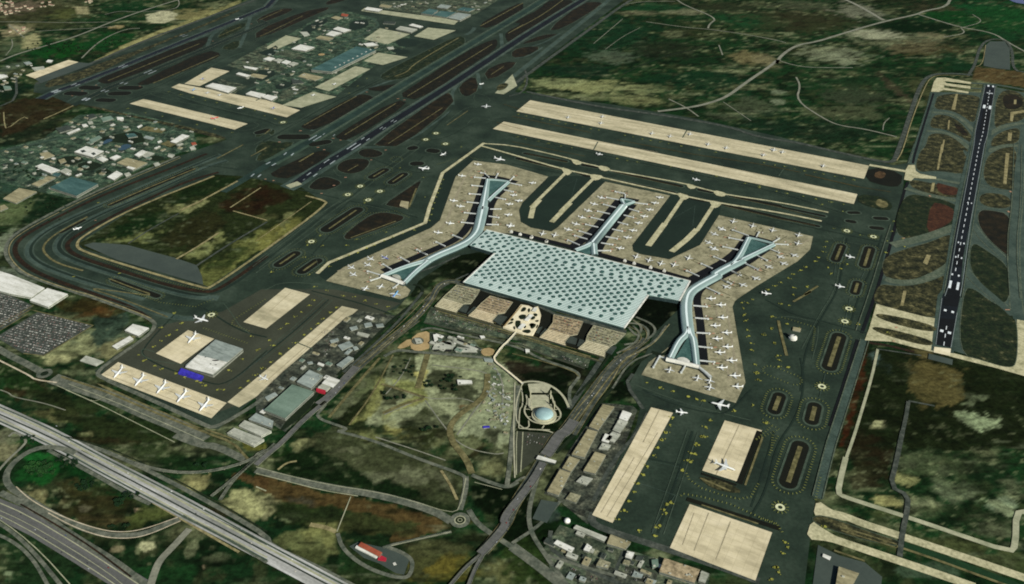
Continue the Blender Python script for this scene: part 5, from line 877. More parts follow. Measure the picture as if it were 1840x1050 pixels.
# ------------------------------------------------------------------ things
def empty(name, loc, label=None, cat=None, group=None, rz=0.0):
    o = bpy.data.objects.new(name, None); COL.objects.link(o); o.location = loc; o.rotation_euler = (0, 0, rz)
    o.empty_display_size = 5
    return setp(o, label=label, category=cat, group=group)
def ctr(P): return Vector((sum(q[0] for q in P)/len(P), sum(q[1] for q in P)/len(P), 0))
def shrink(P, d):
    c_ = ctr(P); out = []
    for q in P:
        v = Vector((q[0]-c_.x, q[1]-c_.y, 0)); l = v.length
        out.append(c_+v*max(0.3, (l-d)/l))
    return out
def pip(p, P):
    r = False; n = len(P)
    for i in range(n):
        a, b = P[i], P[i-1]
        if (a[1] > p[1]) != (b[1] > p[1]) and p[0] < (b[0]-a[0])*(p[1]-a[1])/(b[1]-a[1])+a[0]: r = not r
    return r
br = random.Random(21)
UNITP = {}
def bld(name, s, h, rm, label, cat='building', group=None, wm='bwall', units=0, um='rpale', parapet=False, extra=None):
    P = wpts(s, h); c_ = ctr(P); root = empty(name, c_, label, cat, group)
    L_ = [q-c_ for q in P]
    w = MB(); w.prism(shrink(L_, 0.8), 0, h-0.9); w.build('wall', M[wm], root)
    r = MB(); r.prism(L_, h-0.9, h, True, True)
    if parapet:
        for i in range(len(L_)):
            a, b_ = L_[i], L_[(i+1) % len(L_)]; d = (b_-a); k = d.length
            if k < 2: continue
            r.box(((a.x+b_.x)/2, (a.y+b_.y)/2), k/2-0.3, 0.5, h+0.02, h+1.1, math.atan2(d.y, d.x))
    ro = r.build('roof', M[rm], root)
    # rows of windows or doors on the long walls
    if h > 5:
        g = MB()
        Q = shrink(L_, 0.6)
        for i in range(len(Q)):
            a, b_ = Q[i], Q[(i+1) % len(Q)]; d = b_-a; k = d.length
            if k < 8: continue
            g.box(((a.x+b_.x)/2, (a.y+b_.y)/2), k/2-2, 0.18, h*0.45, h*0.62, math.atan2(d.y, d.x))
        g.build('window_band', M['glass'], root)
    if units:
        e = L_[1]-L_[0]; ang = math.atan2(e.y, e.x)
        for _ in range(units):
            for t in range(30):
                x = br.uniform(min(q.x for q in L_), max(q.x for q in L_)); y = br.uniform(min(q.y for q in L_), max(q.y for q in L_))
                if pip((x, y), shrink(L_, 5)): break
            else: continue
            u = MB(); u.box((0, 0), br.uniform(1.5, 3.5), br.uniform(1.2, 2.5), 0, br.uniform(1.2, 2.5), ang); uo = u.build('roof_unit', M[um], ro); uo.location = (x, y, h)
    if extra: extra(root, ro, L_, c_, h)
    return root
def patch(root, s, z0, z1, name, m):
    """a further block of the same building"""
    P = wpts(s, z1); c_ = root.location; b = MB(); b.prism([q-c_ for q in P], z0, z1, True, True)
    return b.build(name, M[m], root)
# ---- passenger terminal
TC = W((1000, 500)); TC.z = 0
term = empty('terminal_building', TC, 'huge pale teal terminal with dotted skylight roof and glazed branching piers', 'terminal')
RH = 17.0
roof = wpts('p 874,413 1240,505 1221,540 1164.8,530.5 1121.6,589.4 833,507.5 889.4,455 843.6,440.7', RH)
RL = [q-TC for q in roof]; RL = [Vector((q.x, q.y, 0)) for q in RL]
b = MB(); b.prism(RL, RH-2.2, RH, True, True)
# standing seams along the hall
ex = (W((1240, 505), RH)-W((874, 413), RH)).normalized(); ey = Vector((-ex.y, ex.x, 0))
def clip_span(v):
    """x spans of the roof outline at depth v in hall axes"""
    Q = [(q.dot(ex), q.dot(ey)) for q in RL]; xs = []
    for i in range(len(Q)):
        a, c_ = Q[i], Q[i-1]
        if (a[1] > v) != (c_[1] > v): xs.append(a[0]+(c_[0]-a[0])*(v-a[1])/(c_[1]-a[1]))
    xs.sort(); return list(zip(xs[::2], xs[1::2]))
vs_ = [q.dot(ey) for q in RL]
hall = b.build('hall_roof', M['teal'], term)
rb = MB(); v = min(vs_)+6
while v < max(vs_)-3:
    for x0, x1 in clip_span(v):
        if x1-x0 > 10:
            p0 = ex*(x0+2)+ey*v; p1 = ex*(x1-2)+ey*v; m_ = (p0+p1)/2
            rb.box((m_.x, m_.y), (x1-x0)/2-2, 1.9, RH+0.01, RH+0.6, math.atan2(ex.y, ex.x))
    v += 10.5
rb.build('roof_seam', M['rib'], hall)
# white fascias along the sides
for s in ('p 889.4,455 833,507.5', 'p 1164.8,530.5 1121.6,589.4', 'p 874,413 1240,505', 'p 1240,505 1221,540'):
    a, c_ = [q-TC for q in wpts(s, RH)]; d = c_-a; m_ = (a+c_)/2; f_ = MB()
    f_.box((m_.x, m_.y), d.length/2, 2.6 if 'p 874' not in s else 1.4, RH-2.4, RH+1.3, math.atan2(d.y, d.x)); f_.build('fascia', M['rwhite'], hall)
w = MB(); w.prism(shrink(RL, 5), 0, RH-2.3); w.build('hall_wall', M['glass'], term)
# skylights: shallow glazed domes on a staggered grid
SKY = {}
def sky_mesh(r):
    if r not in SKY:
        q = MB(); n = 12; rings = [(1.0, 0.0), (0.94, 0.9), (0.55, 1.9)]; vs = []; fs = []
        for k, z_ in rings:
            for i in range(n):
                a = 2*math.pi*i/n; vs.append((r*k*math.cos(a), r*1.25*k*math.sin(a), z_))
        vs.append((0, 0, 2.3))
        for j in range(2):
            for i in range(n): fs.append((j*n+i, j*n+(i+1) % n, (j+1)*n+(i+1) % n, (j+1)*n+i))
        for i in range(n): fs.append((2*n+i, 2*n+(i+1) % n, 3*n))
        q.add(vs, fs); SKY[r] = q
    return SKY[r]
ea = (W(T('m1 1305,1003')[0], RH)-W(T('m1 390,750')[0], RH))/7.0
ed = (W(T('m1 577,485')[0], RH)-W(T('m1 355,703')[0], RH))/4.0
o0 = W(T('m1 390,750')[0], RH)-TC; o0.z = 0
ea.z = ed.z = 0
sp0, sp1 = [q-TC for q in wpts('m1 418,265 m2 1265,527', RH)]
lo0, lo1 = [q-TC for q in wpts('m1 335,805 m2 585,875', RH)]
spots = []
inner = shrink(RL, 9)
def dist_line(p, a, c_):
    d = (c_-a).normalized(); return abs((p.x-a.x)*d.y-(p.y-a.y)*d.x)
for j2 in range(0, 36):
    for i in range(-8, 30):
        p = o0+ea*(i+(0.5 if j2 % 2 else 0))+ed*(j2/2.0)+ea*0
        if not pip(p, RL): continue
        ok = min(dist_line(p, RL[k], RL[k-1]) for k in range(len(RL)) if pip(p, RL))
        if j2 > 0 and dist_line(p, sp0, sp1) < 11: continue
        xs = p.dot(ex); edge = [c_ for c_ in clip_span(p.dot(ey)) if c_[0] <= xs <= c_[1]]
        if not edge or xs-edge[0][0] < 14 or edge[0][1]-xs < 26: continue
        if max(vs_)-p.dot(ey) < 12: continue
        spots.append((p, 8.7))
for k in range(21): spots.append((sp0+(sp1-sp0)*k/20.0, 10.2))
for k in range(14): spots.append((lo0+(lo1-lo0)*k/13.0, 8.6))
ang = math.atan2(ex.y, ex.x)
spots.sort(key=lambda t: t[0].y+TC.y)
shared = {}
rest = MB()
for k, (p, r) in enumerate(spots):
    q = sky_mesh(r)
    if k < 100:
        if r not in shared: shared[r] = q.build('skylight', M['sky'], hall); o = shared[r]
        else:
            o = shared[r].copy(); COL.objects.link(o); o.parent = hall
        o.location = (p.x, p.y, RH+0.02); o.rotation_euler = (0, 0, ang)
    else:
        ca, sa = math.cos(ang), math.sin(ang)
        rest.add([(p.x+x*ca-y*sa, p.y+x*sa+y*ca, RH+0.02+z_) for x, y, z_ in q.v], q.f)
rest.build('skylight_field', M['sky'], hall, kind='stuff')
print('skylights', len(spots))
# piers: arched tubes
def tube(s, w0, w1, rise=6.0, base=8.0, zc=12.5, mr='pier', sm=2, ridge=True):
    P = [q-TC for q in wpts(s, zc)]
    P = [Vector((q.x, q.y, 0)) for q in P]
    if sm and len(P) > 2: P = chaikin(P, sm, False)
    n = len(P); K = 9; vs = []; fs = []; wv = []; wf = []; rv = []; rf = []
    tot = [0.0]
    for i in range(1, n): tot.append(tot[-1]+(P[i]-P[i-1]).length)
    for i in range(n):
        a = P[max(0, i-1)]; c_ = P[min(n-1, i+1)]; d = (c_-a).normalized(); nn = Vector((-d.y, d.x, 0)); wd = 1.12*(w0+(w1-w0)*tot[i]/tot[-1])
        for k in range(K):
            t = math.pi*k/(K-1); q = P[i]+nn*(wd/2*math.cos(t)); vs.append((q.x, q.y, base+rise*math.sin(t)))
        for sg in (1, -1):
            q = P[i]+nn*(sg*wd*0.46); wv += [(q.x, q.y, 0), (q.x, q.y, base+0.8)]
        for t in (-1, 1):
            q = P[i]+nn*(t*wd*0.09); rv.append((q.x, q.y, base+rise+0.25))
    for i in range(n-1):
        for k in range(K-1): fs.append((i*K+k, i*K+k+1, (i+1)*K+k+1, (i+1)*K+k))
        wf += [(4*i, 4*i+4, 4*i+5, 4*i+1), (4*i+2, 4*i+3, 4*i+7, 4*i+6)]
        rf.append((2*i, 2*i+1, 2*i+3, 2*i+2))
    fs += [tuple(range(K)), tuple((n-1)*K+k for k in range(K-1, -1, -1))]
    wf += [(0, 1, 3, 2), (4*n-4, 4*n-2, 4*n-1, 4*n-3)]
    q = MB(); q.add(vs, fs); o = q.build('pier_roof', M[mr], term, smooth=True)
    q = MB(); q.add(wv, wf); q.build('pier_wall', M['glass'], term)
    if ridge:
        q = MB(); q.add(rv, rf); q.build('ridge_highlight', M['pierl'], o)  # raised pale strip imitating the highlight on the arched roof
    return o
tube('n2 800,800 830,640 872,390', 40, 19)
tube('n2 870,680 960,590 1150,425', 20, 17)
tube('n2 870,388 1020,395 1165,418', 11, 11, 6, ridge=False)
tube('n2 812,760 n3 765,0 735,120 630,235 450,325 200,425 0,530 n1 1390,440', 44, 38)
tube('n1 1420,420 1100,510 800,635', 24, 20)
tube('n1 1420,440 1250,570 1090,735', 24, 20)
tube('n1 795,632 950,685 1105,742', 17, 17, 7, mr='rwhite', ridge=False)
tube('n4 1350,290 930,800', 36, 38, 8)
tube('n4 1370,290 1328,205', 20, 16); tube('n4 1360,290 1410,270 1500,238', 16, 13)
tube('n4 1325,203 1420,210 1500,235', 8, 8, 5, ridge=False)
tube('n4 960,770 860,830 700,890', 26, 20); tube('n4 950,780 955,850 965,955', 26, 26)
tube('n6 250,800 360,690 490,425', 26, 22); tube('n6 330,750 500,670 830,512', 26, 20)
tube('n6 495,420 660,455 835,505', 11, 11, 6, ridge=False)
tube('n6 400,720 0,925 n7 850,165 600,295 440,400 400,520 395,650 415,850 435,980', 42, 40)
tube('n7 420,880 395,980 n8 600,80 480,325', 26, 22); tube('n7 440,900 470,1000 n8 800,60 840,425', 26, 22)
tube('n8 430,335 560,362 700,395 880,438', 16, 16, 8, mr='rwhite', ridge=False)
tube('n8 870,440 950,500 1030,575', 9, 13, 5, mr='bridge', ridge=False)
for s in ('n2 905,400 1115,432 865,620', 'n1 1340,440 1085,700 1000,640 880,620', 'n4 740,905 905,825 920,945 820,935', 'n4 1372,262 1390,215 1450,235', 'n6 530,450 740,520 410,690', 'n8 735,25 550,330 660,325 780,375'):
    q = MB(); q.prism([p-TC for p in wpts(s, 8)], 0, 8); q.build('courtyard_roof', M['court'], term)
q = MB(); q.prism([p-TC for p in chaikin(wpts('n8 560,340 610,315 690,318 760,375 700,380', 10), 1)], 7.8, 10); q.build('courtyard_canopy', M['rwhite'], term)
q = MB(); q.prism([p-TC for p in chaikin(wpts('n1 920,640 980,620 1040,640 1060,690 1000,680', 10), 1)], 7.8, 10); q.build('courtyard_canopy', M['rpale'], term)
BR = '''n1 1390,350 1265,285|n1 1165,455 1045,392|n1 925,552 810,482|n1 780,630 600,575|n1 820,645 640,705|n1 1030,740 950,803|n2 850,375 690,360|n2 815,485 655,470|n2 790,595 620,582|n2 755,710 595,695|n2 725,855 555,837|n2 690,985 515,967|n2 890,360 830,310|n2 830,310 780,300|n2 980,375 1010,312|n2 1170,410 1225,352|n2 1180,440 1330,470|n2 1090,530 1220,557|n2 970,630 1115,660|n2 905,790 1050,788|n2 885,885 1025,905|n2 855,995 1015,1000
n3 530,215 400,165|n3 300,315 175,258|n3 60,430 -40,385|n4 1370,130 1240,103|n4 1290,215 1120,182|n4 1250,320 1080,275|n4 1170,405 1000,367|n4 1085,490 915,452|n4 1010,585 840,545|n4 920,685 755,635|n4 865,745 690,695|n4 760,825 600,757|n4 1375,205 1376,145|n5 310,255 475,275|n5 225,335 360,375|n5 155,420 290,455|n5 75,515 210,550|n5 0,610 140,640|n4 1110,710 1270,740|n4 1050,795 1210,820|n4 1005,900 1180,900
n6 490,400 270,320|n6 420,465 220,425|n6 350,590 140,545|n6 180,745 20,680|n6 595,415 630,350|n6 815,490 905,435|n6 850,510 1020,520|n6 760,570 905,630|n6 600,665 740,735|n6 420,765 620,860|n6 250,870 380,930|n6 75,965 210,1025|n7 750,90 600,25|n7 570,195 400,120|n7 1170,10 1370,105|n7 990,110 1140,185|n7 820,210 1010,300|n7 625,325 850,430|n7 490,590 680,605|n7 515,755 695,770|n7 535,955 715,965|n8 855,165 1045,185|n8 880,355 1080,375|n8 430,330 340,300|n8 340,300 255,450|n8 690,420 630,520'''
for s in BR.replace('\n', '|').split('|'):
    a, c_ = [q-TC for q in wpts(s, 7.5)]; d = c_-a; m_ = (a+c_)/2; g = math.atan2(d.y, d.x); q = MB()
    q.box((m_.x, m_.y), d.length/2, 2.1, 4.2, 7.6, g); e = a+d*0.97; q.box((e.x, e.y), 3.4, 3.4, 3.9, 8.2, g+0.4)
    q.box((e.x, e.y), 0.9, 0.9, 0, 3.95, g); e = a+d*0.5; q.box((e.x, e.y), 0.8, 1.6, 0, 4.25, g)
    q.build('jet_bridge', M['bridge'], term)
for s in ('m1 740,125', 'm1 860,160', 'm1 1010,200', 'm1 1215,250', 'm2 740,190', 'm2 850,220', 'm2 1045,268', 'm2 1205,308', 'n4 115,720', 'n4 315,778'):
    c_ = wpts(s, 6)[0]-TC; q = MB(); q.box((c_.x, c_.y), 5.5, 4.5, 0, 9, ang); q.box((c_.x+ey.x*5, c_.y+ey.y*5), 2.2, 9, 4, 7.6, ang+0.5); q.build('gate_house', M['rwhite'], term)
# reddish stand hatching beside the bridges
hb = MB(); z = lev(5.5); r_ = random.Random(3)
for s in BR.replace('\n', '|').split('|')[:66]:
    a, c_ = wpts(s, z); d = (c_-a).normalized(); p = c_+d*r_.uniform(6, 14); n_ = Vector((-d.y, d.x, 0))
    if r_.random() < 0.75:
        e = p+n_*r_.uniform(-9, 9); hb.disc(e, r_.uniform(5, 9), z+r_.uniform(0, .05), 10, 0.3, 0.55)
lb_ = MB()
for s in BR.replace('\n', '|').split('|')[:66]:
    z = lev(5); a, c_ = wpts(s, z); d = (c_-a).normalized(); n_ = Vector((-d.y, d.x, 0))
    for t in (-1, 1):
        p = c_+n_*t*r_.uniform(8, 16); lb_.stroke([p-d*12, p+d*r_.uniform(20, 45)], r_.uniform(1.5, 3.2), z); z += .01
    p = c_+d*r_.uniform(20, 40); lb_.disc(p, r_.uniform(4, 8), z, 9, .3, .6)
lb_.build('lead_in_lines', M['lead'], kind='structure')
hb.build('stand_hatching', M['hatch'], kind='structure')

# ---- airliners
def loft(b, secs, n=10):
    vs = []; fs = []
    for x, r, zc in secs:
        for i in range(n):
            a = 2*math.pi*i/n; vs.append((x, r*math.cos(a), zc+r*math.sin(a)))
    for j in range(len(secs)-1):
        for i in range(n): fs.append((j*n+i, j*n+(i+1) % n, (j+1)*n+(i+1) % n, (j+1)*n+i))
    fs += [tuple(range(n-1, -1, -1)), tuple((len(secs)-1)*n+i for i in range(n))]
    b.add(vs, fs)
def slab(b, P, t):
    """thin lifting surface from a list of (x,y,z) with vertical thickness t"""
    n = len(P); b.add([(x, y, z-t/2) for x, y, z in P]+[(x, y, z+t/2) for x, y, z in P], [tuple(range(n-1, -1, -1)), tuple(range(n, 2*n))]+[(i, (i+1) % n, n+(i+1) % n, n+i) for i in range(n)])
PROTO = {}
def make_airliner(name, body, k, finm=None):
    root = empty(name, (0, 0, 0))
    b = MB(); loft(b, [(x*k, r*k, z*k) for x, r, z in ((31, .3, 5.2), (30, 1.3, 5.3), (27.5, 2.4, 5.6), (23, 3.0, 5.8), (-12, 3.0, 5.8), (-22, 2.2, 6.4), (-29, 1.1, 7.2), (-32, .35, 7.6))], 12); fu = b.build('fuselage', M[body], root, smooth=True)
    b = MB(); b.box((27.8*k, 0), 1.0*k, 1.7*k, 6.9*k, 7.7*k); b.build('cockpit_window', M['window'], fu)
    for sg in (1, -1):
        b = MB(); slab(b, [(x*k, sg*y*k, z*k) for x, y, z in ((9, 2, 4.6), (-4, 26, 6.6), (-8, 30, 7.2), (-9.5, 30, 7.2), (-6.5, 12, 5.4), (-6, 2, 4.6))][::sg], 0.8*k); b.build('wing', M['wing'], root)
        b = MB(); slab(b, [(x*k, sg*y*k, z*k) for x, y, z in ((-23.5, 1, 7), (-29.5, 10, 7.8), (-32, 10, 7.8), (-30, 1, 7))][::sg], 0.5*k); b.build('tailplane', M['wing'], root)
        b = MB(); loft(b, [(x*k, r*k, 3.1*k) for x, r in ((8.5, 1.35), (6, 1.75), (3, 1.5), (1, .9))], 10)
        b.v = [(x, y+sg*9.6*k, z) for x, y, z in b.v]; b.build('engine', M['engine'], root, smooth=True)
        b = MB(); b.box((-2*k, sg*4.5*k), 1.6*k, 0.9*k, 0, 1.5*k); b.box((-2*k, sg*4.5*k), .35*k, .35*k, 1.4*k, 4.6*k); b.build('landing_gear', M['tyre'], root)
    b = MB(); b.box((24*k, 0), .8*k, .5*k, 0, 1.2*k); b.box((24*k, 0), .25*k, .25*k, 1.1*k, 3.4*k); b.build('landing_gear', M['tyre'], root)
    b = MB(); P = [(-22, 8.2), (-28, 18), (-32.5, 18), (-30.5, 8.2)]; t = .35*k
    b.add([(x*k, -t, z*k) for x, z in P]+[(x*k, t, z*k) for x, z in P], [(0, 1, 2, 3), (7, 6, 5, 4), (0, 4, 5, 1), (1, 5, 6, 2), (2, 6, 7, 3), (3, 7, 4, 0)])
    b.build('tail_fin', M[finm or body], root)
    return root
def dup_tree(r):
    n = r.copy(); COL.objects.link(n)
    for ch in r.children:
        q = ch.copy(); COL.objects.link(q); q.parent = n
        for g in ch.children:
            u = g.copy(); COL.objects.link(u); u.parent = q
    return n
def plane(s, d, label, kind='narrow', group='airliners around the terminal'):
    key = kind
    if key not in PROTO:
        spec = {'narrow': ('plane', .6, None), 'wide': ('plane', .95, None), 'giant': ('plane', 1.0, None), 'blue': ('skyblue', .8, 'indigo'), 'indigo': ('indigo', .62, 'plane'), 'redtail': ('plane', .6, 'planered'), 'red': ('planered', .7, 'planered')}[key]
        o = PROTO[key] = make_airliner('airliner', *spec)
    else: o = dup_tree(PROTO[key])
    p = T(s)[0]; z = lev(6); a = W(p, z); f = W((p[0]+d[0]*8, p[1]+d[1]*8), z)-a
    o.location = a; o.rotation_euler = (0, 0, math.atan2(f.y, f.x))
    return setp(o, label=label, category='airliner', group=group)
ORD = 'first second third fourth fifth sixth seventh eighth ninth tenth eleventh twelfth thirteenth'.split()
def row(s, d, where, kinds={}, desc='white airliner'):
    t = s.split(); key = None; i = 0
    for tok in t:
        if tok in TILE: key = tok; continue
        kd = kinds.get(i, 'narrow'); ds = {'blue': 'bright blue airliner', 'indigo': 'dark blue airliner', 'redtail': 'red-tailed white airliner', 'red': 'red airliner'}.get(kd, desc)
        plane(key+' '+tok, d, '%s %s' % (ds, where % ORD[i]), kd); i += 1
row('n1 415,635 390,540 610,505 650,425 840,408', (1, .42), 'outside the south-west pier arm, %s stand from its tip', {4: 'indigo'})
row('n3 210,145 n2 370,995 510,765 420,690 530,355 745,200', (1, .06), 'outside the north-west pier arm, %s from the bend')
row('n1 580,820 785,795 985,900', (.55, -.75), 'below the white west pier tip, %s from the left', {2: 'blue'})
row('n2 1470,450 1215,615 1285,690 1160,735 1145,880 1175,1030', (-1, -.12), 'inside the west pier facing the bay, %s from the north')
row('m1 720,50 1160,160 1325,180', (-.5, .8), 'on the gate concrete above the roof, %s from the west pier')
row('n4 1055,200 960,285 880,375 795,465 715,555 610,630', (1, .2), 'on the west side of the middle pier, %s from the north')
row('n5 635,195 570,270 500,360 425,450 350,540 275,640 200,735 100,880', (-1, -.18), 'on the east side of the middle pier, %s from the north')
row('m2 875,150 1025,190 1165,230 1320,245 1490,165', (-.5, .8), 'above the roof towards the east pier, %s from the middle pier', {3: 'redtail'})
row('n6 130,320 30,390 20,590 n5 1480,625 1380,690 1305,805 1380,890', (1, .35), 'west of the east pier facing the bay, %s from the north')
row('n6 280,220 540,280 810,340 1160,405 1150,515', (-.4, .85), 'off the north tip of the east pier, %s from the left')
row('n6 1100,675 910,695 955,785 755,830 585,985 n7 1330,235 1155,325 935,350', (-1, -.42), 'on the outer east pier side, %s below the north tip')
row('n7 725,510 860,595 885,765 785,875 940,970 n8 1110,75 1250,185 1145,260 1305,370 1175,465 1350,575 1385,720', (-1, -.06), 'on the outer east pier side, %s south of the bend')
row('n8 475,495 850,605 1015,640 1015,730', (.3, -.9), 'below the white east pier tip, %s from the left')
row('c0 385,810 610,850 620,805 960,920 1085,940 1220,925 1345,995 1470,1020 1795,1035', (-.4, .9), 'on the long northern remote apron, %s from the left')
row('d1 115,40 175,55 455,150', (-.4, .9), 'at the right end of the northern remote apron, %s from the left')
plane('d1 45,75', (-.4, .9), 'white airliner with a red tail on the northern remote apron', 'redtail')
row('a2 815,580 960,635 1110,685 1250,745 1405,805', (-.62, .72), 'on the concrete south of the blue-door hangar, %s from the left', {i: 'wide' for i in range(5)}, 'big white widebody')
plane('a2 1320,345', (-.62, .72), 'white widebody on stained concrete left of the blue-door hangar', 'wide')
plane('a2 1385,215', (.95, .25), 'white widebody turning beside the painted circle above the hangar', 'wide')
plane('c3 1460,250', (1, .38), 'very large white airliner alone on the lower right concrete island', 'giant')
plane('c2 1165,850', (1, .1), 'white airliner taxiing beside the narrow concrete strip below the east pier')
plane('c2 1425,800', (-1, -.25), 'white airliner taxiing below the corner of the east gate apron', 'wide')
plane('b1 1150,170', (-1, -.15), 'white widebody taxiing west of the pale bent taxilane', 'wide')
plane('n2 1035,135', (1, .2), 'white airliner taxiing just north of the west pier apron', 'wide')
plane('n2 270,65', (-.8, .3), 'white airliner taxiing above the bend of the pale taxilane')
plane('d1 640,775', (1, .2), 'white airliner taxiing between two grass ovals near the eastern runway')
plane('d1 570,978', (1, .2), 'white airliner taxiing left of the lower grass oval by the eastern runway')
plane('n7 1480,440', (1, .1), 'white airliner taxiing on dark asphalt right of the east pier bend')
plane('a1 535,580', (1, -.35), 'white airliner on the loop taxiway around the rough field')
plane('b0 1580,735', (.2, -.9), 'white airliner taxiing at the top left of the remote aprons', 'wide')
plane('b0 1550,580', (.8, -.3), 'small white airliner near the pale engine run pad')
plane('a0 1650,745', (-.9, .2), 'white airliner on the taxiway between the two cargo concrete strips')
plane('a0 1630,135', (1, -.4), 'white airliner on the far north-western runway')
plane('c1 600,70', (1, .2), 'white airliner taxiing between the two long remote aprons above the middle bay')
plane('c1 1265,245', (1, .2), 'white airliner taxiing above the right-hand bay')
row('a0 1425,640 1510,655', (.5, -.8), 'on the cargo apron strip, %s from the left')
plane('a0 1330,620', (.5, -.8), 'blue freighter on the left end of the long cargo strip', 'blue')
plane('a0 1390,545', (.5, -.8), 'dark blue freighter on the slanted cargo apron beside the white hall', 'indigo')
plane('b0 395,655', (.6, -.7), 'white freighter on the slanted apron near the cargo sheds')
plane('b0 120,745', (.5, -.8), 'dark blue freighter at the right end of the long cargo strip', 'indigo')
plane('b0 540,580', (.6, -.6), 'white freighter on the long apron beside the teal cargo hall')
plane('a0 1475,815', (1, -.25), 'red airliner on the isolated cargo concrete strip', 'red')
plane('m7 400,220', (1, .4), 'white airliner at the service strip beside the grey-green hangar')

# service trucks between the stands
vr_ = random.Random(19); TRK = None
for s in BR.replace('\n', '|').split('|')[:66]:
    a, c_ = wpts(s, lev(5)*0+1.3); d = (c_-a).normalized(); n_ = Vector((-d.y, d.x, 0))
    p = c_-d*vr_.uniform(0, 18)+n_*vr_.choice([-1, 1])*vr_.uniform(8, 20)
    if TRK is None:
        TRK = empty('service_truck', p); q = MB(); q.box((-.8, 0), 2.6, 1.2, .9, 3.1); q.build('cargo_box', M['rwhite'], TRK); q = MB(); q.box((2.7, 0), .8, 1.1, .6, 2.4); q.build('cab', M['planered'], TRK)
        q = MB()
        for x in (-2, 2.5):
            for y in (-1, 1): q.box((x, y), .5, .2, 0, 1)
        q.build('wheel', M['tyre'], TRK); o = TRK
    else: o = dup_tree(TRK)
    o.location = p; o.rotation_euler = (0, 0, math.atan2(d.y, d.x)+vr_.choice([0, 1.57, 3.14])); setp(o, label='small white service truck with red cab beside a boarding bridge', category='truck', group='service trucks at the boarding bridges')
# ------------------------------------------------------------------ buildings
def hangar_extra(root, ro, L_, c_, h):
    for nm, m, s, z0, z1 in (('white_roof_section', 'rwhite', 'a2 1355,450 1560,500 1460,583 1270,535', h+0.02, h+0.3),):
        b = MB(); b.prism([q-c_ for q in wpts(s, z1)], z0, z1); b.build(nm, M[m], ro)
    b = MB(); b.prism([q-c_ for q in wpts('a2 1243,540 1395,594 1378,622 1222,572', 8)], 0, 8, True); b.build('hangar_door', M['blue'], root)
    for s in ('a2 1305,520 1330,560', 'a2 1375,555 1400,580'):
        pass
    e = MB()
    for s, rx, ry in (('a2 1478,488', 16, 5), ('a2 1410,465', 5, 3), ('a2 1445,512', 5, 2.5), ('a2 1480,518', 7, 2.5), ('a2 1460,540', 4, 2)):
        p = wpts(s, h+0.5)[0]-c_; e.disc(p, rx*0.75, h+0.5, 12, 0.1, ry/rx)
    e.build('roof_emblem', M['black'], ro)
bld('hangar', 'a2 1478,345 1668,408 1460,585 1272,522', 15, 'rgrey', 'grey hangar with half white roof and bright blue doors', 'hangar', extra=hangar_extra)
bld('hangar', 'm7 670,277 878,345 602,600 402,520', 13, 'rgreen', 'large grey-green flat hangar beside the sunken expressway', 'hangar', parapet=True)
bld('hangar', 'm7 835,132 965,190 850,308 712,247', 12, 'rgrey', 'pale grey hall directly north of the grey-green hangar', 'hangar', units=3)
def redfront(root, ro, L_, c_, h):
    b = MB(); b.prism([q-c_ for q in wpts('m7 905,308 990,328 985,352 900,328', 9)], 0, 9); b.build('crimson_front', M['crimson'], root)
    b = MB(); b.prism([q-c_ for q in wpts('m7 960,265 1045,290 1000,330 915,300', 8)], 0, 8); b.build('annex', M['rpale'], root)
bld('warehouse', 'm7 1022,192 1130,232 1062,302 955,262', 11, 'rwhite', 'bright white hall with crimson front beside the expressway', 'warehouse', extra=redfront)
bld('warehouse', 'm7 322,548 490,625 475,688 250,608', 9, 'rgrey', 'grey shed behind two pale sheds near the grey-green hangar', 'warehouse', units=2)
bld('warehouse', 'm7 212,617 470,720 372,770 155,670', 9, 'rpale', 'middle pale long shed of the three below the grey-green hangar', 'warehouse', wm='rpale')
bld('warehouse', 'm7 112,690 400,800 300,862 40,742', 9, 'rpale', 'lowest and longest pale shed at the foot of the service yard', 'warehouse', wm='rpale', units=3)
bld('office_block', 'm7 1210,0 1262,18 1150,110 1095,85', 12, 'rgrey', 'narrow grey-blue block at the edge of the expressway cutting', 'office')
for s, lb in (('b2 640,262 690,250 700,270 655,285', 'small white hut in the upper service yard left of the expressway'), ('b2 560,385 640,355 670,385 590,420', 'pale roofed workshop amid machinery in the service yard'), ('b2 660,395 690,390 705,408 675,418', 'small white cube hut right of the pale workshop'), ('b2 740,235 790,225 800,250 750,262', 'grey hut nearest the viaduct in the upper service yard'), ('b2 700,290 780,310 765,330 690,310', 'long low grey hut below the white service yard hut'), ('b2 820,240 870,235 880,255 830,262', 'flat hut by the service yard corner next to the expressway'), ('b2 60,740 130,705 150,725 80,765', 'white container row in the yard left of the grey-green hangar'), ('b2 430,500 470,515 460,530 420,515', 'small pale booth north of the pale grey hall'), ('b2 505,350 560,335 570,352 515,370', 'grey tank house at the left of the pale workshop'), ('b2 350,500 385,495 392,508 358,515', 'small white booth beside the long service concrete strip')):
    bld('service_hut', s, 5, br.choice(['rpale', 'rwhite', 'rgrey']), lb, 'hut')
bld('warehouse', 'a2 912,238 1022,266 950,320 855,282', 9, 'rwhite', 'bright white square hall at the fence bend west of the hangar', 'warehouse')
bld('warehouse', 'a2 890,320 915,340 800,408 768,390', 8, 'rwhite', 'narrow bright white shed just below the white square hall', 'warehouse')
bld('service_hut', 'a2 590,455 712,495 660,525 548,490', 4, 'rpale', 'low pale platform roof near the white narrow shed', 'building')
bld('logistics_hall', 'a1 -60,850 70,890 305,983 215,1048 60,1020 -60,985', 10, 'rwhite', 'long off-white logistics roof at the left picture edge', 'warehouse', wm='rpale')
bld('logistics_hall', 'a2 325,-8 465,32 330,120 203,75', 10, 'rwhite', 'square off-white logistics roof above the car park', 'warehouse', wm='rpale')
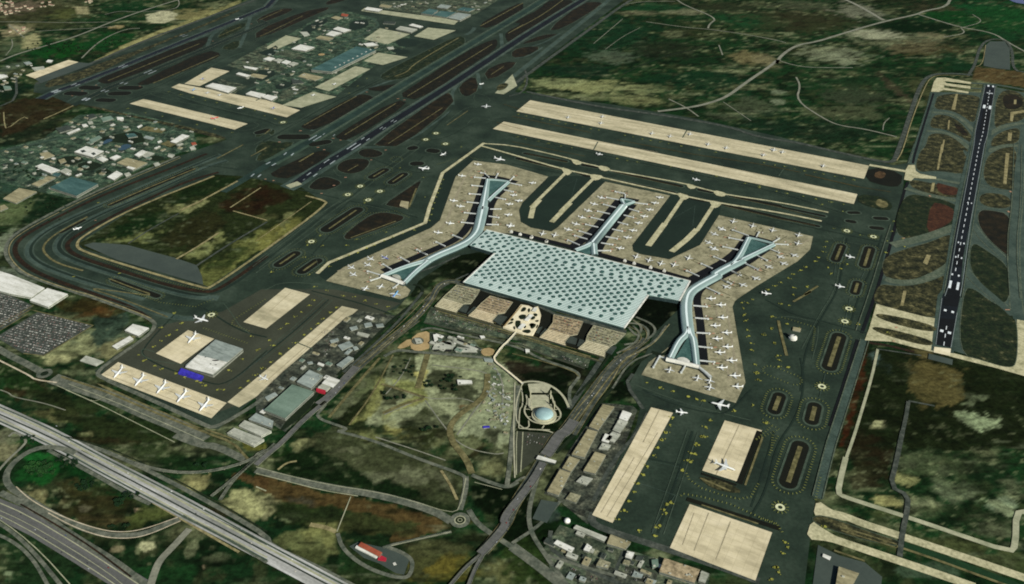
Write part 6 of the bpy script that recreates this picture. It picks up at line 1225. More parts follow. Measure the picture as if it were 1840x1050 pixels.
# north-western town
bld('cargo_hall', 'a1 490,222 672,270 525,352 343,295', 14, 'rteal', 'big teal flat-roofed hall in the town beside the taxiway loop', 'warehouse', parapet=True)
def courts(root, ro, L_, c_, h):
    b = MB()
    for s in ('a1 548,42 575,35 592,48 565,56', 'a1 622,60 645,52 660,66 640,74'): b.prism([q-c_ for q in wpts(s, h+.3)], h, h+0.3)
    b.build('courtyard', M['rdark'], ro)
bld('office_block', 'a1 590,10 712,45 638,85 508,50', 14, 'rwhite', 'white office block with two dark courtyards in the town', 'office', extra=courts)
TOWN = '''a1 290,130 412,175 350,197 240,150|10|rwhite|white hall left of the dark garden plots in the town
a1 450,160 492,180 450,202 408,182|8|rpale|small pale block at the tip of the white hall in the town
a1 330,215 382,225 262,288 215,272|7|rtan|narrow beige shed pointing at the teal hall
a1 130,298 252,322 110,402 20,370|7|rtan|beige slab roof at the left end of the town
a1 870,90 1012,125 925,168 800,125|8|rtan|broad beige roof in the middle of the town
a1 880,148 930,160 910,172 868,158|10|rwhite|small white block on the edge of the broad beige roof
a1 980,38 1012,50 950,85 922,70|9|rwhite|slim white block above the broad beige roof
a1 1010,45 1060,60 1000,90 970,75|6|rpale|pale green-grey block right of the slim white block
a1 700,82 742,100 705,118 662,98|7|rwhite|low white house between two dark gardens in the town
a1 800,70 832,82 785,107 750,92|7|rwhite|white oblong house left of the broad beige roof
a1 800,180 842,200 782,242 735,222|9|rwhite|white L-like block below the broad beige roof beside the fence road
a1 850,200 885,190 900,205 865,218|7|rpale|pale hut nearest the fence road in the town
a1 400,105 440,95 455,115 415,130|6|rtan|beige cottage left of the upper dark garden
a1 270,60 330,50 375,75 300,100|5|rtan|ochre-roofed compound at the upper left of the town
a1 0,420 30,412 55,432 0,455|6|rtan|beige shed at the far left above the scrub
a1 380,190 420,200 400,220 355,208|6|rteal|small slate blue roof above the teal hall
a1 1050,130 1085,120 1100,135 1065,148|6|rpale|pale cottage right of the broad beige roof
a1 1155,60 1200,70 1180,90 1150,80|6|rpale|small pale block at the bend of the town fence road
a0 1250,922 1300,932 1205,982 1168,972|10|rwhite|long white hall at the upper right of the town
a0 800,803 845,805 850,818 805,822|7|rwhite|small bright white block under the green strip
a0 540,880 552,888 470,922 455,914|8|rwhite|slender white shed on the hillside of the town
a0 590,790 640,780 665,800 610,820|8|rdark|dark compound with white rim on the hillside
a0 560,855 590,850 605,865 570,872|7|rwhite|tiny white roof beside the dark compound
a0 600,835 630,830 640,845 608,850|7|rpale|tiny pale roof right below the dark compound
a0 690,810 760,795 780,815 705,835|6|rgreen|olive flat roof right of the dark compound
a0 860,920 920,915 945,935 880,945|8|rteal|pale teal roof in the centre of the upper town
a0 380,880 470,860 500,885 410,910|7|rdark|dark grey works roof near the slender white shed
a0 1080,972 1105,962 1112,972 1085,982|6|rwhite|white hut left of the long white hall
a0 940,870 970,855 978,862 948,878|6|rwhite|white hut beside the beige playing field
a0 1310,980 1340,975 1350,990 1320,998|6|rred|rust-roofed hut right of the long white hall
a0 1000,930 1060,945 1040,960 985,945|6|rgrey|grey block above the pond in the town
a0 1300,1010 1330,1000 1345,1020 1310,1030|6|rpale|pale hut below the rust-roofed hut
a0 1010,1045 980,1060 940,1050 975,1030|8|rwhite|white house next to the pond of the town
a0 610,960 680,930 700,945 630,980|6|rgreen|grey-green shed above the white courtyard block
a0 -20,510 30,512 55,525 0,540|8|rwhite|white warehouse at the left edge under the western apron
a0 20,590 70,592 80,610 30,615|7|rgreen|grey-green shed at the left edge beside the vertical road
a0 330,410 365,415 350,430 315,425|6|rwhite|white hut above the western beige apron
a0 160,430 200,422 220,435 180,445|6|rgrey|grey hut in the scrub above the western beige apron
a0 215,465 300,455 310,475 235,485|5|rpale|pale low roof touching the western beige apron
a0 1460,570 1622,602 1565,636 1408,592|14|rwhite|bright white hangar with beige forecourt in the cargo area
a0 1640,497 1722,518 1690,528 1618,508|10|rwhite|slim white hangar just above the beige forecourt hangar
a0 1670,452 1772,468 1752,480 1678,464|9|rwhite|slim white shed at the upper left of the cargo area
a0 1722,625 1825,648 1782,672 1685,645|12|rwhite|white square hangar above the long cargo strip
b0 35,665 80,650 148,664 105,690|12|rwhite|white hangar beside the square one near the slanted apron
b0 305,305 402,325 340,350 243,335|12|rwhite|bright white hall between two slanted beige yards
b0 520,212 590,227 530,248 478,238|11|rwhite|white hall with tan roof edge in the upper cargo area
b0 560,184 652,206 600,222 528,200|11|rwhite|uppermost white hall of the cargo area
b0 440,245 532,260 500,278 408,262|8|rtan|beige low hall below the two upper white halls
b0 545,110 597,122 560,137 513,122|7|rtan|beige shed beside the rust roof in the upper cargo area
b0 590,92 635,100 625,115 582,108|7|rred|rust-roofed shed at the top of the cargo area
b0 90,390 132,402 95,420 48,405|8|rwhite|leftmost of the four pale blocks in a diagonal row
b0 150,402 185,410 160,428 118,415|8|rpale|second of the four pale blocks in a diagonal row
b0 205,412 242,425 210,442 172,430|8|rwhite|third of the four pale blocks in a diagonal row
b0 255,425 292,435 250,453 218,440|8|rpale|rightmost of the four pale blocks in a diagonal row
b0 300,220 350,218 370,240 330,250|6|rpale|pale hut cluster roof left of the upper white halls
b0 735,300 800,292 840,310 760,318|8|rwhite|white-blue block at the upper end of the teal cargo hall
b0 895,325 940,320 948,335 910,340|6|rpale|pale hut right of the teal cargo hall
b0 990,180 1108,200 1065,223 958,200|9|rpale|pale grey hall north of the beige cargo square
b0 1075,163 1147,182 1122,191 1048,174|9|rwhite|thin white hall beside the pale grey hall
b0 765,48 868,65 840,80 742,65|12|rwhite|white hangar on the topmost beige apron
b0 1190,60 1250,70 1210,102 1130,90|14|rteal|left teal hangar on the topmost apron
b0 1265,75 1375,85 1310,120 1215,104|14|rteal|middle teal hangar on the topmost apron
b0 1385,88 1475,100 1400,138 1320,122|14|rgrey|right grey-teal hangar on the topmost apron
b0 1420,50 1505,62 1460,80 1375,68|9|rteal|dark teal block behind the topmost hangars
b0 1270,30 1340,40 1310,60 1240,50|8|rgrey|grey block behind the middle teal hangar
b0 330,500 462,530 405,553 288,525|7|rtan|beige roof at the lower left of the teal cargo hall
b0 240,540 300,545 330,570 250,575|6|rdark|dark roof below the beige roof in the cargo area
b0 860,30 935,40 910,55 845,45|8|rtan|tan roofed yard building beside the topmost white hangar
b0 880,145 960,150 950,165 870,160|7|rdark|dark works building left of the thin white hall
a0 1833,520 1800,540 1700,520 1740,505|6|rtan|beige canopy beside the slim white hangar'''
for ln in TOWN.split('\n'):
    s, h, m, lb = ln.split('|'); bld('hall' if float(h) > 7 else 'shed', s, float(h), m, lb, 'building', units=1 if float(h) > 7 else 0)
def tealx(root, ro, L_, c_, h):
    for k in range(9):
        s = (520+k*34, 470-k*16); p = wpts('b0 %f,%f' % (545+k*30, 462-k*15), h)[0]-c_
        b = MB(); b.box((p.x, p.y), 6, 3, h+0.02, h+1.2, 0.9); b.build('roof_unit', M['rwhite'], ro)
bld('cargo_hall', 'b0 378,478 690,320 822,345 520,492', 18, 'rteal', 'very long teal cargo hall with a row of white roof units', 'warehouse', parapet=True, extra=tealx)
# small sheds that fill the lots
SHED = {}
sr = random.Random(77)
fa = math.atan2((W((1560, 297))-W((945, 180))).y, (W((1560, 297))-W((945, 180))).x)
def sheds(poly, n, label, group, mats, avoid=()):
    P = wpts(poly, 0); k = 0; x0, x1 = min(q.x for q in P), max(q.x for q in P); y0, y1 = min(q.y for q in P), max(q.y for q in P)
    for _ in range(n*12):
        if k >= n: break
        p = Vector((sr.uniform(x0, x1), sr.uniform(y0, y1), lev(0)*0+1.0))
        if not pip(p, P) or any((p-q).length < 26 for q in TAKEN): continue
        TAKEN.append(p); m = sr.choice(mats)
        if m not in SHED:
            o = SHED[m] = empty('shed', p); b = MB(); b.box((0, 0), 1, 1, -1, 3.2); b.build('wall', M['bwall'], o)
            b = MB(); b.box((0, 0), 1.04, 1.06, 3.2, 3.7); r = b.build('roof', M[m], o); b = MB(); b.box((.3, .2), .2, .22, 3.7, 4.4); b.build('roof_unit', M['rdark'], r)
        else: o = dup_tree(SHED[m])
        o.location = p; o.rotation_euler = (0, 0, fa+sr.choice([0, 0, 0, math.pi/2])+sr.uniform(-.06, .06)); o.scale = ((sr.uniform(6, 17), sr.uniform(4, 9), sr.uniform(.9, 2.2)) if 'central' not in label else (sr.uniform(3, 8), sr.uniform(2, 4.5), sr.uniform(.6, 1.1))); k += 1
        setp(o, label=label, category='shed', group=group)
TAKEN = [Vector((o.location.x, o.location.y, 1.0)) for o in list(COL.objects) if o.get('category') in ('building', 'warehouse', 'office', 'hangar', 'hut', 'airliner')]
ALLR = ['rtan', 'rpale', 'rgrey', 'rgreen', 'rdark', 'rtan', 'rpale', 'rwhite']
sheds('a0 545,800 860,790 1320,900 1330,1030 a1 1200,50 790,230 530,360 330,320 20,250 a0 20,1030 300,960', 80, 'small shed crowded among the larger halls of the town beside the loop', 'small sheds of the town', ALLR)
sheds('b0 20,340 220,260 480,110 640,100 800,150 1020,240 770,440 560,600 400,620 310,700 0,660 a0 1600,480 1700,420', 70, 'small shed among the hangars of the cargo area', 'small sheds of the cargo area', ALLR)
sheds('b0 860,20 1650,-5 1500,85 1390,135 1130,95 860,55', 24, 'small shed behind the topmost apron', 'small sheds behind the topmost apron', ALLR)
sheds('c3 330,660 760,830 1000,900 1280,960 1260,1050 360,1050 230,800', 20, 'small shed in the lower service compound', 'small sheds of the lower compound', ALLR)
sheds('b2 130,640 420,390 630,200 720,165 930,190 860,260 580,560 440,690 400,760 200,950 40,860', 20, 'small shed in the service yard left of the expressway', 'small sheds of the service yard', ALLR)
sheds('a0 -30,480 300,420 200,500 100,560 90,680 -30,700', 16, 'small shed at the left edge beside the western beige apron', 'small sheds at the left edge', ALLR)
sheds('b2 1600,500 1680,560 1740,700 1720,1000 1600,950 1560,760 1620,640', 30, 'small shed amid stored materials on the central field', 'small sheds of the central field', ['rtan', 'rpale', 'rgrey', 'rolive'])
sheds('b2 1220,290 1500,360 1560,440 1220,425', 12, 'small shed on the half-built station site', 'small sheds of the station site', ALLR)
# hillside village
hm = MB(); g_ = MB()
HP = None
vr = random.Random(8)
for cx_, cy_, rx, ry, n_ in ((110, 60, 120, 45, 22), (40, 30, 50, 30, 8), (620, 15, 40, 15, 6), (320, 30, 50, 20, 6), (120, 210, 60, 25, 7)):
    for _ in range(n_):
        p = wpts('a0 %f,%f' % (cx_+vr.uniform(-rx, rx), cy_+vr.uniform(-ry, ry)), 0)[0]
        if HP is None:
            HP = empty('village_house', p); b = MB(); b.box((0, 0), 9, 6.5, 0, 6); b.build('wall', M['stone'], HP)
            b = MB(); b.add([(-10, -7.5, 6), (10, -7.5, 6), (10, 7.5, 6), (-10, 7.5, 6), (-10, 0, 9.5), (10, 0, 9.5)], [(0, 1, 5, 4), (2, 3, 4, 5), (0, 4, 3), (1, 2, 5), (3, 2, 1, 0)])
            b.build('roof', mat('faded_red_tiles', [C(120, 92, 78), C(148, 120, 104)], 0.05), HP); o = HP
        else: o = dup_tree(HP)
        o.location = p; o.rotation_euler = (0, 0, vr.uniform(0, 3.1)); k = vr.uniform(0.8, 1.4); o.scale = (k, k, 1)
        setp(o, label='small pink-roofed house in the hillside village at the top left', category='house', group='houses of the hillside village')
# ---- south-eastern halls
SE = '''m6 1250,590 1392,620 1192,905 1080,862|9|rtan|upper beige hall of the row beside the viaduct|3
m6 1065,895 1185,928 c3 498,178 410,158|9|rtan|long beige hall below the upper one beside the viaduct|4
c3 395,172 465,195 405,277 345,252|9|rtan|short beige hall in the middle of the row beside the viaduct|2
c3 330,260 402,285 320,438 240,412|9|rtan|lowest beige hall of the row beside the viaduct|3
c3 570,140 645,162 572,290 490,270|9|rtan|beige hall with tan roof in the second row by the concrete strip|1
c3 482,305 555,325 510,370 440,345|7|rpale|small pale block under the tan hall of the second row|2
c3 402,420 472,440 440,490 368,465|7|rolive|small olive block at the end of the second row|0
c2 760,830 822,852 790,905 735,885|9|rwhite|white unit at the top of the second row of halls|1
c2 735,890 795,910 740,985 690,965|8|rpale|pale unit below the white one in the second row|2
c2 690,975 745,995 700,1050 640,1030|8|rpale|pale mixed unit midway down the second row|2
c3 640,15 690,35 660,80 615,65|8|rwhite|white-grey unit above the round machinery in the second row|1
c3 620,80 680,95 660,125 595,120|7|rpale|grey-white unit just above the tan hall of the second row|2
m8 340,265 680,400 650,447 308,300|8|rpale|long thin pale hall along the southern perimeter road|0
m8 720,370 942,455 880,530 678,470|9|rtan|beige hall with two dark hatches by the southern perimeter road|2
m8 1312,630 1705,760 1645,900 1255,780|12|rpink|wide pinkish hall cut by the lower picture edge|5
m8 1722,770 1805,802 1760,905 1688,880|10|rpale|pale narrow block attached to the right of the wide pinkish hall|1
m8 130,430 320,520 285,572 90,470|10|rwhite|white stepped building in the lower service compound|2
m8 460,470 515,510 480,560 420,540|9|rwhite|white cube in the lower service compound|1
m8 600,640 722,682 690,742 560,710|9|rolive|olive block with a white patch in the lower service compound|2
m8 900,552 982,572 950,642 880,620|9|rwhite|white frame-like building left of the dark lot|1
m8 872,650 942,662 920,712 850,690|7|rolive|low olive box below the white frame-like building|0
m8 1010,600 1090,615 1060,660 990,645|6|rdark|dark flat roof beside the white frame-like building|0
m8 1170,650 1240,640 1250,720 1180,740|7|rgreen|grey-green block left of the wide pinkish hall|1
m8 980,790 1080,810 1060,850 950,830|5|rgrey|low grey shed row at the bottom of the lower compound|0
m8 1120,850 1230,880 1200,920 1090,890|5|rgrey|grey canopy cut by the bottom edge of the picture|0
m8 420,590 470,610 450,640 400,620|6|rdark|dark hut between the white cube and the olive block|0
m8 190,520 240,540 215,575 170,555|5|rtan|small tan hut below the white stepped building|0
d3 562,928 702,975 650,1070 540,1060|10|rtan|beige hall at the bottom edge near the exit taxiways|1
d3 455,840 510,862 500,885 450,860|5|rwhite|small white kiosk on asphalt near the exit taxiways|0'''
for ln in SE.split('\n'):
    s, h, m, lb, u = ln.split('|'); bld('service_hall', s, float(h), m, lb, 'building', units=int(u))
# gas holder dome
c_ = wpts('m8 240,232', 0)[0]; root = empty('storage_dome', c_, 'small bright white dome in the dark yard south of the halls', 'dome')
def dome(root, r, h, z0, m, name, sq=1.0):
    n = 16; vs = []; fs = []
    for j in range(5):
        a = j*math.pi/2/5
        for i in range(n): t = 2*math.pi*i/n; vs.append((r*math.cos(a)*math.cos(t), r*sq*math.cos(a)*math.sin(t), z0+h*math.sin(a)))
    vs.append((0, 0, z0+h))
    for j in range(4):
        for i in range(n): fs.append((j*n+i, j*n+(i+1) % n, (j+1)*n+(i+1) % n, (j+1)*n+i))
    for i in range(n): fs.append((4*n+i, 4*n+(i+1) % n, 5*n))
    q = MB(); q.add(vs, fs); return q.build(name, M[m], root, smooth=True)
def drum(root, r, z0, z1, m, name, n=20):
    q = MB(); q.prism([(r*math.cos(2*math.pi*i/n), r*math.sin(2*math.pi*i/n)) for i in range(n)], z0, z1); return q.build(name, M[m], root)
drum(root, 9, 0, 4, 'bwall', 'drum'); dome(root, 9, 8, 4, 'rwhite', 'dome')
c_ = wpts('d2 248,330', 6)[0]; c_.z = 0; root = empty('radar_building', c_, 'round white domed building with dark slot among the eastern taxiways', 'dome')
drum(root, 15, 0, 8, 'rwhite', 'drum', 28); dome(root, 13.5, 7, 8, 'rwhite', 'dome'); q = MB(); q.box((5, 0), 6, 2, 10, 15, 0.5); q.build('slot', M['rdark'], root)
q = MB(); q.box((-9, 13), 7, 7, 0, 12, 0.4); q.build('annex', M['dwall'], root)  # dark block standing in for the shade cast behind the dome
bld('service_hut', 'd2 250,258 305,268 298,290 245,280', 5, 'rtan', 'small beige hut behind the round white domed building', 'hut')
bld('service_hut', 'b1 995,385 1050,392 1042,440 985,420', 5, 'rtan', 'beige hut in the rust triangle left of the pale taxilane', 'hut')
# toll canopy, fire station, mosque
root = bld('toll_canopy', 'c3 180,165 305,203 296,220 165,188', 8, 'rwhite', 'white toll canopy spanning the right-hand expressway', 'canopy', wm='dwall')
def firex(root, ro, L_, c_, h):
    b = MB(); b.prism([q-c_ for q in wpts('b3 692,782 845,850 822,868 680,797', 6)], 0, 6); b.build('white_annex', M['rwhite'], root)
    b = MB(); b.prism([q-c_ for q in wpts('b3 845,845 895,870 890,890 835,880', 5)], 0, 5); b.build('red_annex', M['crimson'], root)
bld('fire_station', 'b3 722,760 866,832 848,862 700,786', 9, 'rred', 'red-roofed fire station with white annex beside the motorway', 'fire station', extra=firex)
sheets('fire_station_yard', ['b3 640,790 700,760 880,800 1060,862 1015,985 960,975 850,910 740,870'], 'slate', 4, 0)
for s, lb in (('b3 950,905 965,895 970,910 955,920', 'white truck on the fire station yard'),):
    bld('fire_truck', 'b3 938,905 955,898 965,915 945,920', 3, 'rwhite', lb, 'truck')
c_ = wpts('m6 530,715', 8)[0]; c_.z = 0; root = empty('mosque', c_, 'round pale blue domed mosque inside ringed garden paths', 'mosque')
drum(root, 40, 0, 6, 'stone', 'terrace', 36); drum(root, 33, 6, 10, 'stone', 'drum', 32); dome(root, 30, 12, 10, 'domeb', 'dome')
q = MB(); q.box((-16, 62), 34, 22, 0, 5); q.build('portico', M['stone'], root)
q = MB(); q.box((-16, 62), 22, 14, 5, 5.5); q.build('courtyard', M['conc2'], root)
for x, y in ((-40, 30), (34, 34), (-42, 88), (24, 88)):
    q = MB(); n = 10
    for z0, z1, r in ((0, 26, 1.8), (26, 27, 2.6), (27, 34, 1.3)): q.prism([(x+r*math.cos(2*math.pi*i/n), y+r*math.sin(2*math.pi*i/n)) for i in range(n)], z0, z1)
    q.build('minaret', M['stone'], root)
# station halls north of the central field
ST = '''b2 1215,310 1240,308 1250,345 1225,360|8|rwhite|tall white block at the left of the half-built station|0
b2 1225,375 1330,350 1370,380 1350,405 1210,410|7|rpale|pale station hall with rough roof beside the sand circle|4
b2 1250,345 1340,365 1345,385 1300,375|7|brown|rust-brown trench cover of the half-built station|0
b2 1380,395 1500,410 1520,430 1370,428|6|rpale|long thin pale station roof above the dirt road|1
b2 1345,355 1365,345 1525,408 1510,418|7|rpale|slanting pale station ridge between dark trenches|0
b2 1535,318 1565,318 1572,330 1545,338|7|rwhite|white booth on the lot edge left of the footbridge|0
c2 90,408 120,412 122,428 95,432|7|rwhite|white booth on the lot edge right of the footbridge|0
b2 1380,620 1480,625 1485,645 1385,650|6|rwhite|white barrack in the middle of the central field|1
b2 1085,335 1130,340 1145,365 1100,372|6|rpale|pale octagonal pavilion inside the sand circle|1
b2 1560,470 1630,478 1625,500 1570,495|4|rgrey|grey shelter at the foot of the footbridge|0'''
for ln in ST.split('\n'):
    s, h, m, lb, u = ln.split('|'); bld('station_hall', s, float(h), m, lb, 'building', units=int(u), um='rdark')
sheets('trench', ['b2 1360,345 1400,345 1530,400 1500,405', 'b2 1350,400 1400,392 1500,428 1370,418', 'b2 1215,412 1340,415 1340,428 1215,422'], 'black', 6, 0)
k = 0
for s in ('b2 1640,735', 'b2 1700,745', 'b2 1650,870', 'b2 1690,860', 'b2 1710,880', 'b2 1660,895', 'b2 1625,660', 'b2 1600,640', 'b2 1660,800', 'b2 1690,790', 'b2 1730,800', 'b2 1720,850', 'b2 1640,840', 'b2 1665,660', 'b2 1610,680', 'b2 1540,840', 'b2 1735,745', 'b2 1685,905')+tuple('b2 %d,%d' % (br.randint(1590, 1740), br.randint(600, 920)) for _ in range(26)):
    c_ = wpts(s, 0)[0]; root = empty('site_cabin', c_, 'small site cabin among stored materials beside the central field', 'cabin', 'site cabins beside the central field', br.uniform(0, 3))
    q = MB(); w_ = br.uniform(2.5, 6); q.box((0, 0), w_, 2.4, 0, 2.6); q.build('wall', M['bwall'], root); q = MB(); q.box((0, 0), w_+.3, 2.7, 2.6, 3); q.build('roof', M[br.choice(['rwhite', 'rpale', 'rgrey', 'rtan'])], root)
c_ = wpts('b2 1580,950', 0)[0]; root = empty('tarpaulin_stack', c_, 'blue tarpaulin-covered stack beside the site cabins', 'stack'); q = MB(); q.box((0, 0), 10, 4, 0, 2.4, 0.3); q.build('cargo', M['bwall'], root); q = MB(); q.prism([Vector(t) for t in ((-11, -5, 0), (11, -3, 0), (10.5, 6, 0), (-10, 4.5, 0))], 2.4, 3); q.build('tarpaulin', M['blue'], root)
# ---- parking garages in front of the terminal
sheets('garage_pit', ['m3 305,92 620,160 1160,290 1400,370 m4 260,190 1235,450 1100,585 955,765 70,500 m3 1080,700 935,655 460,510 310,465 10,380 150,230'], 'islk', 5, 0)
sheets('forecourt_road', ['m3 400,60 1400,365 m4 300,170 1250,400 1230,450 800,335 260,190 m3 1400,390 1160,300 860,245 620,165 305,92 330,60'], 'roadd', 5.5, 0)
DECK = (('m3 305,92 618,160 590,215 495,345 400,348 320,432 300,465 10,382 150,232', 'rolive', 'speckled olive parking deck at the left end below the roof'), ('m3 755,240 1060,325 955,468 862,485 790,565 800,612 460,512 560,420 640,335', 'rpink', 'pinkish parking deck left of the white flower plaza'),
    ('m4 262,192 660,285 585,458 480,478 415,555 425,612 70,500 180,395 250,300', 'rpink', 'pinkish parking deck right of the white flower plaza'), ('m4 800,338 1232,450 1100,580 1035,612 962,690 950,765 590,652 690,560 715,470', 'rolive', 'pale olive parking deck at the right end below the roof'))
DROOT = []
for s, m, lb in DECK:
    P = wpts(s, 9); c_ = ctr(P); root = empty('parking_garage', c_, lb, 'parking garage', 'parking decks below the terminal'); L_ = [q-c_ for q in P]
    b = MB(); b.prism(L_, 7.6, 9, True, True); b.build('top_deck', M[m], root)
    b = MB(); b.prism(shrink(L_, 3), 0, 7.6); b.build('lower_levels', M['dwall'], root)
    b = MB()
    for i in range(len(L_)):
        a, e = L_[i], L_[i-1]; d = e-a; b.box(((a.x+e.x)/2, (a.y+e.y)/2), d.length/2, .4, 9.02, 10.1, math.atan2(d.y, d.x))
    b.build('parapet', M['stone'], root); DROOT.append((root, P))
    dl = MB(); vs2 = [q.dot(ey) for q in L_]; v = min(vs2)+5
    while v < min(vs2)+(max(vs2)-min(vs2))*0.36:
        Q = [(q.dot(ex), q.dot(ey)) for q in L_]; xs = []
        for i in range(len(Q)):
            a, e = Q[i], Q[i-1]
            if (a[1] > v) != (e[1] > v): xs.append(a[0]+(e[0]-a[0])*(v-a[1])/(e[1]-a[1]))
        xs.sort()
        for x0, x1 in zip(xs[::2], xs[1::2]):
            if x1-x0 > 8: pm = ex*((x0+x1)/2)+ey*v; dl.box((pm.x, pm.y), (x1-x0)/2-2, 1.0, 9.02, 10.4, ang)
        v += 9
    if dl.v: dl.build('shade_roof', M['cream'], root)
for s, lb in (('m3 400,352 470,380 430,465 318,430', 'left grey ramp roof between the two left parking decks'), ('m3 530,385 605,395 520,490 445,475', 'narrow grey ramp beside the pinkish left deck'), ('m3 862,490 985,520 890,632 795,567', 'grey ramp roof next to the flower plaza on its left'), ('m4 55,370 110,350 60,440 20,430', 'dark ramp roof next to the flower plaza on its right'), ('m4 145,380 212,390 130,482 72,462', 'grey ramp roof at the left of the right pinkish deck'), ('m4 490,480 580,510 560,590 412,555', 'grey ramp roof at the right of the right pinkish deck'), ('m4 610,520 718,548 650,632 575,612', 'second grey ramp roof at the left of the right olive deck'), ('m4 1020,612 1112,622 1040,722 955,692', 'grey corner ramp roof at the far right of the decks')):
    bld('ramp_block', s, 6, 'rdark', lb, 'ramp', wm='dwall')
# white flower plaza, canopies and footbridge
z = 9.4; P = wpts('m3 1170,355 1270,370 1330,400 1400,380 1440,490 1420,590 1400,640 1330,760 1200,740 1080,705 930,655 985,600 1050,510', z); c_ = ctr(P); root = empty('roof_garden', c_, 'white ornamental plaza with flower-like green beds on a deck', 'plaza')
b = MB(); b.prism([q-c_ for q in P], 0, z); b.build('plaza_deck', M['cream'], root)
for s in ('m3 1165,440 1200,385 1250,400 1225,445 1175,455', 'm3 1130,515 1180,485 1250,495 1225,550 1160,560', 'm3 1295,560 1310,520 1350,510 1370,530 1340,560', 'm3 1090,570 1165,570 1170,600 1130,680 1095,660', 'm3 985,620 1040,580 1070,590 1050,615 990,628', 'm3 1275,620 1320,600 1365,620 1320,650 1300,660', 'm3 1175,720 1210,695 1290,690 1310,720 1270,750', 'm3 1350,580 1390,560 1420,570 1390,595', 'm3 1195,660 1230,635 1245,650 1225,680', 'm3 1290,640 1310,610 1380,615 1360,660 1310,690', 'm3 1330,480 1370,470 1400,490 1380,520 1345,510', 'm3 1380,640 1400,620 1405,650 1370,690', 'm3 1060,660 1085,640 1100,680 1080,700', 'm3 1255,420 1290,400 1300,440 1270,470', 'm3 1020,570 1060,530 1080,560 1050,580'):
    b = MB(); b.prism([q-c_ for q in chaikin(wpts(s, z+.4), 2)], z+.02, z+.4); b.build('flower_bed', M['lawn'], root)
b = MB(); b.stroke([q-c_ for q in wpts('m3 1180,365 1060,510 945,650', z+.3)], 5, z+.3); b.build('orange_walk', M['ochre'], root)
for s, lb in (('m3 1350,395 1395,405 1370,455 1315,440', 'topmost white canopy above the flower plaza'), ('m3 1290,485 1340,495 1265,580 1215,565', 'middle white canopy on the flower plaza'), ('m3 1185,610 1240,620 1175,695 1125,675', 'lowest white canopy on the flower plaza by the footbridge')):
    P = wpts(s, 14); c2_ = ctr(P); r2 = empty('canopy', Vector((c2_.x, c2_.y, z)), lb, 'canopy', 'canopies on the flower plaza')
    b = MB(); b.prism([q-c2_ for q in P], 3.6, 4.6, True, True); b.build('roof', M['rwhite'], r2)
    b = MB()
    for q in shrink([q-c2_ for q in P], 3): b.box((q.x, q.y), .4, .4, 0.02, 3.6)
    b.build('column', M['bridge'], r2)
P = wpts('m3 1130,700 990,860 p 903,622 890,640 b2 1635,470 1645,500 1700,540 1833,650 c2 70,642', 7); c_ = ctr(P); root = empty('footbridge', c_, 'thin white footbridge bending from the flower plaza towards the round garden', 'footbridge')
P = chaikin([q-c_ for q in P], 1, False); b = MB(); b.stroke(P, 7, 7.0); b.build('deck', M['cream'], root)
b = MB()
for q, d in resample(P, 40): b.box((q.x, q.y), .8, 2, 0, 6.9, math.atan2(d.y, d.x))
b.build('pier_column', M['stone'], root)
for sg in (-1, 1):
    b = MB(); Q = [(P[i]+Vector((-(P[min(i+1, len(P)-1)]-P[max(i-1, 0)]).normalized().y, (P[min(i+1, len(P)-1)]-P[max(i-1, 0)]).normalized().x, 0))*3.3*sg) for i in range(len(P))]
    for i in range(len(Q)-1):
        d = Q[i+1]-Q[i]; m_ = (Q[i]+Q[i+1])/2; b.box((m_.x, m_.y), d.length/2, .15, 7.0, 8.2, math.atan2(d.y, d.x))
    b.build('handrail', M['rwhite'], root)
# the two viaducts that carry the expressways
def viaduct(s, w, label, zt=7.0, m='hwyd'):
    P = wpts(s, zt); c_ = ctr(P); root = empty('viaduct', c_, label, 'viaduct'); L_ = [q-c_ for q in P]; L_ = chaikin(L_, 2, False)
    n = len(L_); b = MB(); 
    b.stroke(L_, w, zt); b.stroke(L_[::-1], w, zt-1.6)
    b.build('deck', M[m], root)
    for sg in (-1, 1):
        b = MB()
        for i in range(n-1):
            d = L_[i+1]-L_[i]; nn = Vector((-d.y, d.x, 0)).normalized()*(w/2-.3)*sg; m_ = (L_[i]+L_[i+1])/2+nn; b.box((m_.x, m_.y), d.length/2+.2, .35, zt-1.6, zt+1.1, math.atan2(d.y, d.x))
        b.build('side_barrier', M['road'], root)
    b = MB(); b.stroke(L_, 0.8, zt+.12); b.build('median', M['road'], root)
    for q, d in resample(L_, 45):
        b = MB(); b.box((q.x, q.y), 1.2, w*0.35, 0, zt-1.6, math.atan2(d.y, d.x)); b.build('column', M['stone'], root)
viaduct('b2 690,530 580,650 500,740 430,790', 30, 'upper expressway bridge deck between white-red hall and field', 5)
viaduct('b2 480,770 330,890 170,1060 b3 100,140 0,230', 17, 'narrow dark road bridge descending beside the grey-green hangar', 5)
viaduct('b3 130,85 40,165 a3 1833,150 1740,200 1600,330 1510,470', 9, 'right-hand of the two slip roads landing by the motorway', 4, 'road')
viaduct('b3 60,130 0,160 a3 1750,190 1620,310 1450,445', 8, 'left-hand of the two slip roads landing by the motorway', 4, 'road')
viaduct('a3 1833,130 1700,205 1560,250 1400,280 1250,285 1080,265 920,215', 9, 'slip road curving west to join the motorway', 4, 'road')
viaduct('c2 430,900 370,980 c3 330,20 260,130 230,165', 36, 'wide right-hand expressway bridge above the toll canopy', 5)
viaduct('c3 215,215 150,330 60,450 -60,600 b3 1720,640 1640,740 1540,840', 24, 'long lower expressway bridge below the toll canopy', 6)
viaduct('b3 1540,850 1440,930 1330,1060', 9, 'left branch where the lower expressway bridge splits', 5)
viaduct('b3 1555,850 1500,950 1450,1080', 10, 'right branch where the lower expressway bridge splits', 5)
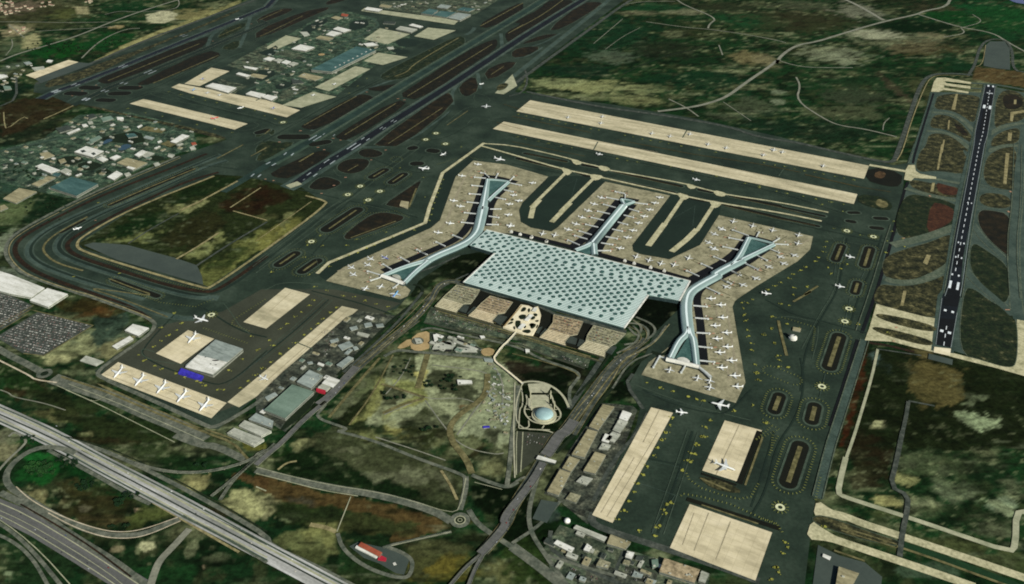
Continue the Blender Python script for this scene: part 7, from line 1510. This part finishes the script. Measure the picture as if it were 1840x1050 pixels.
for i, c in enumerate(((176,176,166),(122,122,116),(58,60,58),(110,88,82))): M['lotcar%d' % i] = mat('lot_car_paint', [C(*c), C(*c)], 0.1, rough=0.6, fine=0.05)
# ------------------------------------------------------------------ cars
CARP = []
def car_proto(ci):
    b = MB(); b.prism([(-2.2, -.9), (2.2, -.9), (2.2, .9), (-2.2, .9)], .35, .95, True, True)
    b.add([(-1.6, -.82, .95), (1.0, -.82, .95), (1.0, .82, .95), (-1.6, .82, .95), (-1.2, -.7, 1.5), (.5, -.7, 1.5), (.5, .7, 1.5), (-1.2, .7, 1.5)], [(4, 5, 6, 7), (0, 1, 5, 4), (1, 2, 6, 5), (2, 3, 7, 6), (3, 0, 4, 7)])
    for x in (-1.4, 1.4):
        for y in (-.85, .85): b.box((x, y), .34, .12, 0, .68)
    return b
cb = car_proto(0); cr = random.Random(4)
cars = []
cmesh = {}
def car(p, rz, label, group, ci=None):
    ci = cr.choice([0, 0, 1, 1, 2, 2, 3, 4, 5]) if ci is None else ci
    if ci not in cmesh: o = cb.build('car', M[('lotcar%d' % (ci-10)) if ci > 9 else 'car%d' % ci]); cmesh[ci] = o
    else: o = cmesh[ci].copy(); COL.objects.link(o)
    o.location = p; o.rotation_euler = (0, 0, rz); k = 1.12; o.scale = (k, k, k)
    setp(o, label=label, category='car', group=group); cars.append(o)
def lattice(P, e1, s1, s2, keep, rr):
    e2 = Vector((-e1.y, e1.x, 0)); c_ = ctr(P); out = []; R = max((q-Vector((c_.x, c_.y, q.z))).length for q in P)
    for i in range(int(-R/s1), int(R/s1)+1):
        for j in range(int(-R/s2), int(R/s2)+1):
            p = c_+e1*(i*s1)+e2*(j*s2)
            if rr.random() < keep and pip((p.x, p.y), shrink(P, 6)): out.append(p)
    return out
for (root, P), nm in zip(DROOT, ('left olive', 'left pinkish', 'right pinkish', 'right olive')):
    pts = lattice(P, ex, 4.6, 16, 0.3, cr); cr.shuffle(pts)
    up = [p for p in pts if (p-ctr(P)).dot(ey) > -8][:28]
    for p in up: car(Vector((p.x, p.y, 9.03)), ang+math.pi/2, 'car parked in a sparse row on the %s deck' % nm, 'cars on the %s deck' % nm, cr.choice([2, 2, 2, 3, 4]))
lot = wpts('a2 -20,330 260,162 630,250 300,450 170,435', 0.5)
le = (W(T('a2 630,250')[0])-W(T('a2 270,165')[0])).normalized()
pts = lattice(lot, le, 3.6, 12.5, 0.8, cr); pts.sort(key=lambda p: p.y)
for p in pts[:110]: car(Vector((p.x, p.y, 1.2)), math.atan2(le.y, le.x)+math.pi/2, 'car at the near corner of the crowded car park', 'cars at the near corner of the crowded car park', cr.choice([10, 11, 11, 11, 12, 12, 12, 13]))
sb = MB()
lm = {}
def bulk(pts, name):
    per = {0: MB(), 1: MB(), 2: MB(), 3: MB()}
    for p in pts:
        a = math.atan2(le.y, le.x)+math.pi/2+cr.uniform(-.05, .05); ca, sa = math.cos(a), math.sin(a); m_ = per[2 if p.z > 8 and cr.random() < .8 else cr.choice([0, 1, 1, 1, 2, 2, 2, 3])]
        m_.add([(p.x+(x*ca-y*sa)*1.1, p.y+(x*sa+y*ca)*1.1, (p.z if p.z > 1 else 1.5)+z_) for x, y, z_ in cb.v[:cbody]], cbf)
    me_ = MB(); 
    o = bpy.data.objects.new(name, bpy.data.meshes.new(name)); COL.objects.link(o)
    vs = []; fs = []; mi = []
    for k, q in per.items():
        n = len(vs); vs += q.v; fs += [tuple(i+n for i in f) for f in q.f]; mi += [k]*len(q.f)
    o.data.from_pydata(vs, [], fs)
    for c_ in (0, 1, 2, 3): o.data.materials.append(M['lotcar%d' % c_])
    o.data.polygons.foreach_set('material_index', mi); o.data.update(); o['kind'] = 'stuff'; return o
cbody = 24; cbf = [f for f in cb.f if max(f) < cbody]
lot2 = wpts('a2 -60,300 110,215 220,112 20,25 -60,10', 0.5)
bulk(pts[110:]+lattice(lot2, le, 3.6, 12.5, 0.75, cr)+[Vector((p.x, p.y, 9.03)) for (r0, P0) in DROOT for p in lattice(P0, ex, 4.6, 16, 0.62, cr) if (p-ctr(P0)).dot(ey) > -10]+[Vector((p.x, p.y, 2.2)) for p in lattice(wpts('b2 1220,140 1460,205 1700,270 1690,300 1500,290 1250,230 1190,190', .5), ex, 5, 9, .3, cr)]+lattice(wpts('c2 20,400 540,490 510,540 300,470', .5), ex, 5, 10, .2, cr)+lattice(wpts('m6 290,950 620,960 540,1100 260,1100', .5), ex, 4.5, 11, .35, cr)+lattice(wpts('m8 250,720 600,860 560,920 240,860', .5), ex, 5, 10, .3, cr)+lattice(wpts('b2 430,300 520,260 600,380 470,470', .5), ex, 6, 9, .25, cr)+lattice(wpts('m8 880,730 1200,830 1100,940 800,880', .5), ex, 5, 9, .35, cr), 'parked_cars')
def drive(s, n, label, group, off, z=1.1):
    P = wpts(s, z, 1, False); Q = resample(P, 6.0); step = max(1, len(Q)//n)
    for k in range(0, len(Q), step):
        q, d = Q[min(len(Q)-1, k+cr.randint(0, max(0, step-1)))]; n_ = Vector((-d.y, d.x, 0)); sg = cr.choice([-1, 1]); p = q+n_*cr.choice(off)*sg
        car(Vector((p.x, p.y, z)), math.atan2(d.y, d.x)+(math.pi if sg > 0 else 0), label, group)
drive('a2 0,810 200,900 460,1005 a3 700,225 1000,370 1300,520 1600,680 b3 100,815 300,940', 14, 'vehicle driving on the bright motorway', 'vehicles on the bright motorway', [9, 14, 18], 0.95)
drive('a3 0,530 200,635 500,810 800,990', 8, 'vehicle on the violet-grey motorway at lower left', 'vehicles on the violet-grey motorway', [6, 12, 22], 1.3)
drive('b2 640,585 500,740', 4, 'vehicle on the upper expressway bridge', 'vehicles on the upper expressway bridge', [4, 9], 5.05)
drive('c3 200,240 60,450 b3 1760,620 1600,790', 8, 'vehicle on the lower expressway bridge', 'vehicles on the lower expressway bridge', [3, 8], 6.05)
drive('n3 290,802 190,882 120,1040 b2 1100,190 930,330', 9, 'vehicle on the left terminal access road', 'vehicles on the left terminal access road', [3, 8], 1.3)
drive('c2 880,400 700,540 500,780', 9, 'vehicle on the right terminal access road', 'vehicles on the right terminal access road', [3, 8], 1.3)
print('cars', len(cars))
# ------------------------------------------------------------------ trees
tr = random.Random(33)
def tree_proto(seed, m):
    r_ = random.Random(seed); b = MB()
    for _ in range(150):
        while True:
            x, y, z_ = (r_.uniform(-1, 1) for _ in range(3))
            if 0.25 < x*x+y*y+z_*z_ < 1: break
        k = 1+0.25*math.sin(5*math.atan2(y, x)+seed); c_ = Vector((x*5*k, y*5*k, 7.5+z_*3.8)); s_ = r_.uniform(.8, 1.6)
        a = Vector((r_.uniform(-1, 1), r_.uniform(-1, 1), r_.uniform(-.4, .4))).normalized(); u = a.cross(Vector((r_.uniform(-.4, .4), r_.uniform(-.4, .4), 1))).normalized()
        b.add([c_-a*s_-u*s_*.6, c_+a*s_*.2-u*s_, c_+a*s_, c_-a*s_*.1+u*s_], [(0, 1, 2, 3)])
    t = MB(); n = 7
    for (z0, r0), (z1, r1) in (((0, .55), (3, .4)), ((3, .4), (7, .2))):
        vs = [(r0*math.cos(2*math.pi*i/n), r0*math.sin(2*math.pi*i/n), z0) for i in range(n)]+[(r1*math.cos(2*math.pi*i/n), r1*math.sin(2*math.pi*i/n), z1) for i in range(n)]
        t.add(vs, [(i, (i+1) % n, n+(i+1) % n, n+i) for i in range(n)])
    for k in range(4):
        a = k*1.6+seed; d = Vector((math.cos(a)*3, math.sin(a)*3, 3.2)); p = Vector((0, 0, 4)); u = Vector((-math.sin(a), math.cos(a), 0))*.14
        t.add([p-u, p+u, p+d, p-Vector((0, 0, .2))], [(0, 1, 2), (1, 3, 2), (3, 0, 2)])
    root = empty('tree', (0, 0, 0)); b.build('crown', M[m], root); t.build('trunk', M['bark'], root); return root
TP = {}
def trees(items, label, group, m):
    for s, rx, ry, n in items:
        c_ = T(s)[0]
        for _ in range(n):
            t = tr.uniform(0, 6.28); q = math.sqrt(tr.random()); p = W((c_[0]+rx*q*math.cos(t), c_[1]+ry*q*math.sin(t)))
            key = (tr.randint(0, 2), m)
            if key not in TP: o = TP[key] = tree_proto(*key)
            else: o = dup_tree(TP[key])
            k = tr.uniform(.6, 1.25); o.location = p; o.rotation_euler = (0, 0, tr.uniform(0, 6)); o.scale = (k, k, k*tr.uniform(.8, 1.1))
            setp(o, label=label, category='tree', group=group)
trees([('a3 280,270', 26, 15, 46)], 'bright green tree in the grove inside the motorway loop', 'bright trees of the loop grove', 'leaf')
trees([('a3 470,220', 26, 12, 14), ('a3 560,390', 14, 7, 9), ('a3 830,500', 10, 6, 8), ('a3 900,450', 16, 5, 8), ('a3 600,380', 20, 5, 8), ('a3 800,655', 26, 2, 6)], 'dark green tree scattered inside the motorway loop', 'dark trees of the loop', 'leafd')
trees([('a1 330,450', 40, 22, 22), ('a1 150,200', 40, 14, 20)], 'dark tree in the grove beside the town fence road', 'dark trees beside the town', 'leafd')
trees([('a3 200,60', 14, 8, 8), ('a3 1400,240', 20, 5, 6)], 'dark green tree on the bank above the motorway', 'trees on the motorway bank', 'leafd')
trees([('b2 1020,550', 22, 18, 12), ('b2 1330,650', 46, 16, 22), ('b2 950,740', 20, 10, 9), ('b2 1200,970', 24, 9, 9)], 'dark bush-like tree on the central field', 'bushes on the central field', 'leafd')
trees([('a0 360,320', 60, 10, 26), ('a0 480,350', 24, 8, 10), ('a0 720,290', 30, 9, 14)], 'dark green tree on the slope left of the north-western runway', 'trees on the north-western slope', 'leafd')
# ------------------------------------------------------------------ light, sky, camera
EL = math.radians(31); SD = Vector((0.6, -0.8, 0)).normalized()
sd = Vector((SD.x*math.cos(EL), SD.y*math.cos(EL), math.sin(EL)))
sl = bpy.data.lights.new('sun', 'SUN'); sl.energy = 5.0; sl.angle = math.radians(0.5); sl.color = (1.0, 0.97, 0.9)
so = bpy.data.objects.new('sun', sl); COL.objects.link(so); so.location = (0, 0, 3000); so.rotation_euler = sd.to_track_quat('Z', 'Y').to_euler()
wd = bpy.data.worlds.new('World'); S.world = wd; wd.use_nodes = True
nt = wd.node_tree; bg = nt.nodes['Background']; sk = nt.nodes.new('ShaderNodeTexSky'); sk.sky_type = 'NISHITA'; sk.sun_disc = False
sk.sun_elevation = EL; sk.sun_rotation = math.atan2(SD.x, SD.y); sk.altitude = 100
nt.links.new(sk.outputs[0], bg.inputs[0]); bg.inputs[1].default_value = 0.05
S.view_settings.view_transform = 'Standard'; S.view_settings.look = 'None'; S.view_settings.exposure = 0.25; S.view_settings.gamma = 1.0
cd = bpy.data.cameras.new('camera'); cd.sensor_width = 36; cd.lens = 36*F/1840; cd.clip_start = 10; cd.clip_end = 80000
co = bpy.data.objects.new('camera', cd); COL.objects.link(co); co.location = (0, 0, H); co.rotation_euler = (math.pi/2-PITCH, 0, 0); S.camera = co
S.cycles.max_bounces = 4; S.cycles.filter_width = 1.9
